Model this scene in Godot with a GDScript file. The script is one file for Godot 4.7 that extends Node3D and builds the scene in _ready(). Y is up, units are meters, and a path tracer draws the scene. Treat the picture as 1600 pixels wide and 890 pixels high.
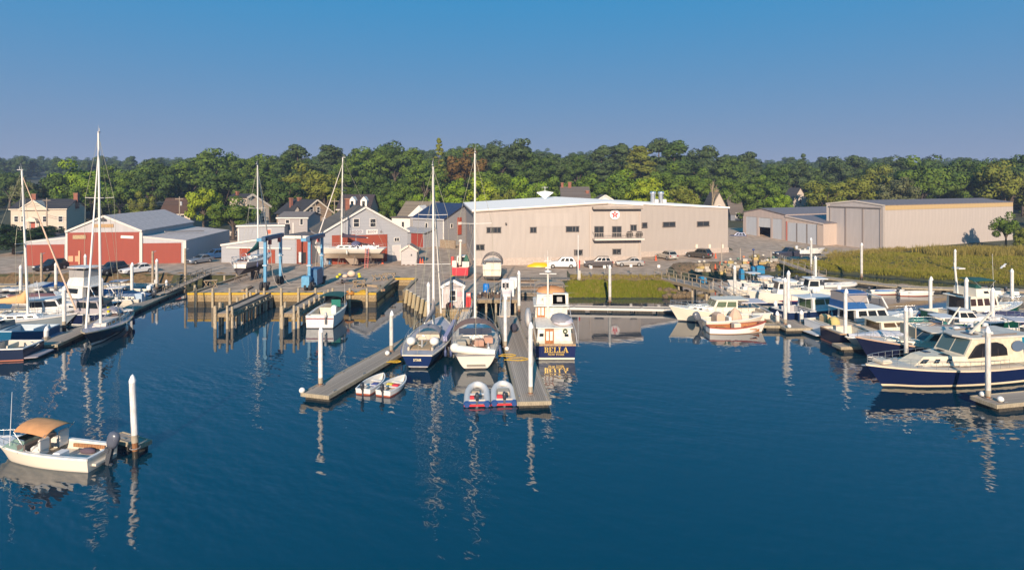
extends Node3D
# A small-boat harbour and boatyard seen from the air: water, docks and boats in front, sheds and a tree line behind.
const F := 950.0      # focal length of the photograph in its own pixels
const HZ := 287.0     # row of the horizon
const EYE := 15.2     # camera height over the water
const LAND := 1.5     # yard level over the water

const ORD := ["first", "second", "third", "fourth", "fifth", "sixth", "seventh", "eighth", "ninth", "tenth", "eleventh", "twelfth", "thirteenth", "fourteenth", "fifteenth"]

var used := {}
var mats := {}
var meshes := {}
var rng := RandomNumberGenerator.new()


class MB:   # collects triangles for one mesh
	var st := SurfaceTool.new()
	var count := 0
	var has_color := false
	func _init():
		st.begin(Mesh.PRIMITIVE_TRIANGLES)
	func tri(a: Vector3, b: Vector3, c: Vector3, smooth := false) -> void:
		if (b - a).cross(c - a).length_squared() < 1e-16:
			return
		st.set_smooth_group(0 if smooth else -1)
		st.add_vertex(a); st.add_vertex(b); st.add_vertex(c)
		count += 1
	func quad(a: Vector3, b: Vector3, c: Vector3, d: Vector3, smooth := false) -> void:
		tri(a, b, c, smooth); tri(a, c, d, smooth)
	func box(c: Vector3, s: Vector3, b := Basis()) -> MB:
		var h := s * 0.5
		var p := []
		for k in 8:
			p.append(c + b * Vector3(h.x if k & 1 else -h.x, h.y if k & 2 else -h.y, h.z if k & 4 else -h.z))
		quad(p[0], p[1], p[3], p[2]); quad(p[5], p[4], p[6], p[7])
		quad(p[4], p[0], p[2], p[6]); quad(p[1], p[5], p[7], p[3])
		quad(p[2], p[3], p[7], p[6]); quad(p[4], p[5], p[1], p[0])
		return self
	# box with its top edges chamfered by e
	func cham(c: Vector3, s: Vector3, e: float) -> MB:
		var h := s * 0.5
		var lo := []; var mid := []; var top := []
		for q in [[-1, -1], [1, -1], [1, 1], [-1, 1]]:
			lo.append(c + Vector3(q[0] * h.x, -h.y, q[1] * h.z))
			mid.append(c + Vector3(q[0] * h.x, h.y - e, q[1] * h.z))
			top.append(c + Vector3(q[0] * (h.x - e), h.y, q[1] * (h.z - e)))
		for k in 4:
			var j := (k + 1) % 4
			quad(lo[k], lo[j], mid[j], mid[k]); quad(mid[k], mid[j], top[j], top[k])
		quad(top[0], top[1], top[2], top[3]); quad(lo[3], lo[2], lo[1], lo[0])
		return self
	func beam(a: Vector3, b: Vector3, w: float, h: float) -> MB:
		var f := (b - a)
		if f.length() < 1e-5: return self
		var fn := f.normalized()
		var up := Vector3.UP if absf(fn.y) < 0.99 else Vector3.RIGHT
		var r := fn.cross(up).normalized()
		var u := r.cross(fn).normalized()
		return box((a + b) * 0.5, Vector3(w, h, f.length()), Basis(r, u, -fn))
	func tube(a: Vector3, b: Vector3, r1: float, r2 := -1.0, sides := 8, caps := true) -> MB:
		if r2 < 0.0: r2 = r1
		var fn := (b - a).normalized()
		var up := Vector3.UP if absf(fn.y) < 0.99 else Vector3.RIGHT
		var x := fn.cross(up).normalized()
		var y := x.cross(fn).normalized()
		for k in sides:
			var t0 := TAU * k / sides
			var t1 := TAU * (k + 1) / sides
			var e0 := x * cos(t0) + y * sin(t0)
			var e1 := x * cos(t1) + y * sin(t1)
			quad(a + e0 * r1, a + e1 * r1, b + e1 * r2, b + e0 * r2, true)
			if caps:
				tri(b, b + e0 * r2, b + e1 * r2); tri(a, a + e1 * r1, a + e0 * r1)
		return self
	func path(p: Array, r: float, sides := 6) -> MB:
		for k in p.size() - 1:
			tube(p[k], p[k + 1], r, r, sides, false)
		return self
	func lathe(prof: Array, c: Vector3, sides := 12, smooth := true) -> MB:   # prof: [radius, height] pairs
		for i in prof.size() - 1:
			for k in sides:
				var t0 := TAU * k / sides
				var t1 := TAU * (k + 1) / sides
				var a := c + Vector3(cos(t0) * prof[i][0], prof[i][1], sin(t0) * prof[i][0])
				var b := c + Vector3(cos(t1) * prof[i][0], prof[i][1], sin(t1) * prof[i][0])
				var d := c + Vector3(cos(t1) * prof[i + 1][0], prof[i + 1][1], sin(t1) * prof[i + 1][0])
				var e := c + Vector3(cos(t0) * prof[i + 1][0], prof[i + 1][1], sin(t0) * prof[i + 1][0])
				quad(a, b, d, e, smooth)
		return self
	func ball(c: Vector3, r: Vector3, rows := 6, sides := 10) -> MB:
		for i in rows:
			for k in sides:
				var q := []
				for w in [[0, 0], [0, 1], [1, 1], [1, 0]]:
					var la: float = PI * ((i + w[0]) / float(rows) - 0.5)
					var lo: float = TAU * (k + w[1]) / sides
					q.append(c + Vector3(cos(la) * cos(lo) * r.x, sin(la) * r.y, cos(la) * sin(lo) * r.z))
				quad(q[0], q[1], q[2], q[3], true)
		return self
	func grid(rows: Array, smooth := true) -> MB:
		for i in rows.size() - 1:
			for k in rows[i].size() - 1:
				quad(rows[i][k], rows[i][k + 1], rows[i + 1][k + 1], rows[i + 1][k], smooth)
		return self
	# flat plate: outline of Vector2(x, z), from y0 to y1, the upper edge chamfered by e
	func plate(o: PackedVector2Array, y0: float, y1: float, e := 0.0) -> MB:
		var n := o.size()
		var inner := o
		if e > 0.0:
			inner = PackedVector2Array()
			var mid := Vector2.ZERO
			for p in o: mid += p / n
			for p in o: inner.append(p + (mid - p).normalized() * e)
		var ind := Geometry2D.triangulate_polygon(o)
		for k in range(0, ind.size(), 3):
			tri(_v(inner[ind[k]], y1), _v(inner[ind[k + 1]], y1), _v(inner[ind[k + 2]], y1))
			tri(_v(o[ind[k + 2]], y0), _v(o[ind[k + 1]], y0), _v(o[ind[k]], y0))
		for k in n:
			var j := (k + 1) % n
			quad(_v(o[k], y0), _v(o[j], y0), _v(o[j], y1 - e), _v(o[k], y1 - e))
			if e > 0.0:
				quad(_v(o[k], y1 - e), _v(o[j], y1 - e), _v(inner[j], y1), _v(inner[k], y1))
		return self
	func _v(p: Vector2, y: float) -> Vector3:
		return Vector3(p.x, y, p.y)
	# closed prism: outline of Vector2(a, y) in the plane across axis "x" or "z", from s0 to s1
	func prism(o: PackedVector2Array, s0: float, s1: float, across := "z") -> MB:
		var at := func(p: Vector2, s: float) -> Vector3: return Vector3(p.x, p.y, s) if across == "z" else Vector3(s, p.y, p.x)
		var ind := Geometry2D.triangulate_polygon(o)
		for k in range(0, ind.size(), 3):
			for s in [s0, s1]:
				tri(at.call(o[ind[k]], s), at.call(o[ind[k + 1]], s), at.call(o[ind[k + 2]], s))
		for k in o.size():
			var j := (k + 1) % o.size()
			quad(at.call(o[k], s0), at.call(o[j], s0), at.call(o[j], s1), at.call(o[k], s1))
		return self
	# thick panel on the face a (low left) b (low right) c (top right) d (top left)
	func panel(a: Vector3, b: Vector3, c: Vector3, d: Vector3, u0: float, u1: float, v0: float, v1: float, out: Vector3, th := 0.02) -> MB:
		var p := []
		for q in [[u0, v0], [u1, v0], [u1, v1], [u0, v1]]:
			p.append(a.lerp(b, q[0]).lerp(d.lerp(c, q[0]), q[1]))
		var n: Vector3 = (p[1] - p[0]).cross(p[3] - p[0]).normalized()
		if n.dot(out) < 0.0: n = -n
		var f := []
		for q in p: f.append(q + n * th)
		quad(f[0], f[1], f[2], f[3])
		for k in 4:
			quad(p[k], p[(k + 1) % 4], f[(k + 1) % 4], f[k])
		return self
	# thick three-sided pane
	func tri_panel(a: Vector3, b: Vector3, c: Vector3, th := 0.06) -> MB:
		var n := (b - a).cross(c - a).normalized() * th
		tri(a, b, c); tri(a + n, c + n, b + n)
		quad(a, b, b + n, a + n); quad(b, c, c + n, b + n); quad(c, a, a + n, c + n)
		return self
	# roof slab over the sloping line a-b, from z0 to z1
	func quadslab(a: Vector3, b: Vector3, z0: float, z1: float, th: float) -> MB:
		return prism(PackedVector2Array([Vector2(a.x, a.y), Vector2(b.x, b.y), Vector2(b.x, b.y + th), Vector2(a.x, a.y + th)]), z0, z1)
	func mesh() -> ArrayMesh:
		st.generate_normals()
		return st.commit()


func lin(r: float, g: float, b: float, a := 1.0) -> Color:
	var c := Color(r, g, b).linear_to_srgb()
	c.a = a
	return c


func mat(r: float, g: float, b: float, rough := 0.6, metal := 0.0, grain := "") -> StandardMaterial3D:
	var key := "%f %f %f %f %f %s" % [r, g, b, rough, metal, grain]
	if mats.has(key): return mats[key]
	var m := StandardMaterial3D.new()
	m.albedo_color = lin(r, g, b)
	m.roughness = rough
	m.metallic = metal
	if grain != "":
		var t = GR[grain]
		m.uv1_triplanar = true
		m.uv1_world_triplanar = t.get("world", false)
		m.uv1_scale = t.s
		if t.has("c"): m.albedo_texture = t.c
		if t.has("h"):
			m.heightmap_enabled = true
			m.heightmap_texture = t.h
			m.heightmap_scale = t.get("hs", 1.0)
	mats[key] = m
	return m


func glass_mat() -> StandardMaterial3D:
	return mat(0.012, 0.016, 0.018, 0.06)


var GR := {}


func noise_tex(freq: float, lo: float, hi: float, seed_ := 1, octaves := 4, warp := Color(1, 1, 1)) -> NoiseTexture2D:
	var t := NoiseTexture2D.new()
	var n := FastNoiseLite.new()
	n.noise_type = FastNoiseLite.TYPE_SIMPLEX_SMOOTH
	n.seed = seed_
	n.frequency = freq
	n.fractal_octaves = octaves
	t.noise = n
	t.seamless = true
	t.width = 512
	t.height = 512
	var g := Gradient.new()
	g.set_color(0, lin(lo * warp.r, lo * warp.g, lo * warp.b))
	g.set_color(1, lin(hi, hi, hi))
	g.set_offset(0, 0.2)
	g.set_offset(1, 0.8)
	t.color_ramp = g
	return t


# stripes across u (vertical ribs on a wall) or across v (boards); lum: tone of every stripe varies
func stripes(n: int, along_v: bool, gap: float, tone: float, seed_: int, grain := 0.06) -> ImageTexture:
	var im := Image.create(256, 256, false, Image.FORMAT_RGB8)
	var r := RandomNumberGenerator.new()
	r.seed = seed_
	var tones := []
	for k in n: tones.append(1.0 - r.randf() * tone)
	for y in 256:
		var run := r.randf()
		for x in 256:
			var p := (y if along_v else x) / 256.0 * n
			var f := p - floorf(p)
			var v: float = tones[int(p) % n]
			if f < gap: v *= 0.35
			v *= 1.0 - grain * r.randf() - grain * 0.5 * run
			im.set_pixel(x, y, lin(v, v, v))
	return ImageTexture.create_from_image(im)


func ribs(n: int) -> ImageTexture:
	var im := Image.create(256, 4, false, Image.FORMAT_RGB8)
	for x in 256:
		var f := fmod(x / 256.0 * n, 1.0)
		var v := clampf(minf(f, 1.0 - f) * 6.0 - 0.6, 0.0, 1.0)
		for y in 4: im.set_pixel(x, y, Color(v, v, v))
	return ImageTexture.create_from_image(im)


func make_grains() -> void:
	var soft := noise_tex(0.012, 0.78, 1.0, 3)
	GR.soft = {"c": soft, "s": Vector3.ONE * 0.11}
	GR.siding = {"c": noise_tex(0.006, 0.93, 1.0, 8, 2), "h": ribs(8), "hs": 0.22, "s": Vector3(0.42, 0.05, 0.42)}
	GR.corrugated = {"c": noise_tex(0.008, 0.72, 1.0, 9), "h": ribs(8), "hs": 1.2, "s": Vector3(0.3, 0.05, 0.3)}
	GR.clap = {"c": stripes(16, true, 0.1, 0.08, 5), "s": Vector3(0.2, 0.5, 0.2)}
	GR.shingle = {"c": stripes(20, true, 0.12, 0.35, 6, 0.25), "s": Vector3(0.3, 0.3, 0.3)}
	GR.plank = {"c": stripes(16, true, 0.1, 0.4, 7, 0.16), "s": Vector3(0.45, 0.45, 0.45)}
	GR.asphalt = {"c": noise_tex(0.02, 0.62, 1.0, 11, 5), "s": Vector3.ONE * 0.045, "world": true}
	GR.gravel = {"c": noise_tex(0.03, 0.5, 1.0, 12, 6), "s": Vector3.ONE * 0.12, "world": true}
	GR.grass = {"c": noise_tex(0.02, 0.4, 1.0, 13, 5), "s": Vector3.ONE * 0.07, "world": true}
	GR.stone = {"c": noise_tex(0.02, 0.35, 1.0, 14, 5), "s": Vector3.ONE * 0.4, "world": true}
	GR.wood = {"c": noise_tex(0.02, 0.55, 1.0, 15, 5), "s": Vector3(1.2, 0.25, 1.2)}
	GR.dirty = {"c": noise_tex(0.012, 0.8, 1.0, 16, 5), "s": Vector3.ONE * 0.3}
	GR.streaked = {"c": noise_tex(0.02, 0.6, 1.0, 21, 4), "s": Vector3(0.9, 0.12, 0.9)}
	GR.bark = {"c": noise_tex(0.03, 0.5, 1.0, 17, 4), "s": Vector3(0.5, 0.12, 0.5)}


func numbered(called: String) -> String:
	if not used.has(called):
		used[called] = 0
		return called
	used[called] += 1
	return "%s_%03d" % [called, used[called]]


func tag(o: Node, label: String, category := "", group := "", kind := "") -> Node:
	if label != "": o.set_meta("label", label)
	if category != "": o.set_meta("category", category)
	if group != "": o.set_meta("group", group)
	if kind != "": o.set_meta("kind", kind)
	return o


func thing(called: String, label: String, category: String, at := Vector3.ZERO, turn := 0.0, group := "") -> Node3D:
	var o := Node3D.new()
	o.name = numbered(called)
	add_child(o, true)
	o.position = at
	o.rotation.y = turn
	tag(o, label, category, group)
	return o


func put(called: String, m, material: Material, parent: Node, at := Vector3.ZERO, turn := 0.0) -> MeshInstance3D:
	var o := MeshInstance3D.new()
	o.mesh = m.mesh() if m is MB else m
	o.material_override = material
	o.name = numbered(called) if parent == self else within(parent, called)
	parent.add_child(o, true)
	o.position = at
	o.rotation.y = turn
	return o


func within(parent: Node, called: String) -> String:   # the next free number among a thing's parts
	var key := "%d %s" % [parent.get_instance_id(), called]
	used[key] = used.get(key, -1) + 1
	return called if used[key] == 0 else "%s_%03d" % [called, used[key]]


func single(called: String, label: String, category: String, m, material: Material, at := Vector3.ZERO, turn := 0.0, group := "") -> MeshInstance3D:
	var o := put(called, m, material, self, at, turn)
	tag(o, label, category, group)
	return o


func ground(called: String, m, material: Material, kind := "structure") -> MeshInstance3D:
	var o := put(called, m, material, self)
	o.set_meta("kind", kind)
	return o


func copy(o: Node3D, label: String, at: Vector3, turn := 0.0, group := "") -> Node3D:
	var c: Node3D = o.duplicate()
	c.name = numbered(String(o.name).rstrip("0123456789").rstrip("_"))
	add_child(c, true)
	c.position = at
	c.rotation.y = turn
	if label != "": c.set_meta("label", label)
	if group != "": c.set_meta("group", group)
	return c


# where a spot of the photograph lies on a level y of the real place
func W(px: float, py: float, y := 0.0) -> Vector3:
	var d := F * (EYE - y) / (py - HZ)
	return Vector3((px - 800.0) / F * d, y, -d)


# the point over (or under) the column px at depth d
func D(px: float, d: float, y := 0.0) -> Vector3:
	return Vector3((px - 800.0) / F * d, y, -d)


func yat(py: float, d: float) -> float:   # height of what shows at row py at depth d
	return EYE - (py - HZ) * d / F


# ---------------------------------------------------------------- boats (bow towards -z, waterline at y = 0)
func hp(o: Dictionary, t: float, side: float, y: float) -> Vector3:
	var L: float = o.L
	var hs: float = sheer(o, t)
	var u := clampf(y / hs, 0.0, 1.0)
	var tr: float = o.get("transom", 0.8)
	var full: float
	var peak: float = o.get("peak", 0.42)
	if t < peak:
		full = lerpf(tr, 1.0, sin(t / peak * PI * 0.5))
	else:
		full = pow(maxf(0.0, 1.0 - pow((t - peak) / (1.0 - peak), o.get("bluff", 2.0))), o.get("fine", 0.85))
	full = maxf(full, 0.012)
	var wl := lerpf(o.get("wl_stern", 0.93), o.get("wl_bow", 0.3), pow(t, 2.2))
	var half: float = o.B * 0.5 * full * lerpf(wl, 1.0, pow(u, 0.75 if wl > 0.6 or t > 0.5 else 0.5))
	if y < 0.0: half *= maxf(0.1, 1.0 + y * o.get("tuck", 0.7))
	var z: float = L * 0.5 - t * L
	z += o.get("rake", 0.9) * (1.0 - u) * smoothstep(0.72, 1.0, t)
	z += o.get("stern_rake", 0.0) * (1.0 - u) * (1.0 - smoothstep(0.0, 0.2, t))
	return Vector3(side * half, y, z)


func sheer(o: Dictionary, t: float) -> float:
	var s := lerpf(o.fs, o.fb, pow(t, 1.7))
	return s - o.get("sag", 0.0) * sin(t * PI)


func hull_shell(o: Dictionary, lo: float, hi: float, hi_is_sheer: bool, steps := 5) -> MB:
	var m := MB.new()
	var N := 18
	var rows := []
	for side in [-1.0, 1.0]:
		rows = []
		for i in N + 1:
			var t := i / float(N)
			var top: float = sheer(o, t) if hi_is_sheer else hi
			var row := []
			for k in steps + 1:
				row.append(hp(o, t, side, lerpf(lo, top, k / float(steps))))
			rows.append(row)
		m.grid(rows)
	var a := []
	var b := []
	var top: float = sheer(o, 0.0) if hi_is_sheer else hi
	for k in steps + 1:
		a.append(hp(o, 0.0, -1.0, lerpf(lo, top, k / float(steps))))
		b.append(hp(o, 0.0, 1.0, lerpf(lo, top, k / float(steps))))
	for k in steps: m.quad(a[k], b[k], b[k + 1], a[k + 1])
	return m


# deck between stations t0 and t1, sunk by drop under the sheer, crowned by camber
func deck_mesh(o: Dictionary, t0: float, t1: float, drop := 0.05, camber := 0.08, inset := 0.0) -> MB:
	var m := MB.new()
	var rows := []
	for i in 15:
		var t := lerpf(t0, t1, i / 14.0)
		var e := hp(o, t, 1.0, sheer(o, t))
		var w := maxf(0.01, e.x - inset)
		var row := []
		for k in 7:
			var s := k / 3.0 - 1.0
			row.append(Vector3(w * s, e.y - drop + camber * (1.0 - s * s) * minf(1.0, w), e.z))
		rows.append(row)
	return m.grid(rows)


func gunwale_mesh(o: Dictionary, t0: float, t1: float, wide: float, high: float) -> MB:
	var m := MB.new()
	for side in [-1.0, 1.0]:
		var rows := []
		for i in 21:
			var t := lerpf(t0, t1, i / 20.0)
			var e := hp(o, t, side, sheer(o, t))
			var w := minf(wide, absf(e.x))
			var out := e + Vector3(side * 0.025, 0, 0)
			var inn := e - Vector3(side * w, 0, 0)
			rows.append([out - Vector3(0, high, 0), out + Vector3(0, 0.02, 0), inn + Vector3(0, 0.02, 0), inn - Vector3(0, 0.1, 0)])
		m.grid(rows, false)
	if t0 <= 0.0:
		var a := hp(o, 0.0, -1.0, sheer(o, 0.0))
		var b := hp(o, 0.0, 1.0, sheer(o, 0.0))
		m.box((a + b) * 0.5 + Vector3(0, -high * 0.5 + 0.012, -wide * 0.5 + 0.03), Vector3(b.x - a.x, high + 0.02, wide))
	return m


# open cockpit: inner sides and sole from the transom to station t1
func cockpit_mesh(o: Dictionary, t0: float, t1: float, floor_y: float, wide := 0.16) -> MB:
	var m := MB.new()
	var L := []; var R := []; var LF := []; var RF := []
	for i in 9:
		var t := lerpf(t0, t1, i / 8.0)
		var e := hp(o, t, 1.0, sheer(o, t))
		var w := maxf(0.02, e.x - wide)
		var z := e.z - (wide if i == 0 else 0.0)
		R.append(Vector3(w, e.y - 0.02, z)); L.append(Vector3(-w, e.y - 0.02, z))
		RF.append(Vector3(w * 0.96, floor_y, z)); LF.append(Vector3(-w * 0.96, floor_y, z))
	m.grid([L, LF], false); m.grid([RF, R], false); m.grid([LF, RF], false)
	m.quad(L[0], R[0], RF[0], LF[0]); m.quad(L[8], R[8], RF[8], LF[8])
	return m


# house with raked ends; windows: [face, u0, u1, v0, v1]
func house(root: Node, called: String, zf: float, zb: float, wf: float, wb: float, y0: float, h: float, rf: float, rb: float, tum: float, m: Material, wins := [], glass: Material = null, top := true) -> MeshInstance3D:
	var q := [Vector3(-wf / 2, y0, zf), Vector3(wf / 2, y0, zf), Vector3(wb / 2, y0, zb), Vector3(-wb / 2, y0, zb)]
	var u := [Vector3(-wf / 2 + tum, y0 + h, zf + rf), Vector3(wf / 2 - tum, y0 + h, zf + rf), Vector3(wb / 2 - tum, y0 + h, zb - rb), Vector3(-wb / 2 + tum, y0 + h, zb - rb)]
	var b := MB.new()
	for k in 4: b.quad(q[k], q[(k + 1) % 4], u[(k + 1) % 4], u[k])
	if top: b.quad(u[0], u[1], u[2], u[3])
	var part := put(called, b, m, root)
	var faces := {"f": [0, 1, Vector3(0, 0, -1)], "r": [1, 2, Vector3(1, 0, 0)], "b": [2, 3, Vector3(0, 0, 1)], "l": [3, 0, Vector3(-1, 0, 0)]}
	for w in wins:
		var f = faces[w[0]]
		var p := MB.new()
		p.panel(q[f[0]], q[f[1]], u[f[1]], u[f[0]], w[1], w[2], w[3], w[4], f[2], 0.018)
		put("window", p, glass if glass else glass_mat(), part)
	return part


# rounded outline in the plan view, from zf (front) to zb
func outline(zf: float, zb: float, wf: float, wb: float, r := 0.3, bow := 0.0) -> PackedVector2Array:
	var o := PackedVector2Array()
	for k in 5:
		var a := PI + PI * 0.5 * k / 4.0
		o.append(Vector2(-wf / 2 + r + r * cos(a), zf + bow + r + r * sin(a)))
	if bow > 0.0: o.append(Vector2(0, zf))
	for k in 5:
		var a := PI * 1.5 + PI * 0.5 * k / 4.0
		o.append(Vector2(wf / 2 - r + r * cos(a), zf + bow + r + r * sin(a)))
	o.append(Vector2(wb / 2, zb - 0.1)); o.append(Vector2(wb / 2 - 0.1, zb))
	o.append(Vector2(-wb / 2 + 0.1, zb)); o.append(Vector2(-wb / 2, zb - 0.1))
	return o


func roof_slab(root: Node, called: String, zf: float, zb: float, wf: float, wb: float, y: float, th: float, m: Material, r := 0.3, bow := 0.12) -> MeshInstance3D:
	return put(called, MB.new().plate(outline(zf, zb, wf, wb, r, bow), y, y + th, minf(0.05, th * 0.5)), m, root)


func rail(root: Node, o: Dictionary, t0: float, t1: float, h: float, m: Material, posts := 6, inset := 0.08, called := "railing") -> void:
	var b := MB.new()
	for side in [-1.0, 1.0]:
		var p := []
		for i in posts + 1:
			var t := lerpf(t0, t1, i / float(posts))
			var e := hp(o, t, side, sheer(o, t))
			var base := Vector3(e.x - side * minf(inset, absf(e.x)), e.y, e.z)
			p.append(base + Vector3(0, h, 0))
			b.tube(base, base + Vector3(0, h, 0), 0.014, -1, 5, false)
		b.path(p, 0.017, 5)
		if h > 0.5:
			var low := []
			for v in p: low.append(v - Vector3(0, h * 0.5, 0))
			b.path(low, 0.009, 4)
	put(called, b, m, root)


func hull_parts(root: Node, o: Dictionary) -> void:
	var by: float = o.get("boot_top", 0.12)
	put("hull", hull_shell(o, by, 0.0, true, 6), o.paint, root)
	put("boot_stripe", hull_shell(o, by - o.get("boot_band", 0.1), by, false, 1), o.get("boot", W_WHITE), root)
	put("bottom", hull_shell(o, -0.35, by - o.get("boot_band", 0.1), false, 2), o.get("bottom", mat(0.02, 0.02, 0.025, 0.5)), root)
	var tc: float = o.get("cockpit", 0.0)
	if tc > 0.0:
		put("cockpit", cockpit_mesh(o, 0.0, tc, o.get("sole", 0.3)), o.get("liner", W_CREAM), root)
	put("deck", deck_mesh(o, tc, 0.995, o.get("drop", 0.03), 0.09), o.get("deck", W_CREAM), root)
	put("gunwale", gunwale_mesh(o, 0.0, 1.0, o.get("cap", 0.14), o.get("rub", 0.07)), o.get("gun", W_WHITE), root)


func fenders(root: Node, o: Dictionary) -> void:
	for s in [-1.0, 1.0]:
		for t in [0.22, 0.5]:
			var e := hp(o, t, s, sheer(o, t)) + Vector3(s * 0.12, -0.25, 0)
			put("fender", MB.new().lathe([[0, -0.62], [0.12, -0.55], [0.13, -0.1], [0.05, 0.0], [0.02, 0.3]], e, 8), mat(0.62, 0.6, 0.56, 0.5) if t > 0.3 else mat(0.05, 0.07, 0.16, 0.5), root)


func outboard(parent: Node, at: Vector3, m: Material, s := 1.0, tilt := 0.0, called := "outboard_motor") -> void:
	var b := MB.new()
	var bs := Basis(Vector3.RIGHT, tilt)
	var cowl := MB.new()
	var rows := []
	for r in [[0.0, 0.1], [0.03, 0.72], [0.2, 0.92], [0.48, 1.0], [0.64, 0.84], [0.72, 0.5], [0.74, 0.05]]:
		var row := []
		for k in 13:
			var a := TAU * k / 12.0
			row.append(at + bs * (Vector3(cos(a) * 0.19 * r[1], 0.25 + r[0], 0.2 + sin(a) * 0.3 * r[1]) * s))
		rows.append(row)
	cowl.grid(rows)
	var root := put(called, cowl, m, parent)
	b.beam(at + bs * (Vector3(0, 0.3, 0.2) * s), at + bs * (Vector3(0, -0.55, 0.25) * s), 0.16 * s, 0.22 * s)
	b.beam(at + bs * (Vector3(0, 0.1, -0.02) * s), at + bs * (Vector3(0, 0.1, 0.2) * s), 0.22 * s, 0.2 * s)
	b.beam(at + bs * (Vector3(0, -0.5, 0.1) * s), at + bs * (Vector3(0, -0.5, 0.5) * s), 0.1 * s, 0.1 * s)
	put("leg", b, mat(0.06, 0.065, 0.075, 0.4), root)


# mast, boom with its sail cover, spreaders, shrouds, stays and a furled jib
func rig(root: Node, o: Dictionary, mz: float, foot: float, top: float, boom_y: float, boom_len: float, cover: Material, opts := {}) -> void:
	var spar := mat(0.72, 0.69, 0.63, 0.4)
	var wire := mat(0.45, 0.42, 0.3, 0.4, 0.3)
	var lean: float = opts.get("lean", 0.0)
	var head := Vector3(lean, top, mz + opts.get("aft", 0.2))
	var base := Vector3(0, foot, mz)
	var mast := put("mast", MB.new().tube(base, head, 0.13, 0.085, 10), spar, root)
	put("masthead_gear", MB.new().box(head + Vector3(0, 0.08, 0.15), Vector3(0.12, 0.08, 0.6)).tube(head, head + Vector3(0.03, 0.75, 0.1), 0.02, 0.01, 5).tube(head + Vector3(0, 0.1, 0.2), head + Vector3(-0.02, 0.45, 0.25), 0.03, 0.03, 5), mat(0.4, 0.4, 0.4, 0.4), mast)
	var half: float = o.B * 0.46
	var bow := hp(o, 0.985, 0.0, sheer(o, 0.985))
	var stern := hp(o, 0.01, 0.0, sheer(o, 0.01))
	var b := MB.new()
	var wires := MB.new()
	for n in opts.get("spreaders", [0.55]):
		var c := base.lerp(head, n)
		for s in [-1.0, 1.0]:
			b.beam(c, c + Vector3(s * half * (1.1 - n * 0.5), 0.05, 0.15), 0.09, 0.035)
			wires.tube(Vector3(s * half, foot, mz + 0.2), c + Vector3(s * half * (1.1 - n * 0.5), 0.05, 0.15), 0.014, -1, 4, false)
			wires.tube(c + Vector3(s * half * (1.1 - n * 0.5), 0.05, 0.15), base.lerp(head, minf(0.985, n + 0.43)), 0.014, -1, 4, false)
			wires.tube(Vector3(s * half, foot, mz + 0.5), c, 0.012, -1, 4, false)
	put("spreader", b, spar, mast)
	wires.tube(Vector3(0, stern.y, stern.z), head, 0.014, -1, 4, false)
	if opts.get("jib", true):
		var hd := base.lerp(head, opts.get("jib_at", 0.97))
		put("furled_jib", MB.new().tube(bow + Vector3(0, 0.4, 0), bow.lerp(hd, 0.5) + Vector3(0, 0.1, 0), 0.1, 0.085, 8).tube(bow.lerp(hd, 0.5) + Vector3(0, 0.1, 0), hd, 0.085, 0.03, 8), opts.get("jib_mat", mat(0.68, 0.63, 0.55, 0.8)), root)
	else:
		wires.tube(bow, head, 0.014, -1, 4, false)
	put("rigging", wires, wire, root)
	if boom_len > 0.0:
		var heel := Vector3(0, boom_y, mz + 0.12)
		var tip := Vector3(0, boom_y + opts.get("boom_rise", 0.1), mz + boom_len)
		var boom := put("boom", MB.new().tube(heel, tip, 0.07, 0.06, 8), spar, root)
		var rows := []
		for k in 9:
			var u := k / 8.0
			var c := heel.lerp(tip, u * 0.95)
			var r := lerpf(0.24, 0.1, u)
			var up := lerpf(opts.get("stack", 0.9), 0.16, pow(u, opts.get("stack_pow", 0.45)))
			var row := []
			for q in [[-0.5, -0.12], [-0.9, 0.05], [-0.7, 0.5 * up / 0.4], [0.0, up / 0.4], [0.7, 0.5 * up / 0.4], [0.9, 0.05], [0.5, -0.12], [-0.5, -0.12]]:
				row.append(c + Vector3(q[0] * r, maxf(-0.12, q[1] * 0.4), 0))
			rows.append(row)
		put("sail_cover", MB.new().grid(rows), cover, boom)


# arched canvas top on hoops
func canvas_top(root: Node, zf: float, zb: float, w: float, y0: float, h: float, m: Material, side := 0.12, called := "canopy", legs := true, pitch := 0.0) -> void:
	var b := MB.new()
	var rows := []
	for k in 6:
		var u := k / 5.0
		var z := lerpf(zf, zb, u)
		var row := []
		for i in 9:
			var s := i / 4.0 - 1.0
			row.append(Vector3(s * w * 0.5, y0 + h - side * pow(absf(s), 3.0) - 0.06 * pow(absf(u * 2 - 1), 2.0) + pitch * (u - 0.5), z))
		rows.append(row)
	b.grid(rows)
	var top := []
	for row in rows:
		var low := []
		for v in row: low.append(v - Vector3(0, 0.03, 0))
		top.append(low)
	b.grid(top)
	var c := put(called, b, m, root)
	if legs:
		var f := MB.new()
		for s in [-1.0, 1.0]:
			f.tube(Vector3(s * w * 0.5, y0 + h - side, zf), Vector3(s * w * 0.5, y0, lerpf(zf, zb, 0.4)), 0.016, -1, 5)
			f.tube(Vector3(s * w * 0.5, y0 + h - side, zb), Vector3(s * w * 0.5, y0, lerpf(zf, zb, 0.55)), 0.016, -1, 5)
		put("canopy_frame", f, mat(0.5, 0.5, 0.48, 0.3, 0.6), c)


func seat(root: Node, z: float, y: float, w: float, m: Material, back := 0.35, x := 0.0) -> void:
	put("seat", MB.new().cham(Vector3(x, y + 0.2, z), Vector3(w, 0.4, 0.5), 0.05).cham(Vector3(x, y + 0.4 + back * 0.5, z + 0.22), Vector3(w, back, 0.12), 0.04), m, root)


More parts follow.
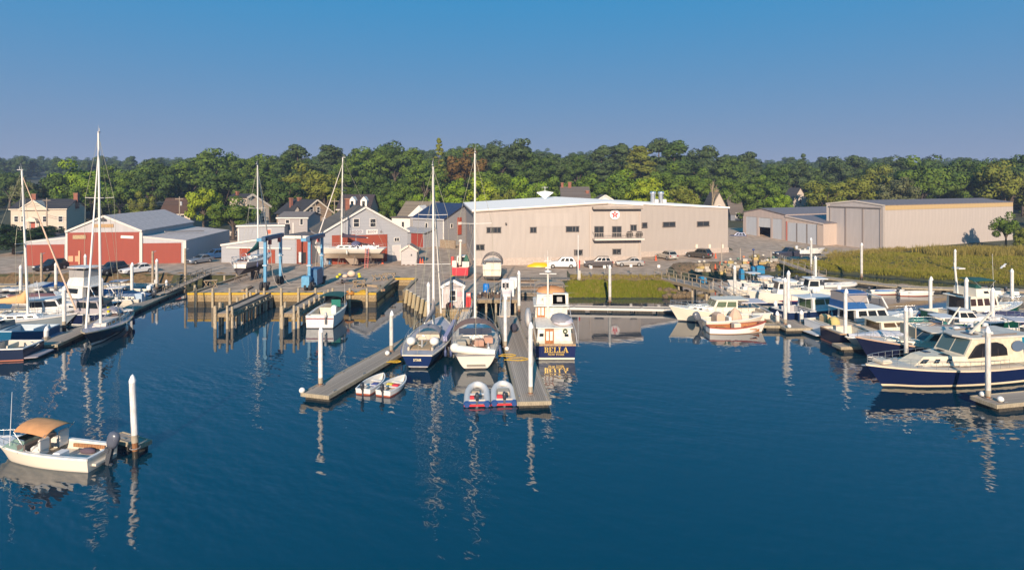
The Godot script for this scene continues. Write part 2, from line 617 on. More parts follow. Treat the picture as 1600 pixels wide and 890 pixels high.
func console(root: Node, z: float, y: float, m: Material) -> void:
	var c := put("console", MB.new().cham(Vector3(0, y + 0.5, z), Vector3(0.75, 1.0, 0.6), 0.06), m, root)
	put("windscreen", MB.new().beam(Vector3(-0.33, y + 1.2, z - 0.2), Vector3(0.33, y + 1.2, z - 0.2), 0.03, 0.4), mat(0.1, 0.13, 0.14, 0.1), c)


func ttop(root: Node, z: float, y: float, w: float, l: float, h: float, m: Material) -> void:
	var t := put("hard_top", MB.new().plate(outline(z - l / 2, z + l / 2, w, w, 0.2, 0.1), y + h, y + h + 0.09, 0.03), m, root)
	var f := MB.new()
	for s in [-1.0, 1.0]:
		f.tube(Vector3(s * 0.42, y, z - 0.35), Vector3(s * w * 0.42, y + h, z - l * 0.3), 0.03, -1, 6)
		f.tube(Vector3(s * 0.42, y, z + 0.4), Vector3(s * w * 0.42, y + h, z + l * 0.3), 0.03, -1, 6)
	put("top_frame", f, mat(0.55, 0.55, 0.53, 0.3, 0.6), t)


func antenna(root: Node, p: Vector3, h: float, m: Material = null) -> void:
	put("antenna", MB.new().tube(p, p + Vector3(0, h, 0.15), 0.022, 0.012, 5), m if m else W_WHITE, root)


var W_WHITE: StandardMaterial3D
var W_CREAM: StandardMaterial3D
var NAVY: StandardMaterial3D
var STEEL: StandardMaterial3D
var CANVAS_GREY: StandardMaterial3D
var CANVAS_TAN: StandardMaterial3D
var CANVAS_BLUE: StandardMaterial3D
var CANVAS_GREEN: StandardMaterial3D
var TEAK: StandardMaterial3D


func boat_materials() -> void:
	W_WHITE = mat(0.74, 0.72, 0.68, 0.28, 0.0, "dirty")
	W_CREAM = mat(0.64, 0.58, 0.48, 0.45, 0.0, "dirty")
	NAVY = mat(0.008, 0.013, 0.045, 0.15)
	STEEL = mat(0.6, 0.6, 0.58, 0.25, 0.8)
	CANVAS_GREY = mat(0.28, 0.27, 0.29, 0.9, 0.0, "dirty")
	CANVAS_TAN = mat(0.6, 0.29, 0.12, 0.9, 0.0, "dirty")
	CANVAS_BLUE = mat(0.012, 0.09, 0.27, 0.85, 0.0, "dirty")
	CANVAS_GREEN = mat(0.008, 0.085, 0.075, 0.85, 0.0, "dirty")
	TEAK = mat(0.33, 0.13, 0.05, 0.5, 0.0, "wood")


func hd(deg: float) -> float:   # heading of the bow: 0 away from the camera, 90 to the right
	return -deg_to_rad(deg)


# --- sailing yacht
func sailboat(label: String, at: Vector3, deg: float, o: Dictionary, group := "") -> Node3D:
	var r := thing("sailboat", label, "sailboat", at, hd(deg), group)
	o.merge({"transom": 0.62, "peak": 0.45, "rake": 1.3, "stern_rake": -0.5, "wl_stern": 0.42, "wl_bow": 0.25, "sag": 0.12, "tuck": 1.6, "bluff": 2.1, "cap": 0.1, "fine": 0.9})
	hull_parts(r, o)
	var L: float = o.L
	var dk: float = sheer(o, 0.5) + 0.02
	var m: Material = o.get("house", W_WHITE)
	var win := []
	for k in 3: for f in ["l", "r"]: win.append([f, 0.12 + k * 0.28, 0.3 + k * 0.28, 0.35, 0.75])
	house(r, "cabin_trunk", -L * 0.2, L * 0.12, o.B * 0.36, o.B * 0.55, dk - 0.05, 0.5, 0.5, 0.05, 0.08, m, win)
	put("hatch", MB.new().cham(Vector3(0, dk + 0.1, -L * 0.3), Vector3(0.6, 0.12, 0.6), 0.03), mat(0.06, 0.06, 0.07, 0.2), r)
	put("cockpit_well", MB.new().box(Vector3(0, dk + 0.06, L * 0.28), Vector3(o.B * 0.42, 0.06, L * 0.22)), o.get("well", TEAK), r)
	for s in [-1.0, 1.0]:
		put("coaming", MB.new().cham(Vector3(s * o.B * 0.25, dk + 0.14, L * 0.27), Vector3(0.16, 0.3, L * 0.25), 0.05), m, r)
		put("winch", MB.new().lathe([[0.09, 0], [0.07, 0.12], [0.09, 0.2], [0, 0.2]], Vector3(s * o.B * 0.25, dk + 0.29, L * 0.24), 8), STEEL, r)
	put("steering_wheel", MB.new().path(ring(Vector3(0, dk + 0.65, L * 0.34), 0.45, 12), 0.022, 5).tube(Vector3(0, dk, L * 0.34), Vector3(0, dk + 0.7, L * 0.33), 0.07, 0.06, 6), STEEL, r)
	fenders(r, o)
	if o.has("dodger"): canvas_top(r, L * 0.06, L * 0.17, o.B * 0.58, dk + 0.3, 1.0, o.dodger, 0.5, "dodger", false)
	rail(r, o, 0.02, 0.97, 0.6, STEEL, 9, 0.1, "lifeline")
	return r


func ring(c: Vector3, rad: float, n: int, axis := "z") -> Array:
	var p := []
	for k in n + 1:
		var a := TAU * k / n
		p.append(c + (Vector3(cos(a) * rad, sin(a) * rad, 0) if axis == "z" else Vector3(cos(a) * rad, 0, sin(a) * rad) if axis == "y" else Vector3(0, cos(a) * rad, sin(a) * rad)))
	return p


# --- motor cruiser with a wheelhouse
func cruiser(called: String, label: String, at: Vector3, deg: float, o: Dictionary, group := "") -> Node3D:
	var r := thing(called, label, o.get("cat", "motorboat"), at, hd(deg), group)
	o.merge({"transom": 0.88, "peak": 0.4, "rake": 1.1, "cockpit": 0.3, "sole": 0.45, "wl_bow": 0.3, "sag": 0.08})
	hull_parts(r, o)
	var L: float = o.L
	var B: float = o.B
	var m: Material = o.get("house", W_CREAM)
	var dk := sheer(o, 0.5)
	var f: float = o.get("hf", -0.12) * L      # front of the wheelhouse
	var b: float = o.get("hb", 0.2) * L        # its back
	var h: float = o.get("hh", 1.25)
	var wh: float = B * o.get("hw", 0.7)
	# low trunk cabin ahead of the wheelhouse
	var tw := []
	for k in 3: for s in ["l", "r"]: tw.append([s, 0.22 + k * 0.22, 0.34 + k * 0.22, 0.35, 0.7])
	house(r, "trunk_cabin", -L * 0.36, f + 0.3, B * 0.3, wh * 0.95, dk - 0.02, o.get("th", 0.5), 0.7, 0.0, 0.1, m, tw)
	var wins := [["f", 0.05, 0.47, 0.42, 0.93], ["f", 0.53, 0.95, 0.42, 0.93]]
	for s in ["l", "r"]:
		var n: int = o.get("panes", 2)
		for k in n:
			wins.append([s, 0.06 + k * (0.9 / n), 0.06 + (k + 1) * (0.9 / n) - 0.05, 0.42, 0.9])
	if o.get("back_open", true): wins.append(["b", 0.12, 0.88, 0.05, 0.93])
	house(r, "wheelhouse", f, b, wh * 0.94, wh, dk - 0.02, h, h * o.get("wr", 0.5), o.get("br", 0.0), 0.1, m, wins, o.get("glass", null))
	roof_slab(r, "roof", f + h * o.get("wr", 0.5) - 0.25, b + o.get("over", 0.9), wh * 0.98, wh * 0.98, dk - 0.02 + h, 0.09, o.get("roof", m), 0.35, 0.15)
	if o.get("over", 0.9) > 0.7:
		var p := MB.new()
		for s in [-1.0, 1.0]: p.tube(Vector3(s * wh * 0.46, dk, b + o.get("over", 0.9) - 0.1), Vector3(s * wh * 0.46, dk + h, b + o.get("over", 0.9) - 0.15), 0.025, -1, 6)
		put("roof_post", p, STEEL, r)
	seat(r, L * 0.42, o.sole, B * 0.6, mat(0.55, 0.5, 0.42, 0.7))
	fenders(r, o)
	if o.get("rails", true): rail(r, o, 0.5, 0.985, 0.55, STEEL, 7)
	if o.get("mast", 0.0) > 0.0:
		put("signal_mast", MB.new().tube(Vector3(0, dk + h, b - 0.8), Vector3(0, dk + h + o.mast, b - 0.5), 0.05, 0.03, 6).beam(Vector3(-0.5, dk + h + o.mast * 0.7, b - 0.6), Vector3(0.5, dk + h + o.mast * 0.7, b - 0.6), 0.05, 0.04), W_WHITE, r)
	if o.get("dome", false):
		put("radar_dome", MB.new().lathe([[0, 0.0], [0.28, 0.02], [0.3, 0.12], [0.2, 0.24], [0, 0.27]], Vector3(0, dk + h + 0.12, b - 0.4), 12), W_WHITE, r)
	for k in o.get("antennas", 0): antenna(r, Vector3((k - 0.5) * wh * 0.7, dk + h, b - 0.5), 2.4)
	return r


# --- open boat with an outboard; o.kind: console, bow (windshield), skiff
func open_boat(called: String, label: String, at: Vector3, deg: float, o: Dictionary, group := "", cat := "motorboat") -> Node3D:
	var r := thing(called, label, cat, at, hd(deg), group)
	o.merge({"transom": 0.86, "peak": 0.42, "rake": 0.7, "cockpit": 0.8, "sole": 0.2, "boot_top": 0.06, "boot_band": 0.04, "wl_bow": 0.25})
	hull_parts(r, o)
	var L: float = o.L
	if o.get("console", true): console(r, L * 0.05, o.sole, W_WHITE)
	if o.has("ttop"): ttop(r, L * 0.05, o.sole + 0.1, o.B * 0.75, 1.9, 2.0, o.ttop)
	if o.get("bench", true):
		seat(r, L * 0.25, o.sole, o.B * 0.45, mat(0.5, 0.46, 0.4, 0.7))
	for k in o.get("motors", 1):
		outboard(r, Vector3((k - (o.get("motors", 1) - 1) * 0.5) * 0.55, sheer(o, 0.0) - 0.25, L * 0.5 + 0.02), o.get("motor", mat(0.05, 0.055, 0.065, 0.3)), o.get("ms", 1.0), o.get("tilt", 0.0))
	if o.get("cover", null): put("boat_cover", cover_mesh(o, o.get("hump", 0.5)), o.cover, r)
	if o.get("bowrail", false): rail(r, o, 0.62, 0.985, 0.4, STEEL, 5)
	return r


func cover_mesh(o: Dictionary, hump: float) -> MB:
	var rows := []
	for i in 13:
		var t := lerpf(0.02, 0.97, i / 12.0)
		var e := hp(o, t, 1.0, sheer(o, t))
		var row := []
		for k in 9:
			var s := k / 4.0 - 1.0
			var up := hump * pow(maxf(0.0, 1.0 - s * s), 0.8) * (0.35 + 0.65 * sin(PI * clampf(t * 1.15, 0, 1))) * (1.0 + 0.1 * sin(t * 23.0 + s * 4.0))
			row.append(Vector3((e.x + 0.04) * s, e.y + 0.03 + up, e.z))
		rows.append(row)
	var m := MB.new()
	return m.grid(rows)


# --- inflatable or hard tender
func tender(called: String, label: String, at: Vector3, deg: float, L: float, B: float, tube_mat: Material, o := {}, group := "") -> Node3D:
	var r := thing(called, label, o.get("cat", "dinghy"), at, hd(deg), group)
	if o.get("rib", true):
		var b := MB.new()
		var tr := B * 0.13
		var pts := []
		for s in [-1, 1]:
			var half := []
			half.append(Vector3(s * (B / 2 - tr), 0.22, L / 2))
			half.append(Vector3(s * (B / 2 - tr), 0.22, L * 0.1))
			half.append(Vector3(s * (B / 2 - tr) * 0.97, 0.24, -L * 0.15))
			half.append(Vector3(s * (B / 2 - tr) * 0.72, 0.3, -L * 0.36))
			half.append(Vector3(s * (B / 2 - tr) * 0.3, 0.36, -L * 0.46))
			half.append(Vector3(0, 0.37, -L * 0.475))
			if s < 0: pts = half
			else:
				half.reverse()
				pts += half.slice(1)
		var rows := []
		for i in pts.size():
			var a: Vector3 = pts[maxi(0, i - 1)]
			var c: Vector3 = pts[mini(pts.size() - 1, i + 1)]
			var f := (c - a).normalized()
			var x := f.cross(Vector3.UP).normalized()
			var row := []
			for k in 9:
				var t := TAU * k / 8
				row.append(pts[i] + x * cos(t) * tr + x.cross(f) * sin(t) * tr)
			rows.append(row)
		b.grid(rows)
		put("tube", b, tube_mat, r)
		put("floor", MB.new().box(Vector3(0, 0.12, L * 0.05), Vector3(B - 2.4 * tr, 0.08, L * 0.8)), o.get("floor", mat(0.35, 0.33, 0.3, 0.7)), r)
		put("transom", MB.new().box(Vector3(0, 0.26, L * 0.44), Vector3(B - 3 * tr, 0.4, 0.05)), o.get("trans", mat(0.5, 0.45, 0.4, 0.6)), r)
		if o.has("stripe"):
			for s in [-1, 1]:
				put("tube_end", MB.new().tube(Vector3(s * (B / 2 - tr), 0.22, L / 2 - 0.05), Vector3(s * (B / 2 - tr), 0.2, L / 2 + 0.1), tr * 1.02, tr * 0.8, 10), o.stripe, r)
			put("stern_band", MB.new().box(Vector3(0, 0.34, L * 0.5 + 0.03), Vector3(B * 0.72, 0.16, 0.06)), o.stripe, r)
			put("stern_band", MB.new().box(Vector3(0, 0.15, L * 0.5 + 0.05), Vector3(B * 0.96, 0.13, 0.07)), mat(0.5, 0.02, 0.03, 0.5), r)
	else:
		var h := {"L": L, "B": B, "fs": 0.42, "fb": 0.6, "transom": 0.8, "rake": 0.35, "cockpit": 0.97, "sole": 0.1, "paint": tube_mat, "cap": 0.07, "rub": 0.05, "boot": o.get("boot", mat(0.3, 0.07, 0.03, 0.5)), "boot_top": 0.1, "wl_bow": 0.3, "liner": mat(0.6, 0.58, 0.54, 0.5)}
		hull_parts(r, h)
	for z in o.get("thwarts", [0.12, -0.2]):
		put("thwart", MB.new().box(Vector3(0, 0.33, L * z), Vector3(B * 0.72, 0.05, 0.26)), o.get("thwart", mat(0.62, 0.6, 0.56, 0.6)), r)
	for c in o.get("cargo", []):
		put("cargo", MB.new().cham(Vector3(c[0], 0.35, c[1]), Vector3(c[2], 0.25, c[3]), 0.06), c[4], r)
	if o.get("motor", true):
		outboard(r, Vector3(0, 0.3, L * 0.46), mat(0.04, 0.045, 0.055, 0.35), 0.72, o.get("tilt", 0.0))
	return r


# ---------------------------------------------------------------- camera, sky, sun
func camera_and_light() -> void:
	var c := Camera3D.new()
	c.name = "camera"
	c.position = Vector3(0, EYE, 0)
	c.near = 0.5
	c.far = 4000.0
	c.set_frustum(890.0 / F * 0.5, Vector2(0, -(445.0 - HZ) / F * 0.5), 0.5, 4000.0)
	add_child(c)
	c.current = true
	var sun := DirectionalLight3D.new()
	sun.name = "sun"
	sun.light_energy = 1.6
	sun.light_color = Color(1.0, 0.915, 0.82)
	sun.light_angular_distance = 0.5
	sun.shadow_enabled = true
	sun.rotation = Vector3(deg_to_rad(-21.0), deg_to_rad(-5.0), 0)
	add_child(sun)
	var sky := ProceduralSkyMaterial.new()
	sky.sky_top_color = Color(0.02, 0.515, 0.73)
	sky.sky_horizon_color = Color(0.54, 0.56, 0.64)
	sky.sky_curve = 0.115
	sky.ground_bottom_color = Color(0.1, 0.13, 0.16)
	sky.ground_horizon_color = Color(0.45, 0.48, 0.55)
	sky.sun_angle_max = 0.0
	sky.sky_energy_multiplier = 0.92
	var s := Sky.new()
	s.sky_material = sky
	var e := Environment.new()
	e.background_mode = Environment.BG_SKY
	e.sky = s
	e.tonemap_mode = Environment.TONE_MAPPER_LINEAR
	e.tonemap_exposure = 1.45
	e.sdfgi_enabled = true
	e.ssao_enabled = true
	e.ssil_enabled = true
	e.fog_enabled = true
	e.fog_density = 0.0003
	e.fog_light_color = Color(0.70, 0.78, 0.92)
	var w := WorldEnvironment.new()
	w.name = "environment"
	w.environment = e
	add_child(w)


# ---------------------------------------------------------------- water: one sheet; a computed normal map holds its ripples
func water() -> void:
	var wx := 1792
	var wy := 1152
	var sx := 150.0       # metres across the map
	var sz := 90.0
	var big := FastNoiseLite.new()
	big.seed = 4; big.noise_type = FastNoiseLite.TYPE_SIMPLEX_SMOOTH; big.frequency = 0.6; big.fractal_octaves = 2
	var fine := FastNoiseLite.new()
	fine.seed = 9; fine.noise_type = FastNoiseLite.TYPE_SIMPLEX_SMOOTH; fine.frequency = 2.1; fine.fractal_octaves = 2
	var gust := FastNoiseLite.new()
	gust.seed = 12; gust.frequency = 0.035; gust.fractal_octaves = 2
	var h := PackedFloat32Array()
	h.resize(wx * wy)
	var dx := sx / wx
	var dz := sz / wy
	for j in wy:
		var d := 15.0 + j * dz
		for i in wx:
			var x := -sx / 2 + i * dx
			# crests run to the right and towards the camera
			var u := x * 0.88 + d * -0.47
			var v := x * 0.47 + d * 0.88
			h[j * wx + i] = 0.032 * big.get_noise_2d(u * 0.42, v) + 0.013 * fine.get_noise_2d(u * 0.55, v)
	var px := PackedFloat32Array()
	px.resize(wx * wy * 3)
	for j in wy:
		var d := 15.0 + j * dz
		for i in wx:
			var x := -sx / 2 + i * dx
			var open := 1.0 - smoothstep(44.0, 62.0, d + 6.0 * gust.get_noise_2d(x * 2.0, d * 2.0) - 8.0 * smoothstep(-30.0, -60.0, x))
			var a := lerpf(0.03, 0.6, open) * (0.8 + 0.55 * gust.get_noise_2d(x, d * 1.7))
			var at := j * wx + i
			var gx := (h[j * wx + (i + 1) % wx] - h[at]) / dx * a
			var gz := (h[((j + 1) % wy) * wx + i] - h[at]) / dz * a
			var n := Vector3(-gx, -gz, 1.0).normalized()
			px[at * 3] = n.x * 0.5 + 0.5
			px[at * 3 + 1] = n.y * 0.5 + 0.5
			px[at * 3 + 2] = n.z * 0.5 + 0.5
	var im := Image.create_from_data(wx, wy, false, Image.FORMAT_RGBF, px.to_byte_array())
	var m := StandardMaterial3D.new()
	m.albedo_color = lin(0.0, 0.026, 0.046)
	m.roughness = 0.04
	m.metallic_specular = 0.72
	m.normal_enabled = true
	m.normal_texture = ImageTexture.create_from_image(im)
	m.normal_scale = 1.0
	var mesh_ := SurfaceTool.new()
	mesh_.begin(Mesh.PRIMITIVE_TRIANGLES)
	var xs := [-500.0, -75.0, 75.0, 500.0]
	var zs := [400.0, -15.0, -105.0, -170.0]
	for j in 3:
		for i in 3:
			var q := [[i, j], [i + 1, j + 1], [i + 1, j], [i, j], [i, j + 1], [i + 1, j + 1]]
			for k in q:
				var p := Vector3(xs[k[0]], 0, zs[k[1]])
				mesh_.set_uv(Vector2((p.x + 75.0) / sx, (-p.z - 15.0) / sz))
				mesh_.set_normal(Vector3.UP)
				mesh_.add_vertex(p)
	ground("water", mesh_.commit(), m)


# ---------------------------------------------------------------- land
var SHORE := [[-400.0, 92.0], [-52.0, 92.0], [-50.0, 91.0], [-40.2, 91.0], [-40.0, 75.2], [-16.9, 75.2], [-16.7, 87.0], [-13.9, 87.0], [-13.7, 77.0], [-7.6, 65.4], [-4.6, 65.4], [-4.4, 80.0], [-1.0, 82.0], [8.0, 80.5], [21.0, 80.5], [23.5, 82.0], [25.0, 90.0], [28.0, 98.0], [44.0, 101.0], [47.0, 106.0], [53.0, 105.0], [64.7, 96.0], [74.6, 89.0], [95.0, 80.0], [400.0, 60.0]]


func shore(x: float) -> float:
	for i in SHORE.size() - 1:
		if x <= SHORE[i + 1][0]:
			return lerpf(SHORE[i][1], SHORE[i + 1][1], inverse_lerp(SHORE[i][0], SHORE[i + 1][0], x))
	return 60.0


func land_y(x: float, d: float) -> float:
	var s := shore(x)
	var quay := x < -4.4
	var y := LAND
	var into := d - s
	if into < 0.0: return maxf(-3.0, into * 2.0 - 0.4) if quay else maxf(-3.0, into * 0.25)
	if not quay:
		if x < 8.0: y = LAND * clampf(into / 7.0, 0.0, 1.0)
		elif x < 25.0: y = LAND * clampf(into / 6.0, 0.0, 1.0)
		elif x < 46.0: y = LAND * clampf(into / 4.0, 0.0, 1.0)
		else: y = lerpf(0.75 * clampf(into / 1.2, 0.0, 1.0), LAND + 0.1, smoothstep(8.0, 24.0, into))
	# the ground climbs behind the yard to a wooded ridge
	var rise := 0.0
	rise += 1.4 * smoothstep(128.0, 165.0, d) * smoothstep(70.0, 30.0, absf(x - 60.0) * 0.5 + 30.0 if x > 0.0 else 30.0)
	rise += 5.0 * smoothstep(165.0, 270.0, d)
	rise += 9.0 * smoothstep(280.0, 480.0, d)
	rise += 12.0 * smoothstep(380.0, 640.0, d) * (1.0 + 0.25 * sin(x * 0.008 + 1.0))
	rise += 7.0 * smoothstep(180.0, 260.0, d) * exp(-pow((x + 25.0) / 70.0, 2.0))
	return y + rise


func yard_edge(x: float) -> float:   # where the gravel stops and the marsh begins
	return 109.0 + maxf(0.0, x - 47.0) * 0.5


func land() -> void:
	var xs := []
	var x := -900.0
	while x < 900.0:
		xs.append(x)
		x += 1.0 if x > -60.0 and x < 100.0 else (4.0 if absf(x) < 200.0 else 25.0)
	xs.append(900.0)
	var ds := []
	var d := 58.0
	while d < 1400.0:
		ds.append(d)
		d += 0.8 if d < 112.0 else (4.0 if d < 320.0 else 30.0)
	var m := MB.new()
	var rows := []
	for dd in ds:
		var row := []
		for xx in xs: row.append(Vector3(xx, land_y(xx, dd), -dd))
		rows.append(row)
	m.grid(rows)
	ground("ground", m, mat(0.075, 0.078, 0.03, 0.95, 0.0, "grass"))
	# the yard: worn asphalt and packed gravel from the quay back to the sheds
	var yard := MB.new()
	var yx := []
	x = -100.0
	while x <= 82.0:
		yx.append(x)
		x += 0.8
	rows = []
	for k in 60:
		var row := []
		for xx in yx:
			var s := shore(xx)
			var front := s + 0.25
			if xx > -4.4 and xx < 8.5: front = s + 0.3
			elif xx >= 8.5 and xx < 24.0: front = maxf(91.0, s + 8.5) + 1.2 * sin(xx * 0.9)
			elif xx >= 24.0: front = lerpf(s + 7.0, yard_edge(xx), smoothstep(44.0, 50.0, xx)) + 0.7 * sin(xx * 1.3)
			var back := lerpf(142.0, 146.0, clampf(absf(xx) / 60.0, 0.0, 1.0)) if xx < 30.0 else 168.0
			var dd := lerpf(front, maxf(back, front + 1.0), k / 59.0)
			row.append(Vector3(xx, land_y(xx, dd) + 0.02, -dd))
		rows.append(row)
	yard.grid(rows)
	ground("yard", yard, mat(0.48, 0.355, 0.255, 0.95, 0.0, "asphalt"))
	# road behind the yard and the lane between the barns
	var lane := MB.new()
	rows = []
	for k in 40:
		var dd := 142.0 + k * 0.5
		rows.append([Vector3(-130, land_y(-130, dd) + 0.05, -dd), Vector3(-100, land_y(-100, dd) + 0.05, -dd), Vector3(-60, land_y(-60, dd) + 0.05, -dd), Vector3(-10, land_y(-10, dd) + 0.05, -dd)])
	lane.grid(rows)
	ground("road", lane, mat(0.11, 0.09, 0.075, 0.95, 0.0, "asphalt"))
	# playing field at the far left, with a bare edge
	var field := MB.new()
	rows = []
	for k in 12:
		var dd := 210.0 + k * 12.0
		rows.append([Vector3(-320, land_y(-320, dd) + 0.15, -dd), Vector3(-240, land_y(-240, dd) + 0.15, -dd), Vector3(-185 - k * 5, land_y(-185 - k * 5, dd) + 0.15, -dd)])
	field.grid(rows)
	ground("playing_field", field, mat(0.11, 0.2, 0.035, 0.95, 0.0, "grass"))
	# bank of earth and stones along the left basin
	var bank := MB.new()
	rows = []
	for k in 5:
		var row := []
		for i in 60:
			var xx := -100.0 + i * 1.05
			row.append(Vector3(xx, lerpf(-0.3, LAND + 0.12, k / 4.0) + 0.12 * sin(i * 2.3 + k * 3.0), -(91.2 + k * 0.35 + 0.15 * sin(i * 1.7 + k))))
		rows.append(row)
	bank.grid(rows, false)
	ground("earth_bank", bank, mat(0.16, 0.105, 0.05, 0.95, 0.0, "gravel"))
	# sandy edge in front of the parking and the low bank by the marsh
	var sand := MB.new()
	rows = []
	for k in 6:
		var row := []
		for i in 40:
			var xx := 8.6 + i * 0.42
			var dd := 86.3 + k * 0.9 + 0.5 * sin(i * 0.8)
			row.append(Vector3(xx, land_y(xx, dd) + 0.06 + 0.08 * sin(i * 1.9 + k * 2.0), -dd))
		rows.append(row)
	sand.grid(rows)
	ground("sandy_bank", sand, mat(0.36, 0.22, 0.1, 0.95, 0.0, "gravel"))
	var sand2 := MB.new()
	rows = []
	for k in 6:
		var row := []
		for i in 50:
			var xx := 26.0 + i * 0.5
			var dd := shore(xx) + 1.5 + k * 1.1
			row.append(Vector3(xx, land_y(xx, dd) + 0.06 + 0.1 * sin(i * 1.7 + k * 2.0), -dd))
		rows.append(row)
	sand2.grid(rows)
	ground("gravel_bank", sand2, mat(0.24, 0.15, 0.075, 0.95, 0.0, "gravel"))
	# concrete boat ramp in slabs
	var ramp := put("boat_ramp", MB.new().box(Vector3(4.0, 0.3, -82.5), Vector3(9.0, 0.3, 1.0), Basis(Vector3.RIGHT, 0.2)), mat(0.24, 0.2, 0.15, 0.9, 0.0, "stone"), self)
	ramp.set_meta("kind", "structure")
	for k in 3:
		for i in 3:
			var dd := 83.0 + k * 2.4
			put("ramp_slab", MB.new().cham(Vector3(1.2 + i * 2.9, land_y(4.0, dd) + 0.06, -dd), Vector3(2.8, 0.16, 2.2), 0.04), mat(0.33 - 0.03 * ((i + k) % 3), 0.27 - 0.02 * ((i + k) % 3), 0.2, 0.9, 0.0, "stone"), ramp)


# ---------------------------------------------------------------- quay walls of stacked timbers
func timber_wall(called: String, label: String, a: Vector3, b: Vector3, top: float, cap: Material, posts: int, group := "", face := 1.0) -> void:
	var o := thing(called, label, "quay wall", a, 0.0, group)
	var along := b - a
	along.y = 0
	var L := along.length()
	o.rotation.y = atan2(-along.z, along.x)
	var n := 6
	var hgt := (top + 1.0) / n
	put("core", MB.new().box(Vector3(L / 2, (top - 1.0) / 2 - 0.05, -0.3 * face), Vector3(L, top + 0.9, 0.4)), mat(0.05, 0.04, 0.025, 0.9), o)
	for k in n:
		var y := -1.0 + hgt * (k + 0.5)
		var wet := y < 0.55
		var c := mat(0.06, 0.045, 0.022, 0.6, 0.0, "wood") if wet else (mat(0.4, 0.29, 0.15, 0.9, 0.0, "wood") if k % 2 else mat(0.34, 0.24, 0.12, 0.9, 0.0, "wood"))
		put("timber", MB.new().box(Vector3(L / 2, y, (0.0 - 0.015 * (k % 2)) * face), Vector3(L, hgt * 0.93, 0.22)), c, o)
	put("cap_rail", MB.new().cham(Vector3(L / 2, top + 0.14, -0.1 * face), Vector3(L + 0.1, 0.24, 0.42), 0.04), cap, o)
	for k in posts:
		var x := L * (k + 0.5) / posts
		put("fender_pile", MB.new().tube(Vector3(x, -1.5, 0.28 * face), Vector3(x, top + 0.9, 0.24 * face), 0.16, 0.15, 8), mat(0.5, 0.41, 0.27, 0.85, 0.0, "wood"), o)


func weathered() -> StandardMaterial3D:
	return mat(0.5, 0.4, 0.31, 0.9, 0.0, "plank")


# floating dock from a to b (centre line), deck at 0.5
func dock(label: String, a: Vector3, b: Vector3, wide: float, group := "", edge: Material = null, cat := "dock") -> Node3D:
	var o := thing("floating_dock", label, cat, a, 0.0, group)
	var along := b - a
	along.y = 0
	var L := along.length()
	o.rotation.y = atan2(-along.z, along.x)
	put("decking", MB.new().box(Vector3(L / 2, 0.47, 0), Vector3(L, 0.07, wide)), weathered(), o)
	var e: Material = edge if edge else mat(0.42, 0.35, 0.24, 0.85, 0.0, "wood")
	for s in [-1.0, 1.0]:
		put("side_rail", MB.new().cham(Vector3(L / 2, 0.42, s * (wide / 2 + 0.04)), Vector3(L + 0.12, 0.26, 0.09), 0.02), e, o)
	for x in [-0.03, L + 0.03]:
		put("end_rail", MB.new().cham(Vector3(x, 0.42, 0), Vector3(0.09, 0.262, wide), 0.02), e, o)
	var n := maxi(2, int(L / 2.6))
	for k in n:
		put("float", MB.new().box(Vector3(L * (k + 0.5) / n, 0.1, 0), Vector3(L / n * 0.78, 0.4, wide * 0.94)), mat(0.07, 0.06, 0.045, 0.8, 0.0, "stone"), o)
	var cl := MB.new()
	for k in maxi(1, int(L / 4.0)):
		for s in [-1.0, 1.0]:
			cl.box(Vector3(1.0 + k * 4.0, 0.56, s * (wide / 2 - 0.15)), Vector3(0.32, 0.05, 0.06))
	put("cleat", cl, mat(0.4, 0.4, 0.38, 0.4, 0.6), o)
	return o


# mooring pile with a white sleeve and a pointed cap; top given over the water
func pile(label: String, at: Vector3, top: float, group := "white sleeved mooring piles", rad := 0.2, sleeve := 1.4, rust := true, lean := Vector2.ZERO) -> Node3D:
	var o := thing("mooring_pile", label, "piling", Vector3(at.x, 0, at.z), 0.0, group)
	var tip := Vector3(lean.x, top, lean.y)
	var at_y := func(y: float) -> Vector3: return Vector3(lean.x * y / top, y, lean.y * y / top)
	lean += Vector2(rng.randf_range(-0.05, 0.05), rng.randf_range(-0.05, 0.05))
	tip = Vector3(lean.x, top, lean.y)
	put("timber_core", MB.new().tube(at_y.call(-1.5), at_y.call(sleeve), rad * 0.93, rad * 0.9, 12), mat(0.3, 0.13, 0.05, 0.85, 0.0, "wood") if rust else mat(0.2, 0.14, 0.09, 0.85, 0.0, "wood"), o)
	put("wet_foot", MB.new().tube(at_y.call(-1.4), at_y.call(0.42), rad * 0.96, rad * 0.95, 12), mat(0.03, 0.026, 0.018, 0.5), o)
	put("sleeve", MB.new().tube(at_y.call(sleeve - 0.6), at_y.call(top - 0.3), rad, rad, 14), [mat(0.74, 0.71, 0.66, 0.4, 0.0, "dirty"), mat(0.68, 0.65, 0.59, 0.5, 0.0, "streaked"), mat(0.78, 0.76, 0.73, 0.4, 0.0, "streaked")][rng.randi() % 3], o)
	put("tide_band", MB.new().tube(at_y.call(sleeve - 0.62), at_y.call(sleeve - 0.2), rad + 0.006, rad + 0.006, 14, false), mat(0.4, 0.34, 0.25, 0.8, 0.0, "streaked"), o)
	put("cap", MB.new().lathe([[rad * 1.05, -0.32], [rad * 1.05, -0.2], [rad * 0.5, 0.04], [0.0, 0.14]], tip, 12), mat(0.78, 0.76, 0.73, 0.4), o)
	put("pile_hoop", MB.new().path(ring(at_y.call(0.58), rad * 1.5, 10, "y"), 0.035, 5), mat(0.25, 0.22, 0.2, 0.6), o)
	return o


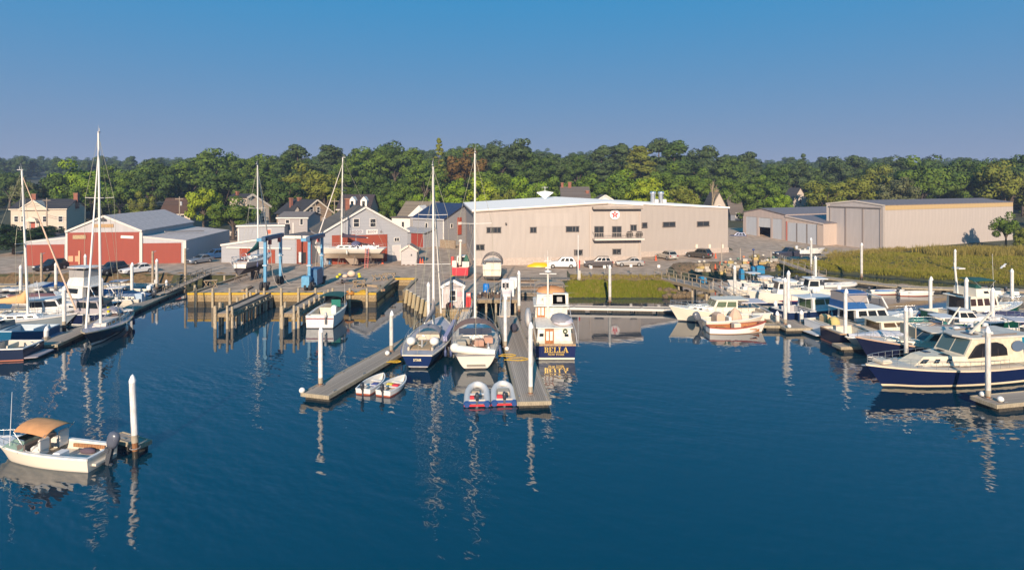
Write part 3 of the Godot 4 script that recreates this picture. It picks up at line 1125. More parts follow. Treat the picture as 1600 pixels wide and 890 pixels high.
# fixed pier on piles: deck outline at height y, posts given, rails along listed edges
func pier(label: String, out: PackedVector2Array, y: float, posts: Array, rails: Array, cat := "pier", deck_mat: Material = null) -> Node3D:
	var o := thing("timber_pier", label, cat)
	put("decking", MB.new().plate(out, y - 0.08, y), deck_mat if deck_mat else weathered(), o)
	for k in out.size():
		var a := Vector3(out[k].x, y - 0.25, out[k].y)
		var b2 := out[(k + 1) % out.size()]
		put("edge_beam", MB.new().beam(a, Vector3(b2.x, y - 0.25, b2.y), 0.16, 0.32), mat(0.33, 0.25, 0.15, 0.9, 0.0, "wood"), o)
	for p in posts:
		put("pile", MB.new().tube(Vector3(p.x, -1.5, p.z), Vector3(p.x, p.y, p.z), 0.15, 0.14, 8), mat(0.5, 0.41, 0.28, 0.9, 0.0, "wood"), o)
	for r in rails:
		handrail(o, r[0], r[1], 1.05, mat(0.36, 0.29, 0.2, 0.9, 0.0, "wood"))
	return o


func handrail(o: Node, a: Vector3, b: Vector3, h: float, m: Material, gap := 1.6, thick := 0.09) -> void:
	var n := maxi(1, int(a.distance_to(b) / gap))
	var up := Vector3(0, h, 0)
	put("hand_rail", MB.new().beam(a + up, b + up, thick, thick * 0.8), m, o)
	put("middle_rail", MB.new().beam(a + up * 0.5, b + up * 0.5, thick * 0.7, thick * 0.7), m, o)
	for k in n + 1:
		var p := a.lerp(b, k / float(n))
		put("rail_post", MB.new().box(p + up * 0.48, Vector3(thick, h * 0.98, thick)), m, o)


func gangway(label: String, a: Vector3, b: Vector3, wide: float, deck: Material, rail_m: Material, h := 1.0) -> void:
	var o := thing("gangway", label, "gangway")
	put("walkway", MB.new().beam(a, b, wide, 0.12), deck, o)
	var f := (b - a).normalized()
	var s := f.cross(Vector3.UP).normalized() * (wide / 2 + 0.04)
	for k in [-1.0, 1.0]:
		handrail(o, a + s * k, b + s * k, h, rail_m, 1.5, 0.06)
		var n := int(a.distance_to(b) / 1.5)
		var t := MB.new()
		for i in n:
			t.beam((a + s * k).lerp(b + s * k, i / float(n)), (a + s * k).lerp(b + s * k, (i + 1) / float(n)) + Vector3(0, h, 0), 0.04, 0.04)
		put("truss", t, rail_m, o)


# ---------------------------------------------------------------- buildings
# window on a wall of a building: at is its centre; face "f" front, "r" right, "l" left
func window(parent: Node, at: Vector3, w: float, h: float, frame: Material, face: Variant = "f", cols := 1, rows := 1, called := "window", glass: Material = null) -> MeshInstance3D:
	var b := Basis(Vector3.UP, face if face is float else {"f": 0.0, "r": PI / 2, "l": -PI / 2}[face])
	var m := MB.new()
	var t := 0.11
	var q := func(x: float, y: float, sx: float, sy: float, z := 0.04, sz := 0.1) -> void: m.box(at + b * Vector3(x, y, z), Vector3(sx, sy, sz), b)
	q.call(0.0, h / 2 + t / 2, w + 2 * t, t); q.call(0.0, -h / 2 - t / 2, w + 2 * t + 0.08, t, 0.06, 0.16)
	q.call(-w / 2 - t / 2, 0.0, t, h); q.call(w / 2 + t / 2, 0.0, t, h)
	for k in cols - 1: q.call(-w / 2 + w * (k + 1) / cols, 0.0, 0.07, h, 0.03, 0.06)
	for k in rows - 1: q.call(0.0, -h / 2 + h * (k + 1) / rows, w, 0.06, 0.028, 0.06)
	var o := put(called, m, frame, parent)
	put("pane", MB.new().box(at + b * Vector3(0, 0, 0.012), Vector3(w, h, 0.02), b), glass if glass else mat(0.03, 0.034, 0.038, 0.08), o)
	return o


func door(parent: Node, at: Vector3, w: float, h: float, m: Material, trim: Material, face: Variant = "f", called := "door", out := 0.05) -> MeshInstance3D:
	var b := Basis(Vector3.UP, face if face is float else {"f": 0.0, "r": PI / 2, "l": -PI / 2}[face])
	var o := put(called, MB.new().box(at + b * Vector3(0, h / 2, out / 2), Vector3(w, h, out), b), m, parent)
	if trim:
		var t := MB.new()
		t.box(at + b * Vector3(0, h + 0.08, 0.05), Vector3(w + 0.32, 0.16, 0.1), b)
		for s in [-1, 1]: t.box(at + b * Vector3(s * (w / 2 + 0.08), h / 2, 0.05), Vector3(0.16, h, 0.1), b)
		put("door_frame", t, trim, o)
	return o


# gabled building: front-left foot at `at`, local x along the front, -z to the back
# gable "f": the gable faces the front, "s": the ridge runs along the front
func building(called: String, label: String, at: Vector3, to: Vector3, deep: float, eave: float, ridge: float, gable: String, wall: Material, roof: Material, trim: Material, group := "", cat := "building", over := 0.35) -> Node3D:
	var o := thing(called, label, cat, at, 0.0, group)
	var v := to - at
	o.rotation.y = atan2(-v.z, v.x)
	var w := Vector2(v.x, v.z).length()
	o.set_meta("w", w)
	shell(o, 0.0, w, 0.0, deep, 0.0, eave, ridge, gable, wall, roof, trim, over)
	o.remove_meta("w")
	return o


func shell(o: Node, x0: float, x1: float, z0: float, deep: float, y0: float, eave: float, ridge: float, gable: String, wall: Material, roof: Material, trim: Material, over := 0.35) -> void:
	var w := x1 - x0
	var foot := -0.8 if y0 == 0.0 else y0
	if gable == "f":
		var mid := (x0 + x1) / 2
		put("wall", MB.new().prism(PackedVector2Array([Vector2(x0, foot), Vector2(x1, foot), Vector2(x1, eave), Vector2(mid, ridge), Vector2(x0, eave)]), z0 - deep, z0), wall, o)
		var k := (ridge - eave) / (w / 2)
		for s in [-1.0, 1.0]:
			var e := Vector2(mid + s * (w / 2 + over), eave - k * over)
			var m := MB.new()
			m.prism(PackedVector2Array([Vector2(mid, ridge + 0.02), e + Vector2(0, 0.02), e + Vector2(0, 0.17), Vector2(mid, ridge + 0.17)]), z0 - deep - over, z0 + over)
			put("roof", m, roof, o)
			if trim:
				put("rake_board", MB.new().beam(Vector3(mid, ridge + 0.03, z0 + over + 0.035), Vector3(e.x, e.y + 0.03, z0 + over + 0.035), 0.06, 0.32), trim, o)
	elif gable == "s":
		var mid := z0 - deep / 2
		put("wall", MB.new().prism(PackedVector2Array([Vector2(z0, foot), Vector2(z0, eave), Vector2(mid, ridge), Vector2(z0 - deep, eave), Vector2(z0 - deep, foot)]), x0, x1, "x"), wall, o)
		var k := (ridge - eave) / (deep / 2)
		for s in [-1.0, 1.0]:
			var e := Vector2(mid + s * (deep / 2 + over), eave - k * over)
			put("roof", MB.new().prism(PackedVector2Array([Vector2(mid, ridge + 0.02), e + Vector2(0, 0.02), e + Vector2(0, 0.17), Vector2(mid, ridge + 0.17)]), x0 - over, x1 + over, "x"), roof, o)
		if trim: put("fascia", MB.new().box(Vector3((x0 + x1) / 2, eave - k * over + 0.0, z0 + over + 0.035), Vector3(w + 2 * over, 0.24, 0.07)), trim, o)
	else:   # single pitch; eave at x0, ridge at x1
		put("wall", MB.new().prism(PackedVector2Array([Vector2(x0, foot), Vector2(x1, foot), Vector2(x1, ridge), Vector2(x0, eave)]), z0 - deep, z0), wall, o)
		var k := (ridge - eave) / w
		put("roof", MB.new().prism(PackedVector2Array([Vector2(x0 - over, eave - k * over + 0.02), Vector2(x1 + over, ridge + k * over + 0.02), Vector2(x1 + over, ridge + k * over + 0.17), Vector2(x0 - over, eave - k * over + 0.17)]), z0 - deep - over, z0 + over), roof, o)
		if trim: put("fascia", MB.new().beam(Vector3(x0 - over, eave - k * over, z0 + over + 0.035), Vector3(x1 + over, ridge + k * over, z0 + over + 0.035), 0.06, 0.34), trim, o)


func chimney(o: Node, at: Vector3, h: float, w := 0.8, m: Material = null) -> void:
	var c := put("chimney", MB.new().box(at + Vector3(0, h / 2 - 0.8, 0), Vector3(w, h + 1.6, w)), m if m else mat(0.26, 0.1, 0.065, 0.9, 0.0, "dirty"), o)
	put("chimney_cap", MB.new().box(at + Vector3(0, h + 0.1, 0), Vector3(w + 0.2, 0.2, w + 0.2)), mat(0.3, 0.14, 0.09, 0.9), c)


func ribs_on(o: Node, called: String, x0: float, x1: float, y0: float, y1: float, n: int, m: Material, z := 0.03) -> void:
	for k in n:
		var x := lerpf(x0, x1, (k + 0.5) / n)
		put(called, MB.new().box(Vector3(x, (y0 + y1) / 2, z), Vector3((x1 - x0) / n - 0.05, y1 - y0, 0.06)), m, o)


func text(parent: Node, words_: String, at: Vector3, size: float, m: Material, turn := 0.0, called := "lettering", font := "Droid Sans", bold := true) -> MeshInstance3D:
	var t := TextMesh.new()
	var f := SystemFont.new()
	f.font_names = PackedStringArray([font])
	if bold: f.font_weight = 700
	t.font = f
	t.text = words_
	t.font_size = 32
	t.pixel_size = size / 32.0
	t.depth = 0.03
	var o := MeshInstance3D.new()
	o.mesh = t
	o.material_override = m
	o.name = within(parent, called)
	parent.add_child(o, true)
	o.position = at
	o.rotation.y = turn
	return o


# ---------------------------------------------------------------- vehicles (nose towards -z)
func car(called: String, label: String, at: Vector3, deg: float, kind: String, paint: Material, group := "", cat := "car") -> Node3D:
	var r := thing(called, label, cat, at, hd(deg), group)
	var L := 4.6
	var Wd := 1.85
	var hood := 0.95
	var top := 1.45
	var cab := [-0.55, 1.75, 0.85, 0.6]   # windscreen foot, back glass foot, rakes
	if kind == "suv":
		L = 4.7; Wd = 1.95; hood = 1.08; top = 1.74; cab = [-0.75, 2.15, 0.75, 0.45]
	elif kind == "wagon":
		L = 4.6; Wd = 1.85; hood = 1.0; top = 1.58; cab = [-0.6, 2.15, 0.8, 0.45]
	elif kind == "pickup":
		L = 5.6; Wd = 2.0; hood = 1.15; top = 1.85; cab = [-0.9, 0.8, 0.6, 0.2]
	var z0 := -L / 2
	var z1 := L / 2
	# body: side outline with rounded nose and tail, carried across in five rows so that the shoulders are round
	var prof := [Vector2(z0 + 0.05, 0.3), Vector2(z0, 0.5), Vector2(z0 + 0.06, 0.72), Vector2(z0 + 0.3, hood - 0.14), Vector2(cab[0] - 0.2, hood), Vector2(cab[1] - 0.05, hood + 0.03), Vector2(z1 - 0.1, hood - 0.02), Vector2(z1, 0.62), Vector2(z1 - 0.08, 0.32)]
	if kind == "sedan": prof[5] = Vector2(cab[1] + 0.05, hood + 0.02)
	var rows := []
	for q in [[-1.0, 0.0], [-0.97, 0.6], [-0.88, 1.0], [0.88, 1.0], [0.97, 0.6], [1.0, 0.0]]:
		var row := []
		for p in prof:
			var y: float = p.y
			if y > 0.7: y = lerpf(y - 0.16, y, q[1])
			row.append(Vector3(q[0] * Wd / 2, y, p.x * (1.0 if absf(q[0]) < 0.95 else 0.985)))
		rows.append(row)
	var bm := MB.new()
	bm.grid(rows)
	for s in [0, rows.size() - 1]:
		for k in range(1, prof.size() - 1): bm.tri(rows[s][0], rows[s][k], rows[s][k + 1])
	bm.box(Vector3(0, 0.33, 0), Vector3(Wd - 0.1, 0.12, L - 0.5))
	put("body", bm, paint, r)
	var wins := [["f", 0.06, 0.94, 0.12, 0.92], ["b", 0.08, 0.92, 0.15, 0.88]]
	var n := 3 if kind in ["suv", "wagon"] else 2
	for s in ["l", "r"]:
		for k in n: wins.append([s, 0.05 + k * 0.9 / n, 0.05 + (k + 1) * 0.9 / n - 0.04, 0.12, 0.86])
	house(r, "cabin", cab[0], cab[1], Wd - 0.16, Wd - 0.16, hood - 0.03, top - hood, cab[2], cab[3], 0.17, paint, wins)
	put("roof_panel", MB.new().plate(outline(cab[0] + cab[2] - 0.02, cab[1] - cab[3] + 0.02, Wd - 0.5, Wd - 0.5, 0.15, 0.05), top - 0.04, top + 0.03, 0.04), paint, r)
	if kind == "pickup":
		put("load_bed", MB.new().box(Vector3(0, hood + 0.06, 1.75), Vector3(Wd - 0.3, 0.03, 1.8)), mat(0.03, 0.03, 0.035, 0.8), r)
	for x in [-1, 1]:
		for z in [z0 + 0.85, z1 - 0.9]:
			var wheel := put("wheel", MB.new().tube(Vector3(x * (Wd / 2 - 0.21), 0.34, z), Vector3(x * (Wd / 2 + 0.015), 0.34, z), 0.34, 0.34, 14), mat(0.02, 0.02, 0.02, 0.8), r)
			put("rim", MB.new().tube(Vector3(x * (Wd / 2), 0.34, z), Vector3(x * (Wd / 2 + 0.03), 0.34, z), 0.2, 0.18, 10), mat(0.45, 0.45, 0.45, 0.3, 0.7), wheel)
		put("headlight", MB.new().cham(Vector3(x * (Wd / 2 - 0.28), hood - 0.28, z0 + 0.1), Vector3(0.42, 0.16, 0.22), 0.04), mat(0.7, 0.7, 0.68, 0.1), r)
		put("tail_light", MB.new().cham(Vector3(x * (Wd / 2 - 0.16), hood - 0.2, z1 - 0.05), Vector3(0.24, 0.26, 0.14), 0.03), mat(0.3, 0.015, 0.015, 0.25), r)
		put("mirror", MB.new().cham(Vector3(x * (Wd / 2 + 0.08), hood + 0.06, cab[0] + 0.25), Vector3(0.2, 0.13, 0.12), 0.03), paint, r)
	put("grille", MB.new().box(Vector3(0, 0.58, z0 + 0.03), Vector3(Wd * 0.5, 0.24, 0.1)), mat(0.02, 0.02, 0.022, 0.5), r)
	put("number_plate", MB.new().box(Vector3(0, 0.66, z1 + 0.005), Vector3(0.5, 0.14, 0.03)), mat(0.65, 0.65, 0.62, 0.5), r)
	return r


# ---------------------------------------------------------------- trees
func crown_mesh(kind: String, seed_: int) -> ArrayMesh:
	var r := RandomNumberGenerator.new()
	r.seed = seed_
	var st := SurfaceTool.new()
	st.begin(Mesh.PRIMITIVE_TRIANGLES)
	var clumps := []     # [centre, radii, tone]
	var H := 16.0
	if kind == "broad" or kind == "round":
		var n := 46 if kind == "broad" else 40
		for k in n:
			var a := r.randf() * TAU
			var el := asin(r.randf_range(-0.75, 1.0))
			var rad := r.randf_range(0.55, 1.0) if k > 8 else r.randf_range(0.1, 0.5)
			var e := Vector3(5.6, 5.6, 5.6) if kind == "broad" else Vector3(5.8, 6.2, 5.8)
			var c := Vector3(cos(a) * cos(el) * e.x, sin(el) * e.y, sin(a) * cos(el) * e.z) * rad
			c *= 1.0 + 0.25 * sin(a * 2.0 + seed_) * (1.0 if kind == "broad" else 0.3)
			var s := r.randf_range(1.3, 2.3)
			clumps.append([c + Vector3(0, 9.8 if kind == "broad" else 8.2, 0), Vector3(s, s * 0.78, s), r.randf_range(0.68, 1.25)])
	elif kind == "pine":
		for k in 46:
			var u := r.randf_range(0.2, 1.0)
			var a := r.randf() * TAU
			var reach := 4.3 * (1.05 - pow(u, 2.2)) * r.randf_range(0.35, 1.0) + 0.4
			var s := r.randf_range(1.0, 1.9) * (1.15 - u * 0.35)
			clumps.append([Vector3(cos(a) * reach, u * 17.0 + 0.6, sin(a) * reach), Vector3(s * 1.15, s * 0.75, s * 1.15), r.randf_range(0.65, 1.2)])
	else:  # spruce
		for k in 60:
			var u := r.randf_range(0.06, 1.0)
			var a := r.randf() * TAU
			var reach := 3.6 * (1.0 - u) * r.randf_range(0.6, 1.0) + 0.1
			clumps.append([Vector3(cos(a) * reach, u * 18.0 + 1.0, sin(a) * reach), Vector3(1.2, 0.5, 1.2) * (1.1 - u * 0.75), r.randf_range(0.65, 1.15)])
	for c in clumps:
		var n := int(125 * clampf(c[1].x * c[1].x / 2.4, 0.35, 1.5))
		for k in n:
			var dir := Vector3(r.randfn(), r.randfn(), r.randfn()).normalized()
			var p: Vector3 = c[0] + dir * c[1] * r.randf_range(0.7, 1.05)
			var nn := (dir + Vector3(r.randfn(), r.randfn(), r.randfn()) * 0.3).normalized()
			var t := nn.cross(Vector3(r.randfn(), r.randfn(), r.randfn())).normalized()
			var b := nn.cross(t)
			var s := r.randf_range(0.2, 0.46)
			var v: float = c[2] * r.randf_range(0.82, 1.18)
			st.set_color(Color(v * r.randf_range(0.9, 1.12), v, v * r.randf_range(0.8, 1.1)))
			st.set_normal((dir + Vector3(0, 0.15, 0)).normalized())
			var q := [p - t * s, p - b * s * 0.6, p + t * s, p + b * s * 0.6]
			for i in [0, 2, 1, 0, 3, 2]: st.add_vertex(q[i])
	return st.commit()


func leaf_mat(r: float, g: float, b: float) -> StandardMaterial3D:
	var key := "leaf %f %f %f" % [r, g, b]
	if not mats.has(key):
		var m := StandardMaterial3D.new()
		m.albedo_color = lin(r, g, b)
		m.vertex_color_use_as_albedo = true
		m.roughness = 0.75
		m.metallic_specular = 0.3
		m.cull_mode = BaseMaterial3D.CULL_DISABLED
		m.backlight_enabled = true
		m.backlight = Color(0.22, 0.25, 0.1)
		mats[key] = m
	return mats[key]


func crown(kind: String, v: int) -> ArrayMesh:
	var key := "%s%d" % [kind, v]
	if not meshes.has(key): meshes[key] = crown_mesh(kind, 100 + v * 7 + kind.length())
	return meshes[key]


func trunk_mesh(kind: String) -> ArrayMesh:
	var key := "trunk" + kind
	if not meshes.has(key):
		var m := MB.new()
		if kind == "spruce" or kind == "pine":
			m.tube(Vector3(0, -1, 0), Vector3(0.1, 16.0, 0), 0.34, 0.08, 8)
			for k in 9:
				var a := k * 2.4
				m.tube(Vector3(0, 5.0 + k, 0), Vector3(cos(a) * 2.6, 5.6 + k, sin(a) * 2.6), 0.09, 0.03, 5)
		else:
			m.tube(Vector3(0, -1, 0), Vector3(0.15, 5.0, 0.1), 0.48, 0.34, 9)
			for k in 7:
				var a := k * 0.9 + 0.3
				var e := Vector3(cos(a) * 3.2, 8.5 + (k % 3) * 1.6, sin(a) * 3.2)
				m.tube(Vector3(0.15, 4.4 + (k % 2) * 0.5, 0.1), e * Vector3(0.5, 0.8, 0.5), 0.24, 0.16, 6)
				m.tube(e * Vector3(0.5, 0.8, 0.5), e, 0.16, 0.06, 6)
		meshes[key] = m.mesh()
	return meshes[key]


var LEAF := {"dark": [0.061, 0.1, 0.0195], "mid": [0.0952, 0.1488, 0.0195], "fresh": [0.1586, 0.244, 0.0159], "olive": [0.1525, 0.1684, 0.0244], "bronze": [0.1464, 0.0878, 0.0244], "blue": [0.0659, 0.0976, 0.0317], "yellow": [0.2318, 0.2928, 0.0171], "grey": [0.122, 0.1318, 0.0549]}
var NAMED := {"broad": "broadleaf_tree", "round": "broadleaf_tree", "pine": "pine_tree", "spruce": "spruce_tree"}


# tree whose top shows at (px, py) of the photograph when it stands at depth d
func tree(label: String, px: float, py: float, d: float, kind: String, tint: String, fat := 1.0, group := "", v := 0) -> Node3D:
	var x := (px - 800.0) / F * d
	var y := land_y(x, d)
	var tall := yat(py, d) - y
	var full: float = {"broad": 16.6, "round": 15.6, "pine": 18.3, "spruce": 19.3}[kind]
	var s := tall / full
	var o := thing(NAMED[kind], label, "tree", Vector3(x, y - 0.2, -d), v * 1.7 + px * 0.11, group)
	o.scale = Vector3(s * fat, s, s * fat)
	var c: Array = LEAF[tint]
	put("trunk", trunk_mesh(kind), mat(0.12, 0.09, 0.065, 0.9, 0.0, "bark"), o)
	put("crown", crown(kind, v % 4), leaf_mat(c[0], c[1], c[2]), o)
	return o


# where the column px and row py meet the wall that runs from a to b: (distance along it, height over the ground at a)
func hit(a: Vector3, b: Vector3, px: float, py: float) -> Vector2:
	var k := (px - 800.0) / F
	var v := Vector2(b.x - a.x, b.z - a.z).normalized()
	var t := (-k * a.z - a.x) / (v.x + k * v.y)
	var d := -(a.z + v.y * t)
	return Vector2(t, yat(py, d) - a.y)


# a window that shows between those columns and rows on that wall
func window_at(o: Node, a: Vector3, b: Vector3, x0: float, x1: float, y0: float, y1: float, frame: Material, cols := 1, rows := 1, glass: Material = null) -> MeshInstance3D:
	var p := hit(a, b, x0, y0)
	var q := hit(a, b, x1, y1)
	return window(o, Vector3((p.x + q.x) / 2, (p.y + q.y) / 2, 0), q.x - p.x - 0.2, p.y - q.y - 0.15, frame, "f", cols, rows, "window", glass)


func foot(px: float, d: float) -> Vector3:
	var x := (px - 800.0) / F * d
	return Vector3(x, land_y(x, d), -d)


func warehouse() -> void:
	var A := Vector3(-6.4, LAND, -101.7)
	var B := Vector3(22.3, LAND, -105.0)
	var o := thing("warehouse", "long tan metal-sided boatyard warehouse with white roof and balcony", "warehouse", A)
	o.rotation.y = atan2(3.3, 28.7)
	var tan_ := mat(0.395, 0.345, 0.305, 0.6, 0.0, "siding")
	var base := mat(0.48, 0.40, 0.34, 0.85, 0.0, "dirty")
	var white := mat(0.95, 0.87, 0.78, 0.95)
	white.specular_mode = BaseMaterial3D.SPECULAR_DISABLED
	var dark := mat(0.09, 0.075, 0.065, 0.6)
	var P := [[0.0, 0.0, 9.0], [23.0, 0.0, 10.3], [28.9, 0.0, 9.97], [28.9, -7.5, 9.97], [51.6, -14.1, 8.8], [50.5, -43.0, 8.7], [22.0, -43.0, 10.3], [0.0, -43.0, 9.0], [0.0, -27.0, 9.0]]
	var m := MB.new()
	for k in P.size():
		var p: Array = P[k]
		var q: Array = P[(k + 1) % P.size()]
		m.quad(Vector3(p[0], -0.6, p[1]), Vector3(q[0], -0.6, q[1]), Vector3(q[0], q[2], q[1]), Vector3(p[0], p[2], p[1]))
	put("wall", m, tan_, o)
	# concrete footing, a little proud
	put("footing", MB.new().box(Vector3(14.45, 0.5, 0.05), Vector3(28.98, 1.5, 0.1)).box(Vector3(-0.05, 0.5, -13.5), Vector3(0.1, 1.5, 27.0)).beam(Vector3(29.0, 0.35, -7.45), Vector3(51.7, 0.35, -14.05), 0.1, 1.3), base, o)
	# roof: two slabs falling from the ridge
	for side in [[[0.0, 0.25, 9.0], [23.0, 0.25, 10.3], [22.0, -43.3, 10.3], [0.0, -43.3, 9.0]], [[22.0, -43.3, 10.3], [23.0, 0.25, 10.3], [29.2, 0.25, 9.96], [29.2, -7.3, 9.96], [51.9, -13.9, 8.78], [50.8, -43.3, 8.7]]]:
		var r := MB.new()
		var lo := []; var up := []
		for p in side:
			lo.append(Vector3(p[0] - (0.3 if p[0] == 0.0 else 0.0), p[2] + 0.02, p[1])); up.append(Vector3(p[0] - (0.3 if p[0] == 0.0 else 0.0), p[2] + 0.3, p[1]))
		for k in lo.size(): r.quad(lo[k], lo[(k + 1) % lo.size()], up[(k + 1) % lo.size()], up[k])
		for k in range(1, lo.size() - 1):
			r.tri(up[0], up[k], up[k + 1]); r.tri(lo[0], lo[k + 1], lo[k])
		put("roof", r, white, o)
	put("gutter", MB.new().beam(Vector3(-0.38, 8.9, 0.2), Vector3(-0.38, 8.9, -43.2), 0.16, 0.22), dark, o)
	put("roof_edge", MB.new().beam(Vector3(-0.3, 9.05, 0.31), Vector3(23.0, 10.36, 0.31), 0.1, 0.24), mat(0.42, 0.34, 0.27, 0.6), o)
	# canopy over the balcony bay
	put("canopy", MB.new().box(Vector3(24.6, 9.6, 0.55), Vector3(8.8, 0.34, 1.1)), mat(0.36, 0.3, 0.25, 0.6, 0.0, "soft"), o)
	put("canopy_soffit", MB.new().box(Vector3(24.6, 9.39, 0.55), Vector3(8.6, 0.06, 1.0)), mat(0.12, 0.1, 0.085, 0.7), o)
	var fr := mat(0.13, 0.11, 0.1, 0.5)
	for w in [[760, 783, 363.5, 355, 4], [828, 838.5, 363.2, 355, 2], [884, 905, 362, 353.5, 2], [985, 995, 360, 351.3, 2], [897, 910.5, 398.5, 390.3, 2], [957, 970.5, 397, 389, 2], [743, 757, 390.5, 382, 2]]:
		window_at(o, A, B, w[0], w[1], w[2], w[3], fr, w[4], 1)
	for w in [[928.5, 943.5], [956.3, 971.3]]:
		var p := hit(A, B, w[0], 370.3)
		var q := hit(A, B, w[1], 353)
		var dr := window(o, Vector3((p.x + q.x) / 2, (p.y + q.y) / 2, 0), q.x - p.x - 0.2, q.y - p.y - 0.2 if q.y > p.y else p.y - q.y, fr, "f", 2, 1, "balcony_door")
	# right wing windows
	var C := Vector3(22.5, LAND, -112.6)
	var E := Vector3(43.3, LAND, -121.6)
	var wing := Vector3(29.95, 0, -7.53)
	var ang := 0.295
	var bs := Basis(Vector3.UP, ang)
	for w in [[1003.5, 1011.5, 355.3, 347.5, 1], [1036, 1055.5, 354.3, 346.3, 2], [1089.5, 1108.5, 353.6, 345.4, 2]]:
		var p := hit(C, E, w[0], w[2])
		var q := hit(C, E, w[1], w[3])
		window(o, wing + bs * Vector3((p.x + q.x) / 2, 0, -0.35 * 0.0) + Vector3(0, (p.y + q.y) / 2, 0), q.x - p.x - 0.2, q.y - p.y - 0.15, fr, ang, w[4], 1)
	for px in [1088.5, 1109, 1129]:
		var p := hit(C, E, px, 384.5)
		put("wall_plate", MB.new().box(wing + bs * Vector3(p.x, p.y, 0.06), Vector3(0.5, 0.75, 0.12), bs), mat(0.72, 0.64, 0.52, 0.5), o)
	# side windows and gear
	for z in [-8.0, -15.0]: window(o, Vector3(0, 5.4, z), 1.1, 1.4, fr, "l")
	var lamp := put("wall_light", MB.new().box(Vector3(5.4, 7.0, 0.25), Vector3(0.25, 0.3, 0.5)), dark, o)
	put("bracket", MB.new().beam(Vector3(5.4, 7.0, 0.0), Vector3(5.4, 7.1, 0.4), 0.06, 0.06), dark, lamp)
	for k in 9:
		var x := 2.9 + k * 2.9
		put("panel_seam", MB.new().box(Vector3(x, 5.1, 0.015), Vector3(0.05, 7.5, 0.03)), mat(0.36, 0.31, 0.275, 0.6), o)
	for x in [0.25, 19.9, 28.6]:
		put("downpipe", MB.new().box(Vector3(x, 4.6, 0.12), Vector3(0.14, 8.6, 0.14)), mat(0.46, 0.38, 0.32, 0.5), o)
	# lettering board: pale panel on the wall
	put("pale_panel", MB.new().box(Vector3(13.4, 7.6, 0.02), Vector3(6.5, 2.2, 0.04)), mat(0.415, 0.362, 0.32, 0.6, 0.0, "siding"), o)
	# balcony
	var p0 := hit(A, B, 925.5, 373)
	var p1 := hit(A, B, 1002.5, 373)
	var by := p0.y
	var bal := put("balcony", MB.new().box(Vector3((p0.x + p1.x) / 2, by, 0.85), Vector3(p1.x - p0.x, 0.28, 1.7)), mat(0.6, 0.52, 0.45, 0.6), o)
	var rl := MB.new()
	rl.beam(Vector3(p0.x, by + 1.15, 1.65), Vector3(p1.x, by + 1.15, 1.65), 0.06, 0.06)
	rl.beam(Vector3(p0.x, by + 0.3, 1.65), Vector3(p1.x, by + 0.3, 1.65), 0.04, 0.04)
	rl.beam(Vector3(p0.x + 0.03, by + 1.15, 0.0), Vector3(p0.x + 0.03, by + 1.15, 1.65), 0.06, 0.06)
	var n := 30
	for k in n + 1:
		var x := lerpf(p0.x + 0.03, p1.x - 0.03, k / float(n))
		rl.box(Vector3(x, by + 0.65, 1.65), Vector3(0.03, 1.05, 0.03))
	put("railing", rl, mat(0.45, 0.38, 0.32, 0.5), bal)
	# star emblem on a white disc
	var s := hit(A, B, 960.3, 335)
	var disc := put("emblem_disc", MB.new().tube(Vector3(s.x, s.y, 0.1), Vector3(s.x, s.y, 0.24), 0.86, 0.86, 32), mat(0.8, 0.78, 0.76, 0.4), o)
	var star := PackedVector2Array()
	for k in 10:
		var a := PI / 2 + TAU * k / 10.0
		var r := 0.72 if k % 2 == 0 else 0.29
		star.append(Vector2(s.x + cos(a) * r, s.y + sin(a) * r))
	put("emblem_star", MB.new().prism(star, 0.245, 0.28), mat(0.62, 0.02, 0.02, 0.4), disc)
	put("emblem_letter", MB.new().box(Vector3(s.x, s.y + 0.14, 0.3), Vector3(0.34, 0.09, 0.02)).box(Vector3(s.x, s.y - 0.07, 0.3), Vector3(0.09, 0.36, 0.02)), mat(0.8, 0.78, 0.76, 0.4), disc)
	# things that stand on the roof and on the balcony
	for k in 2:
		var px: float = [1020.5, 1033.0][k]
		var z := D(px, 128.0, yat(316, 128.0))
		var v := thing("roof_vent", ["left one of two shiny steel vent stacks on warehouse roof", "right one of two shiny steel vent stacks on warehouse roof"][k], "vent", z, 0.0, "steel vent stacks on the warehouse roof")
		put("stack", MB.new().tube(Vector3(0, -0.5, 0), Vector3(0, 2.2, 0), 0.52, 0.52, 16, false), mat(0.62, 0.62, 0.62, 0.25, 0.85), v)
		put("stack_cap", MB.new().lathe([[0.52, 1.75], [0.66, 1.8], [0.66, 2.15], [0.5, 2.3], [0, 2.3]], Vector3.ZERO, 16), mat(0.68, 0.68, 0.68, 0.25, 0.85), v)
		put("blower", MB.new().cham(Vector3(0.6, 0.3, 0.3), Vector3(0.8, 0.8, 0.8), 0.1), mat(0.55, 0.55, 0.54, 0.4, 0.5), v)
	var sk := thing("glass_skylight", "pale blue glass skylight standing on the ridge of the white roof", "skylight", D(851.5, 138.0, yat(308.5, 138.0)))
	for s2 in [-1.0, 1.0]:
		put("pane", MB.new().tri_panel(Vector3(0, -0.3, 0), Vector3(s2 * 1.9, 1.15, 0), Vector3(0, 1.5, 0)), mat(0.5, 0.58, 0.66, 0.15), sk)
		put("mullion", MB.new().beam(Vector3(0, -0.3, 0.08), Vector3(s2 * 1.9, 1.15, 0.08), 0.07, 0.07).beam(Vector3(s2 * 1.9, 1.15, 0.08), Vector3(0, 1.5, 0.08), 0.07, 0.07), mat(0.75, 0.75, 0.73, 0.4), sk)
	put("finial", MB.new().tube(Vector3(0, -0.6, 0), Vector3(0, 2.6, 0), 0.06, 0.05, 6).beam(Vector3(-0.7, 2.3, 0), Vector3(0.7, 2.3, 0), 0.05, 0.05), mat(0.7, 0.7, 0.68, 0.4), sk)
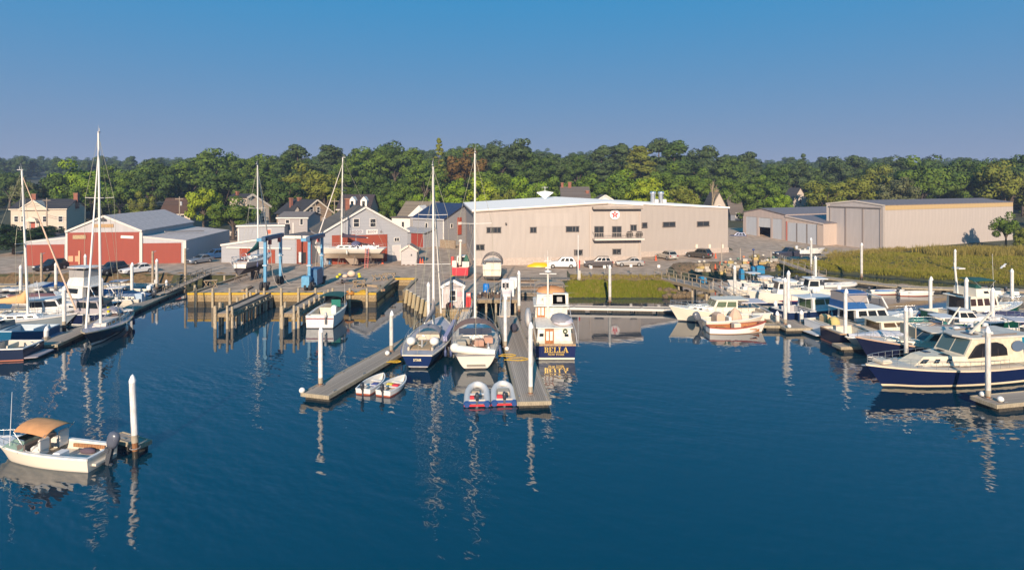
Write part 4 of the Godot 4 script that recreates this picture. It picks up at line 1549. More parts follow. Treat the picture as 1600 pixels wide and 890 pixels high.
	for k in 2:
		var g := hit(A, B, [982, 997][k], 370)
		var gp := o.transform * Vector3(g.x, by + 0.14, 0.8)
		var gr := thing("barbecue_grill", ["dark covered grill on the balcony beside the small window", "dark covered grill at the right end of the balcony"][k], "grill", gp, o.rotation.y, "covered grills on the balcony")
		put("cover", MB.new().cham(Vector3(0, 0.75, 0), Vector3(1.0, 0.8, 0.6), 0.2), mat(0.05, 0.045, 0.04, 0.85), gr)
		put("stand", MB.new().box(Vector3(0, 0.18, 0), Vector3(0.7, 0.36, 0.45)), mat(0.08, 0.075, 0.07, 0.7), gr)


func right_sheds() -> void:
	var grey := mat(0.42, 0.38, 0.36, 0.6, 0.0, "siding")
	var cream := mat(0.46, 0.40, 0.355, 0.6, 0.0, "siding")
	var trim := mat(0.36, 0.31, 0.29, 0.6)
	var roof := mat(0.2, 0.17, 0.17, 0.75, 0.0, "corrugated")
	# big shed: front gable from (71,-137) to (76.8,-125.1)
	var A := Vector3(71.0, LAND, -137.0)
	var B := Vector3(76.8, LAND, -125.1)
	var o := thing("storage_shed", "large tall boat storage shed with three big sliding doors and cream side wall", "shed", A)
	o.rotation.y = atan2(-(B.z - A.z), B.x - A.x)
	var w := Vector2(B.x - A.x, B.z - A.z).length()
	shell(o, 0.0, w, 0.0, 49.0, 0.0, 9.2, 10.0, "f", grey, roof, mat(0.5, 0.44, 0.38, 0.6), 0.12)
	put("side_cladding", MB.new().box(Vector3(w + 0.03, 4.1, -24.5), Vector3(0.06, 8.2, 48.9)), cream, o)
	put("side_band", MB.new().box(Vector3(w + 0.035, 8.72, -24.5), Vector3(0.07, 0.92, 48.9)), mat(0.5, 0.35, 0.17, 0.6, 0.0, "siding"), o)
	put("corner_trim", MB.new().box(Vector3(w - 0.2, 4.6, 0.04), Vector3(0.5, 9.2, 0.1)), mat(0.55, 0.47, 0.4, 0.6), o)
	put("corner_trim", MB.new().box(Vector3(0.35, 4.6, 0.04), Vector3(0.7, 9.2, 0.1)), mat(0.55, 0.47, 0.4, 0.6), o)
	put("door_header", MB.new().box(Vector3(w / 2, 8.65, 0.16), Vector3(w - 1.4, 0.25, 0.32)), mat(0.2, 0.17, 0.15, 0.6), o)
	for k in 3:
		var dw := (w - 1.6) / 3.0
		var dr := door(o, Vector3(0.8 + dw * (k + 0.5), 0.05, 0.03 if k != 1 else 0.09), dw - 0.22, 8.4, grey, null, "f", "sliding_door", 0.07)
		var e := MB.new()
		for s in [-1.0, 1.0]: e.box(Vector3(0.8 + dw * (k + 0.5) + s * (dw / 2 - 0.1), 4.2, 0.16), Vector3(0.16, 8.4, 0.08))
		put("door_stile", e, mat(0.26, 0.22, 0.2, 0.6), dr)
	# low sheds: front from (58.2,-153) to (68.1,-132.8)
	A = Vector3(58.2, LAND, -153.0)
	B = Vector3(68.1, LAND, -132.8)
	o = thing("storage_shed", "low grey storage shed with lean-to and one roller door half open", "shed", A)
	o.rotation.y = atan2(-(B.z - A.z), B.x - A.x)
	w = Vector2(B.x - A.x, B.z - A.z).length()
	var wd := mat(0.42, 0.43, 0.45, 0.55, 0.0, "siding")
	var main := 12.6
	# walls round the dark inside
	var m := MB.new()
	m.box(Vector3(0.15, 3.2, -16), Vector3(0.3, 6.6, 32)); m.box(Vector3(main, 3.2, -16), Vector3(0.3, 6.6, 32)); m.box(Vector3(main / 2, 3.2, -32), Vector3(main, 6.6, 0.3))
	m.prism(PackedVector2Array([Vector2(0, 5.6), Vector2(main, 5.4), Vector2(main, 6.4), Vector2(main * 0.45, 7.6), Vector2(0, 6.5)]), -0.4, 0.0)
	for x in [[0.0, 0.9], [4.25, 4.85], [8.4, 9.0], [main - 1.0, main]]: m.box(Vector3((x[0] + x[1]) / 2, 2.8, -0.21), Vector3(x[1] - x[0], 5.7, 0.4))
	put("wall", m, mat(0.42, 0.34, 0.3, 0.6, 0.0, "siding"), o)
	put("roof", MB.new().prism(PackedVector2Array([Vector2(-0.25, 6.5), Vector2(main * 0.45, 7.65), Vector2(main + 0.15, 6.45), Vector2(main + 0.15, 6.6), Vector2(main * 0.45, 7.82), Vector2(-0.25, 6.66)]), -32.3, 0.25), mat(0.2, 0.17, 0.17, 0.6, 0.0, "corrugated"), o)
	ribs_on(o, "door_leaf", 0.9, 4.25, 0.0, 5.6, 1, wd, -0.1)
	ribs_on(o, "door_leaf", 9.0, main - 1.0, 0.0, 5.5, 1, wd, -0.1)
	put("roller_door", MB.new().box(Vector3(6.6, 4.4, -0.12), Vector3(3.5, 2.4, 0.06)), mat(0.45, 0.46, 0.47, 0.55, 0.0, "siding"), o)
	put("floor_slab", MB.new().box(Vector3(main / 2, -0.1, -16), Vector3(main - 0.4, 0.24, 31.5)), mat(0.12, 0.1, 0.085, 0.9, 0.0, "asphalt"), o)
	shell(o, main + 0.16, w, 0.0, 26.0, 0.0, 6.15, 4.95, "p", mat(0.46, 0.37, 0.31, 0.6, 0.0, "siding"), mat(0.2, 0.17, 0.17, 0.6, 0.0, "corrugated"), mat(0.45, 0.38, 0.34, 0.6), 0.15)
	for k in 3:
		var x0 := main + 0.7
		var dw := (w - 1.4 - x0) / 3.0
		var dr := door(o, Vector3(x0 + dw * (k + 0.5), 0.02, 0.02 + 0.05 * (k % 2)), dw - 0.16, 4.7, wd, null, "f", "sliding_door", 0.07)
		put("door_stile", MB.new().box(Vector3(x0 + dw * (k + 1) - 0.08, 2.35, 0.15), Vector3(0.16, 4.7, 0.08)), mat(0.2, 0.17, 0.15, 0.6), dr)
	put("corner_post", MB.new().box(Vector3(main + 0.4, 2.5, 0.06), Vector3(0.22, 5.0, 0.12)), mat(0.4, 0.12, 0.09, 0.6), o)
	car("parked_van", "white car seen inside the half open roller door", o.transform * Vector3(7.2, 0.02, -7.0), 150.0, "suv", mat(0.6, 0.6, 0.6, 0.3))


func red_shed() -> void:
	var A := Vector3(-75.1, LAND, -102.5)
	var B := Vector3(-63.6, LAND, -104.2)
	var grey := mat(0.4, 0.39, 0.395, 0.65, 0.0, "siding")
	var side := mat(0.40, 0.40, 0.42, 0.6, 0.0, "siding")
	var red := mat(0.26, 0.04, 0.02, 0.65, 0.0, "siding")
	var roof := mat(0.6, 0.5, 0.46, 0.9, 0.0, "corrugated")
	var trim := mat(0.58, 0.53, 0.48, 0.6)
	var o := thing("boat_shed", "red fronted boat shed with grey gable and low wings", "boat shed", A)
	o.rotation.y = atan2(-(B.z - A.z), B.x - A.x)
	shell(o, 0.0, 11.6, 0.0, 24.0, 0.0, 5.65, 8.2, "f", grey, roof, trim, 0.2)
	shell(o, -6.5, -0.02, -0.1, 22.0, 0.0, 3.9, 4.6, "p", grey, mat(0.34, 0.3, 0.27, 0.7, 0.0, "corrugated"), mat(0.5, 0.47, 0.44, 0.6), 0.0)
	shell(o, 11.62, 18.8, -0.1, 24.0, 0.0, 4.6, 3.75, "p", side, mat(0.6, 0.5, 0.45, 0.9, 0.0, "corrugated"), mat(0.5, 0.47, 0.44, 0.6), 0.0)
	for k in 2: put("sliding_door", MB.new().box(Vector3(3.0 + k * 5.55, 2.72, 0.04 + 0.05 * k), Vector3(5.65, 5.5, 0.08)), red, o)
	put("red_cladding", MB.new().box(Vector3(-3.4, 1.75, -0.06), Vector3(5.9, 3.5, 0.08)), red, o)
	put("red_cladding", MB.new().box(Vector3(14.9, 1.75, -0.06), Vector3(6.2, 3.5, 0.08)), red, o)
	put("corner_trim", MB.new().box(Vector3(0.0, 2.7, 0.06), Vector3(0.3, 5.4, 0.18)), trim, o)
	put("corner_trim", MB.new().box(Vector3(11.6, 2.7, 0.06), Vector3(0.45, 5.4, 0.18)), trim, o)
	put("corner_trim", MB.new().box(Vector3(18.6, 1.8, 0.0), Vector3(0.5, 3.6, 0.22)), trim, o)
	var tanb := mat(0.5, 0.31, 0.15, 0.7, 0.0, "wood")
	var p := hit(A, B, 124, 370)
	put("sign_board", MB.new().cham(Vector3(p.x, p.y, 0.16), Vector3(2.0, 0.66, 0.08), 0.02), mat(0.5, 0.36, 0.2, 0.7, 0.0, "wood"), o)
	p = hit(A, B, 161.5, 352.5)
	put("name_board", MB.new().cham(Vector3(p.x, p.y, 0.05), Vector3(3.1, 0.6, 0.08), 0.02), tanb, o)
	var fan := PackedVector2Array()
	p = hit(A, B, 161.5, 346)
	for k in 9: fan.append(Vector2(p.x + cos(PI * k / 8.0) * 0.55, p.y + sin(PI * k / 8.0) * 0.55))
	put("fan_window", MB.new().prism(fan, 0.0, 0.05), mat(0.05, 0.05, 0.055, 0.2), o)
	p = hit(A, B, 199, 370)
	put("white_board", MB.new().box(Vector3(p.x, p.y, 0.2), Vector3(2.0, 0.45, 0.08), Basis(Vector3.BACK, -0.06)), mat(0.7, 0.66, 0.6, 0.5), o)
	for q in [[110.5, 1.1], [121, 1.1]]:
		p = hit(A, B, q[0], 404)
		put("notice_panel", MB.new().box(Vector3(p.x, p.y, 0.12), Vector3(0.75, 0.95, 0.05)), mat(0.62, 0.3, 0.17, 0.7), o)
	p = hit(A, B, 124, 400)
	put("wall_post", MB.new().box(Vector3(p.x, 1.2, 0.16), Vector3(0.25, 2.4, 0.12)), mat(0.62, 0.34, 0.2, 0.7), o)
	put("roof_pipe", MB.new().beam(Vector3(13.0, 5.0, -6.0), Vector3(17.0, 4.5, -14.0), 0.2, 0.2), mat(0.35, 0.3, 0.26, 0.7), o)


func barn_and_low_shed() -> void:
	var grey := mat(0.38, 0.385, 0.405, 0.7, 0.0, "clap")
	var red := mat(0.27, 0.048, 0.02, 0.65, 0.0, "siding")
	var trim := mat(0.62, 0.58, 0.53, 0.6)
	var roof := mat(0.19, 0.16, 0.125, 0.8, 0.0, "shingle")
	var A := W(501.0, 414.0, LAND)
	var B := W(636.5, 406.5, LAND)
	var o := building("grey_barn", "grey gabled barn with red sliding doors behind the white sailboat", A, B, 13.0, 5.3, 9.6, "f", grey, roof, trim, "", "barn", 0.3)
	for w in [[551.5, 561.5, 354.5, 341.5], [577.5, 587.5, 354.5, 341.5]]: window_at(o, A, B, w[0], w[1], w[2], w[3], trim, 1, 2)
	window_at(o, A, B, 615.5, 624, 377, 371, trim, 2, 1)
	for q in [[518, 555], [556, 605]]:
		var p := hit(A, B, q[0], 367.5)
		var p2 := hit(A, B, q[1], 367.5)
		put("sliding_door", MB.new().box(Vector3((p.x + p2.x) / 2, p.y / 2, 0.06), Vector3(p2.x - p.x - 0.06, p.y, 0.1)), red, o)
	var p := hit(A, B, 619.5, 384)
	door(o, Vector3(p.x, 0, 0), 1.2, p.y, mat(0.5, 0.46, 0.44, 0.6), trim)
	# two name boards and the sign between eave and doors
	var q := hit(A, B, 556.5, 362)
	put("name_board", MB.new().box(Vector3(q.x, q.y, 0.03), Vector3(2.4, 0.62, 0.05)), mat(0.5, 0.48, 0.48, 0.6), o)
	text(o, "HOOD", Vector3(q.x, q.y, 0.06), 0.62, mat(0.16, 0.13, 0.15, 0.6))
	q = hit(A, B, 581, 362)
	put("name_board", MB.new().box(Vector3(q.x, q.y, 0.03), Vector3(2.0, 0.8, 0.05)), mat(0.66, 0.62, 0.58, 0.6), o)
	text(o, "BODY", Vector3(q.x, q.y, 0.06), 0.58, mat(0.16, 0.13, 0.12, 0.6))
	q = hit(A, B, 595.5, 362)
	text(o, "&", Vector3(q.x, q.y, 0.03), 0.6, mat(0.16, 0.13, 0.12, 0.6))
	chimney(o, Vector3(6.0, 8.9, -9.0), 1.9, 0.75)
	# low shed in front of it, to the left
	A = W(345.5, 409.5, LAND)
	B = W(487.0, 412.5, LAND)
	o = thing("workshop_shed", "long low grey workshop shed with white fascia and red door panels", "shed", A)
	o.rotation.y = atan2(-(B.z - A.z), B.x - A.x)
	var L := Vector2(B.x - A.x, B.z - A.z).length()
	var k0 := hit(A, B, 436, 400).x
	shell(o, 0.0, k0, 0.0, 9.0, 0.0, 3.0, 4.6, "p", grey, mat(0.3, 0.27, 0.24, 0.8, 0.0, "soft"), trim, 0.1)
	shell(o, k0 + 0.02, L, 0.0, 9.0, 0.0, 4.55, 4.4, "p", grey, mat(0.27, 0.21, 0.18, 0.8, 0.0, "shingle"), null, 0.05)
	put("fascia", MB.new().box(Vector3((k0 + L) / 2, 4.55, 0.16), Vector3(L - k0 + 0.2, 0.55, 0.2)), mat(0.66, 0.6, 0.53, 0.6), o)
	p = hit(A, B, 463.5, 400)
	put("red_door", MB.new().box(Vector3((p.x + L) / 2, 2.1, 0.05), Vector3(L - p.x, 4.2, 0.1)), red, o)
	var o2 := hit(A, B, 475.5, 410)
	put("door_opening", MB.new().box(Vector3(o2.x, 1.05, 0.12), Vector3(0.62, 1.9, 0.06)), mat(0.02, 0.018, 0.016, 0.8), o)
	put("white_door", MB.new().cham(Vector3(o2.x - 0.65, 1.15, 0.18), Vector3(0.6, 1.8, 0.12), 0.03), mat(0.66, 0.62, 0.56, 0.5), o)
	p = hit(A, B, 375, 400)
	var p2 := hit(A, B, 430, 400)
	put("red_door", MB.new().box(Vector3(p.x + 0.9, 1.45, 0.04), Vector3(2.0, 2.1, 0.08)), red, o)
	put("red_door", MB.new().box(Vector3(p2.x - 0.7, 1.2, 0.04), Vector3(1.3, 2.3, 0.08)), red, o)
	var h0 := hit(A, B, 354, 392)
	var h1 := hit(A, B, 455, 392)
	put("door_track", MB.new().box(Vector3((h0.x + h1.x) / 2, 2.62, 0.12), Vector3(h1.x - h0.x, 0.18, 0.2)), mat(0.7, 0.66, 0.6, 0.6), o)
	# flat box building behind it
	A = foot(371.0, 118.0)
	B = foot(444.0, 118.0)
	o = building("flat_roof_annex", "flat roofed grey annex with white edge and red shutter window", A, B, 6.0, yat(353.0, 118.0) - A.y, yat(352.0, 118.0) - A.y, "p", grey, mat(0.2, 0.18, 0.16, 0.8), trim, "", "building", 0.25)
	q = hit(A, B, 420, 362)
	window(o, Vector3(q.x, q.y, 0), 0.75, 0.85, trim, "f", 1, 1, "window", mat(0.4, 0.09, 0.04, 0.6))
	put("corner_trim", MB.new().box(Vector3(0.15, 2.5, 0.03), Vector3(0.3, 5.0, 0.08)), trim, o)
	# grey house with small window beside the tan house
	A = foot(434.0, 120.0)
	B = foot(480.0, 120.0)
	o = building("grey_house", "small grey shingled house with sloping annex roof and square window", A, B, 8.0, yat(340.0, 120.0) - A.y, yat(333.0, 120.0) - A.y, "s", mat(0.38, 0.35, 0.34, 0.8, 0.0, "clap"), mat(0.3, 0.25, 0.22, 0.8, 0.0, "shingle"), trim, "", "house", 0.3)
	q = hit(A, B, 449, 346)
	window(o, Vector3(q.x, q.y, 0), 0.65, 0.65, trim)
	q = hit(A, B, 471, 346)
	window(o, Vector3(q.x, q.y, 0), 0.5, 1.2, trim)
	put("corner_trim", MB.new().box(Vector3(0.1, 3.0, 0.03), Vector3(0.22, 6.0, 0.08)), trim, o)
	put("corner_trim", MB.new().box(Vector3(3.0, 3.0, 0.03), Vector3(0.22, 6.0, 0.08)), trim, o)


func houses() -> void:
	var trim := mat(0.64, 0.55, 0.44, 0.6)
	var white := mat(0.68, 0.63, 0.57, 0.6)
	var cream := mat(0.62, 0.52, 0.41, 0.7, 0.0, "clap")
	var slate := mat(0.05, 0.047, 0.05, 0.8, 0.0, "shingle")
	# cream house with a pediment
	var d := 158.0
	var A := foot(16.0, d)
	var B := foot(103.0, d + 2.0)
	var eave := yat(326.0, d) - A.y
	var o := building("cream_house", "two storey cream house with pediment, arched porch and two chimneys", A, B, 9.5, eave, yat(311.5, d + 5) - A.y, "s", cream, slate, trim, "", "house")
	for px in [25.0, 36.0, 69.5, 94.0]:
		for py in [342.0, 357.0]:
			var q := hit(A, B, px, py)
			window(o, Vector3(q.x, q.y, 0), 0.95, 1.35, white, "f", 1, 2)
	var c := hit(A, B, 53.0, 330.0)
	put("pediment", MB.new().prism(PackedVector2Array([Vector2(c.x - 3.2, eave - 0.2), Vector2(c.x + 3.2, eave - 0.2), Vector2(c.x, eave + 2.1)]), -3.0, 0.5), cream, o)
	put("pediment_trim", MB.new().beam(Vector3(c.x - 3.4, eave - 0.2, 0.6), Vector3(c.x, eave + 2.2, 0.6), 0.2, 0.25).beam(Vector3(c.x + 3.4, eave - 0.2, 0.6), Vector3(c.x, eave + 2.2, 0.6), 0.2, 0.25).box(Vector3(c.x, eave - 0.25, 0.62), Vector3(6.8, 0.2, 0.22)), trim, o)
	var dr := hit(A, B, 52.0, 362.0)
	var por := put("porch", MB.new().prism(PackedVector2Array([Vector2(dr.x - 1.3, 2.6), Vector2(dr.x + 1.3, 2.6), Vector2(dr.x + 0.9, 3.4), Vector2(dr.x, 3.8), Vector2(dr.x - 0.9, 3.4)]), 0.0, 1.3), trim, o)
	for s in [-1.0, 1.0]: put("porch_column", MB.new().tube(Vector3(dr.x + s * 1.1, 0, 1.1), Vector3(dr.x + s * 1.1, 2.6, 1.1), 0.14, 0.12, 10), white, por)
	door(o, Vector3(dr.x, 0, 0), 1.3, 2.4, mat(0.32, 0.06, 0.03, 0.5), white)
	chimney(o, Vector3(3.0, eave + 1.4, -4.7), 2.2, 1.0)
	chimney(o, Vector3(13.2, eave + 1.4, -4.7), 2.4, 1.0)
	# brown roofed house
	d = 165.0
	A = foot(250.0, d); B = foot(296.5, d + 1)
	eave = yat(333.0, d) - A.y
	o = building("brown_roof_house", "house with large brown shingle roof and cream walls behind the red shed", A, B, 9.0, eave, yat(310.0, d + 4.5) - A.y, "s", cream, mat(0.12, 0.062, 0.038, 0.85, 0.0, "shingle"), trim, "", "house", 0.4)
	for px in [257.0, 268.0, 285.0]: 
		var q := hit(A, B, px, 339.0)
		window(o, Vector3(q.x, q.y, 0), 0.9, 1.2, white, "f", 1, 2)
	var pp := hit(A, B, 289.0, 352.0)
	put("porch_skirt", MB.new().box(Vector3(pp.x, pp.y, 0.9), Vector3(2.4, 1.6, 1.6)), mat(0.2, 0.1, 0.06, 0.8), o)
	# narrow gabled house
	d = 150.0
	A = foot(385.0, d - 3); B = foot(420.0, d + 3)
	o = thing("gabled_house", "narrow pale gabled house with chimneys beside the round green tree", "house", A)
	o.rotation.y = atan2(-(B.z - A.z), B.x - A.x)
	var w := Vector2(B.x - A.x, B.z - A.z).length()
	var ev := yat(323.0, d - 4) - A.y
	put("wall", MB.new().prism(PackedVector2Array([Vector2(0, -1), Vector2(w, -1), Vector2(w, ev), Vector2(1.4, yat(304.0, d) - A.y), Vector2(0, yat(309.0, d) - A.y)]), -6.0, 0.0), cream, o)
	var r0 := Vector3(-0.2, yat(309.0, d) - A.y, 0); var r1 := Vector3(1.4, yat(303.5, d) - A.y, 0); var r2 := Vector3(w + 0.4, ev - 0.3, 0)
	for e in [[r0, r1], [r1, r2]]:
		put("roof", MB.new().quadslab(e[0], e[1], -6.3, 0.4, 0.22), slate, o)
		put("rake_board", MB.new().beam(e[0] + Vector3(0, 0.0, 0.44), e[1] + Vector3(0, 0, 0.44), 0.08, 0.5), trim, o)
	for q in [[411, 327], [411, 342], [398, 342]]:
		var h := hit(A, B, q[0], q[1])
		window(o, Vector3(h.x, h.y, 0), 0.7, 1.3, trim, "f", 1, 2)
	chimney(o, Vector3(0.6, ev + 2.2, -4.0), 1.3, 0.55); chimney(o, Vector3(2.6, ev + 1.4, -5.0), 1.3, 0.6)
	# tan shingle house
	d = 140.0
	A = foot(468.0, d - 3); B = foot(518.0, d + 4)
	eave = yat(333.0, d) - A.y
	o = building("tan_house", "tan shingled gabled house with dark roof and brick chimneys", A, B, 9.0, eave, yat(312.5, d) - A.y, "f", mat(0.34, 0.245, 0.165, 0.85, 0.0, "clap"), slate, mat(0.66, 0.57, 0.44, 0.6), "", "house", 0.5)
	for q in [[486.5, 328.0], [497.0, 328.0], [483.0, 347.0], [494.0, 347.0], [505.5, 345.0]]:
		var h := hit(A, B, q[0], q[1])
		window(o, Vector3(h.x, h.y, 0), 0.75, 1.25, white, "f", 1, 2)
	var dm := put("dormer", MB.new().prism(PackedVector2Array([Vector2(-0.6, eave + 0.3), Vector2(1.2, eave + 0.3), Vector2(0.3, eave + 1.6)]), -3.4, -1.4), mat(0.5, 0.42, 0.33, 0.7), o)
	put("dormer_roof", MB.new().beam(Vector3(-0.8, eave + 0.3, -2.4), Vector3(0.3, eave + 1.75, -2.4), 2.2, 0.1).beam(Vector3(1.4, eave + 0.3, -2.4), Vector3(0.3, eave + 1.75, -2.4), 2.2, 0.1), slate, dm)
	chimney(o, Vector3(1.8, eave + 1.4, -6.0), 1.9, 0.6); chimney(o, Vector3(4.0, eave + 2.2, -6.0), 1.2, 0.7)
	# house with two dormers behind the barn
	d = 142.0
	A = foot(527.0, d); B = foot(577.0, d)
	eave = yat(326.0, d) - A.y
	o = building("dormer_house", "dark roofed house with two white dormers rising behind the barn", A, B, 9.0, eave, yat(304.5, d + 4) - A.y, "s", mat(0.36, 0.28, 0.2, 0.8, 0.0, "clap"), mat(0.085, 0.06, 0.06, 0.85, 0.0, "shingle"), trim, "", "house", 0.3)
	for px in [549.0, 567.0]:
		var q := hit(A, B, px, 317.0)
		var f := put("dormer", MB.new().prism(PackedVector2Array([Vector2(q.x - 0.75, q.y - 1.3), Vector2(q.x + 0.75, q.y - 1.3), Vector2(q.x + 0.75, q.y + 0.6), Vector2(q.x, q.y + 1.5), Vector2(q.x - 0.75, q.y + 0.6)]), -3.4, -0.5), white, o)
		put("pane", MB.new().box(Vector3(q.x, q.y - 0.2, -0.47), Vector3(0.62, 1.25, 0.06)), glass_mat(), f)
	# cream house with a porch
	d = 150.0
	A = foot(622.0, d); B = foot(672.0, d - 3)
	eave = yat(338.0, d) - A.y
	o = building("porch_house", "white house with tan roof and low porch left of the blue roofed building", A, B, 9.0, eave, yat(315.0, d + 4) - A.y, "s", white, mat(0.3, 0.24, 0.17, 0.85, 0.0, "shingle"), white, "", "house", 0.4)
	var pb := hit(A, B, 636.0, 350.0)
	put("porch", MB.new().box(Vector3(pb.x, 2.0, 1.5), Vector3(5.0, 5.2, 3.0)), white, o)
	put("porch_roof", MB.new().box(Vector3(pb.x, 4.75, 1.6), Vector3(5.5, 0.2, 3.6)), mat(0.12, 0.1, 0.09, 0.8), o)
	window(o, Vector3(pb.x + 0.6, 2.9, 3.0), 0.6, 1.5, white)
	var gq := hit(A, B, 655.0, 330.0)
	put("cross_gable", MB.new().prism(PackedVector2Array([Vector2(gq.x - 3.2, eave), Vector2(gq.x + 3.2, eave), Vector2(gq.x, eave + 2.8)]), -4.5, 0.3), white, o)
	door(o, Vector3(pb.x + 4.0, 0, 0.0), 0.7, 2.2, mat(0.3, 0.27, 0.24, 0.6), white)
	# blue roofed building and its red lean-to
	A = foot(645.0, 136.0); B = foot(693.5, 131.0)
	ev = yat(342.0, 131.0) - A.y
	var gw := mat(0.34, 0.34, 0.355, 0.7, 0.0, "clap")
	o = building("blue_roof_building", "grey building with dark blue metal roof and red lean-to shed", A, B, 15.0, ev, yat(318.5, 137.0) - A.y, "s", gw, mat(0.03, 0.038, 0.085, 0.5, 0.0, "corrugated"), mat(0.5, 0.49, 0.48, 0.6), "", "building", 0.35)
	w = Vector2(B.x - A.x, B.z - A.z).length()
	put("corner_trim", MB.new().box(Vector3(w - 0.1, ev / 2, 0.03), Vector3(0.26, ev, 0.08)), white, o)
	for x in [w * 0.45, w * 0.7]: window(o, Vector3(x, ev - 1.7, 0), 0.6, 1.3, white)
	window(o, Vector3(w, ev - 1.6, -2.6), 0.7, 0.8, white, "r")
	var fl := put("signal_board", MB.new().box(Vector3(w + 0.14, ev - 1.8, -5.2), Vector3(0.12, 3.8, 1.3)), mat(0.38, 0.065, 0.03, 0.6), o)
	put("white_band", MB.new().box(Vector3(w + 0.21, ev - 1.2, -5.2), Vector3(0.03, 0.65, 1.3)), white, fl)
	put("lean_to", MB.new().prism(PackedVector2Array([Vector2(0.02, -1), Vector2(3.4, -1), Vector2(3.4, 3.0), Vector2(0.02, ev - 2.2)]), -0.4, w - 2.6, "x"), gw, o)
	put("lean_to_roof", MB.new().prism(PackedVector2Array([Vector2(0.02, ev - 2.15), Vector2(3.8, 2.95), Vector2(3.8, 3.1), Vector2(0.02, ev - 2.0)]), -0.8, w - 2.2, "x"), mat(0.36, 0.35, 0.35, 0.8, 0.0, "corrugated"), o)
	put("red_door", MB.new().box(Vector3(w - 4.6, 1.4, 3.44), Vector3(3.4, 2.8, 0.08)), mat(0.28, 0.045, 0.028, 0.6, 0.0, "siding"), o)
	put("retaining_wall", MB.new().box(Vector3(w + 1.6, 0.6, 0.6), Vector3(4.0, 1.9, 0.4)), mat(0.42, 0.32, 0.22, 0.9, 0.0, "stone"), o)
	# roofs among the trees behind the warehouse
	for k in 5:
		var q: Array = [[878.0, 922.0, 310.0, 292.5, 176.0], [935.0, 957.0, 311.5, 305.0, 170.0], [1114.0, 1134.0, 321.0, 301.0, 172.0], [1142.0, 1162.0, 333.0, 303.0, 190.0], [1240.0, 1262.0, 312.0, 294.0, 205.0]][k]
		A = foot(q[0], q[4]); B = foot(q[1], q[4])
		eave = yat(q[2], q[4]) - A.y
		var names_ := ["grey roofed house with brick chimneys showing over the white warehouse roof", "small white gable peeking over warehouse roof right of the brick chimneys", "pale house half hidden by the bare tree at warehouse's right end", "dark shaded house with white fence between warehouse and low sheds", "small grey house among trees above the low storage sheds"]
		o = building("distant_house", names_[k], A, B, 8.0, eave, yat(q[3], q[4]) - A.y, "s" if k in [0, 3] else "f", white if k in [0, 1] else (mat(0.16, 0.17, 0.2, 0.8) if k == 3 else mat(0.42, 0.36, 0.3, 0.8)), mat(0.18, 0.15, 0.13, 0.85, 0.0, "shingle"), white if k < 2 else null, "", "house", 0.3)
		var ww := Vector2(B.x - A.x, B.z - A.z).length()
		window(o, Vector3(ww * 0.5, eave - 0.6, 0), 0.8, 1.2, white, "f", 1, 2)
		if k == 0:
			chimney(o, Vector3(0.4, eave + 2.0, -4.0), 2.4, 0.7); chimney(o, Vector3(2.6, eave + 2.4, -4.0), 2.2, 0.9); chimney(o, Vector3(7.6, eave + 0.5, -2.0), 1.6, 0.9)
		if k == 2: chimney(o, Vector3(2.6, eave + 2.0, -5.0), 2.0, 0.6)
		if k == 3: chimney(o, Vector3(3.4, eave + 3.5, -5.0), 2.0, 0.9)


func utility_poles() -> void:
	var list := [[72.5, 363.0, 309.0, 150.0, "utility pole in front of the cream house"], [280.0, 345.0, 307.0, 150.0, "utility pole with transformer beside the brown roofed house"], [522.5, 350.0, 310.0, 136.0, "pale pole between the tan house and the barn"], [492.5, 360.0, 318.0, 133.0, "utility pole in front of the tan shingled house"]]
	for q in list:
		var p := foot(q[0], q[3])
		var o := thing("utility_pole", q[4], "utility pole", p, 0.0, "utility poles along the road")
		var h := yat(q[2], q[3]) - p.y
		put("pole", MB.new().tube(Vector3(0, -0.5, 0), Vector3(0, h, 0), 0.16, 0.11, 8), mat(0.4, 0.33, 0.25, 0.9, 0.0, "wood"), o)
		put("cross_arm", MB.new().box(Vector3(0, h - 0.6, 0.12), Vector3(2.0, 0.12, 0.1)), mat(0.35, 0.28, 0.2, 0.9), o)
		if q[0] == 280.0: put("transformer", MB.new().tube(Vector3(0.4, h - 2.2, 0), Vector3(0.4, h - 1.2, 0), 0.25, 0.25, 10), mat(0.4, 0.4, 0.4, 0.5), o)
	for k in 3:
		var a: Vector3 = [foot(20.0, 150.0), foot(72.5, 150.0), foot(492.5, 133.0)][k]
		var b: Vector3 = [foot(72.5, 150.0), foot(280.0, 150.0), foot(522.5, 136.0)][k]
		var w := thing("overhead_wire", ["pair of wires left of the cream house's pole", "pair of wires between cream house and brown roofed house", "pair of wires before the tan shingled house"][k], "wire")
		for z in [0.0, 0.5]:
			var pts := []
			for i in 13:
				var u := i / 12.0
				pts.append(a.lerp(b, u) + Vector3(0, 8.0 - 3.2 * u * (1.0 - u) + z, 0.1))
			put("cable", MB.new().path(pts, 0.035, 5), mat(0.05, 0.05, 0.05, 0.6), w)
	var fp := W(903.5, 437.0, LAND)
	var f := thing("flagpole", "white pole with a red pennant in front of the parked cars", "pole", fp)
	var fh := yat(367.0, -fp.z) - LAND
	put("pole", MB.new().tube(Vector3(0, -0.3, 0), Vector3(0, fh, 0), 0.1, 0.06, 8), W_WHITE, f)
	put("pennant", MB.new().prism(PackedVector2Array([Vector2(0.08, 2.9), Vector2(0.3, 2.7), Vector2(0.22, 1.6), Vector2(0.08, 1.7)]), -0.05, 0.05), mat(0.5, 0.06, 0.05, 0.8), f)
	put("base_box", MB.new().cham(Vector3(0.15, 0.6, 0), Vector3(0.35, 1.5, 0.3), 0.04), mat(0.5, 0.45, 0.38, 0.8), f)


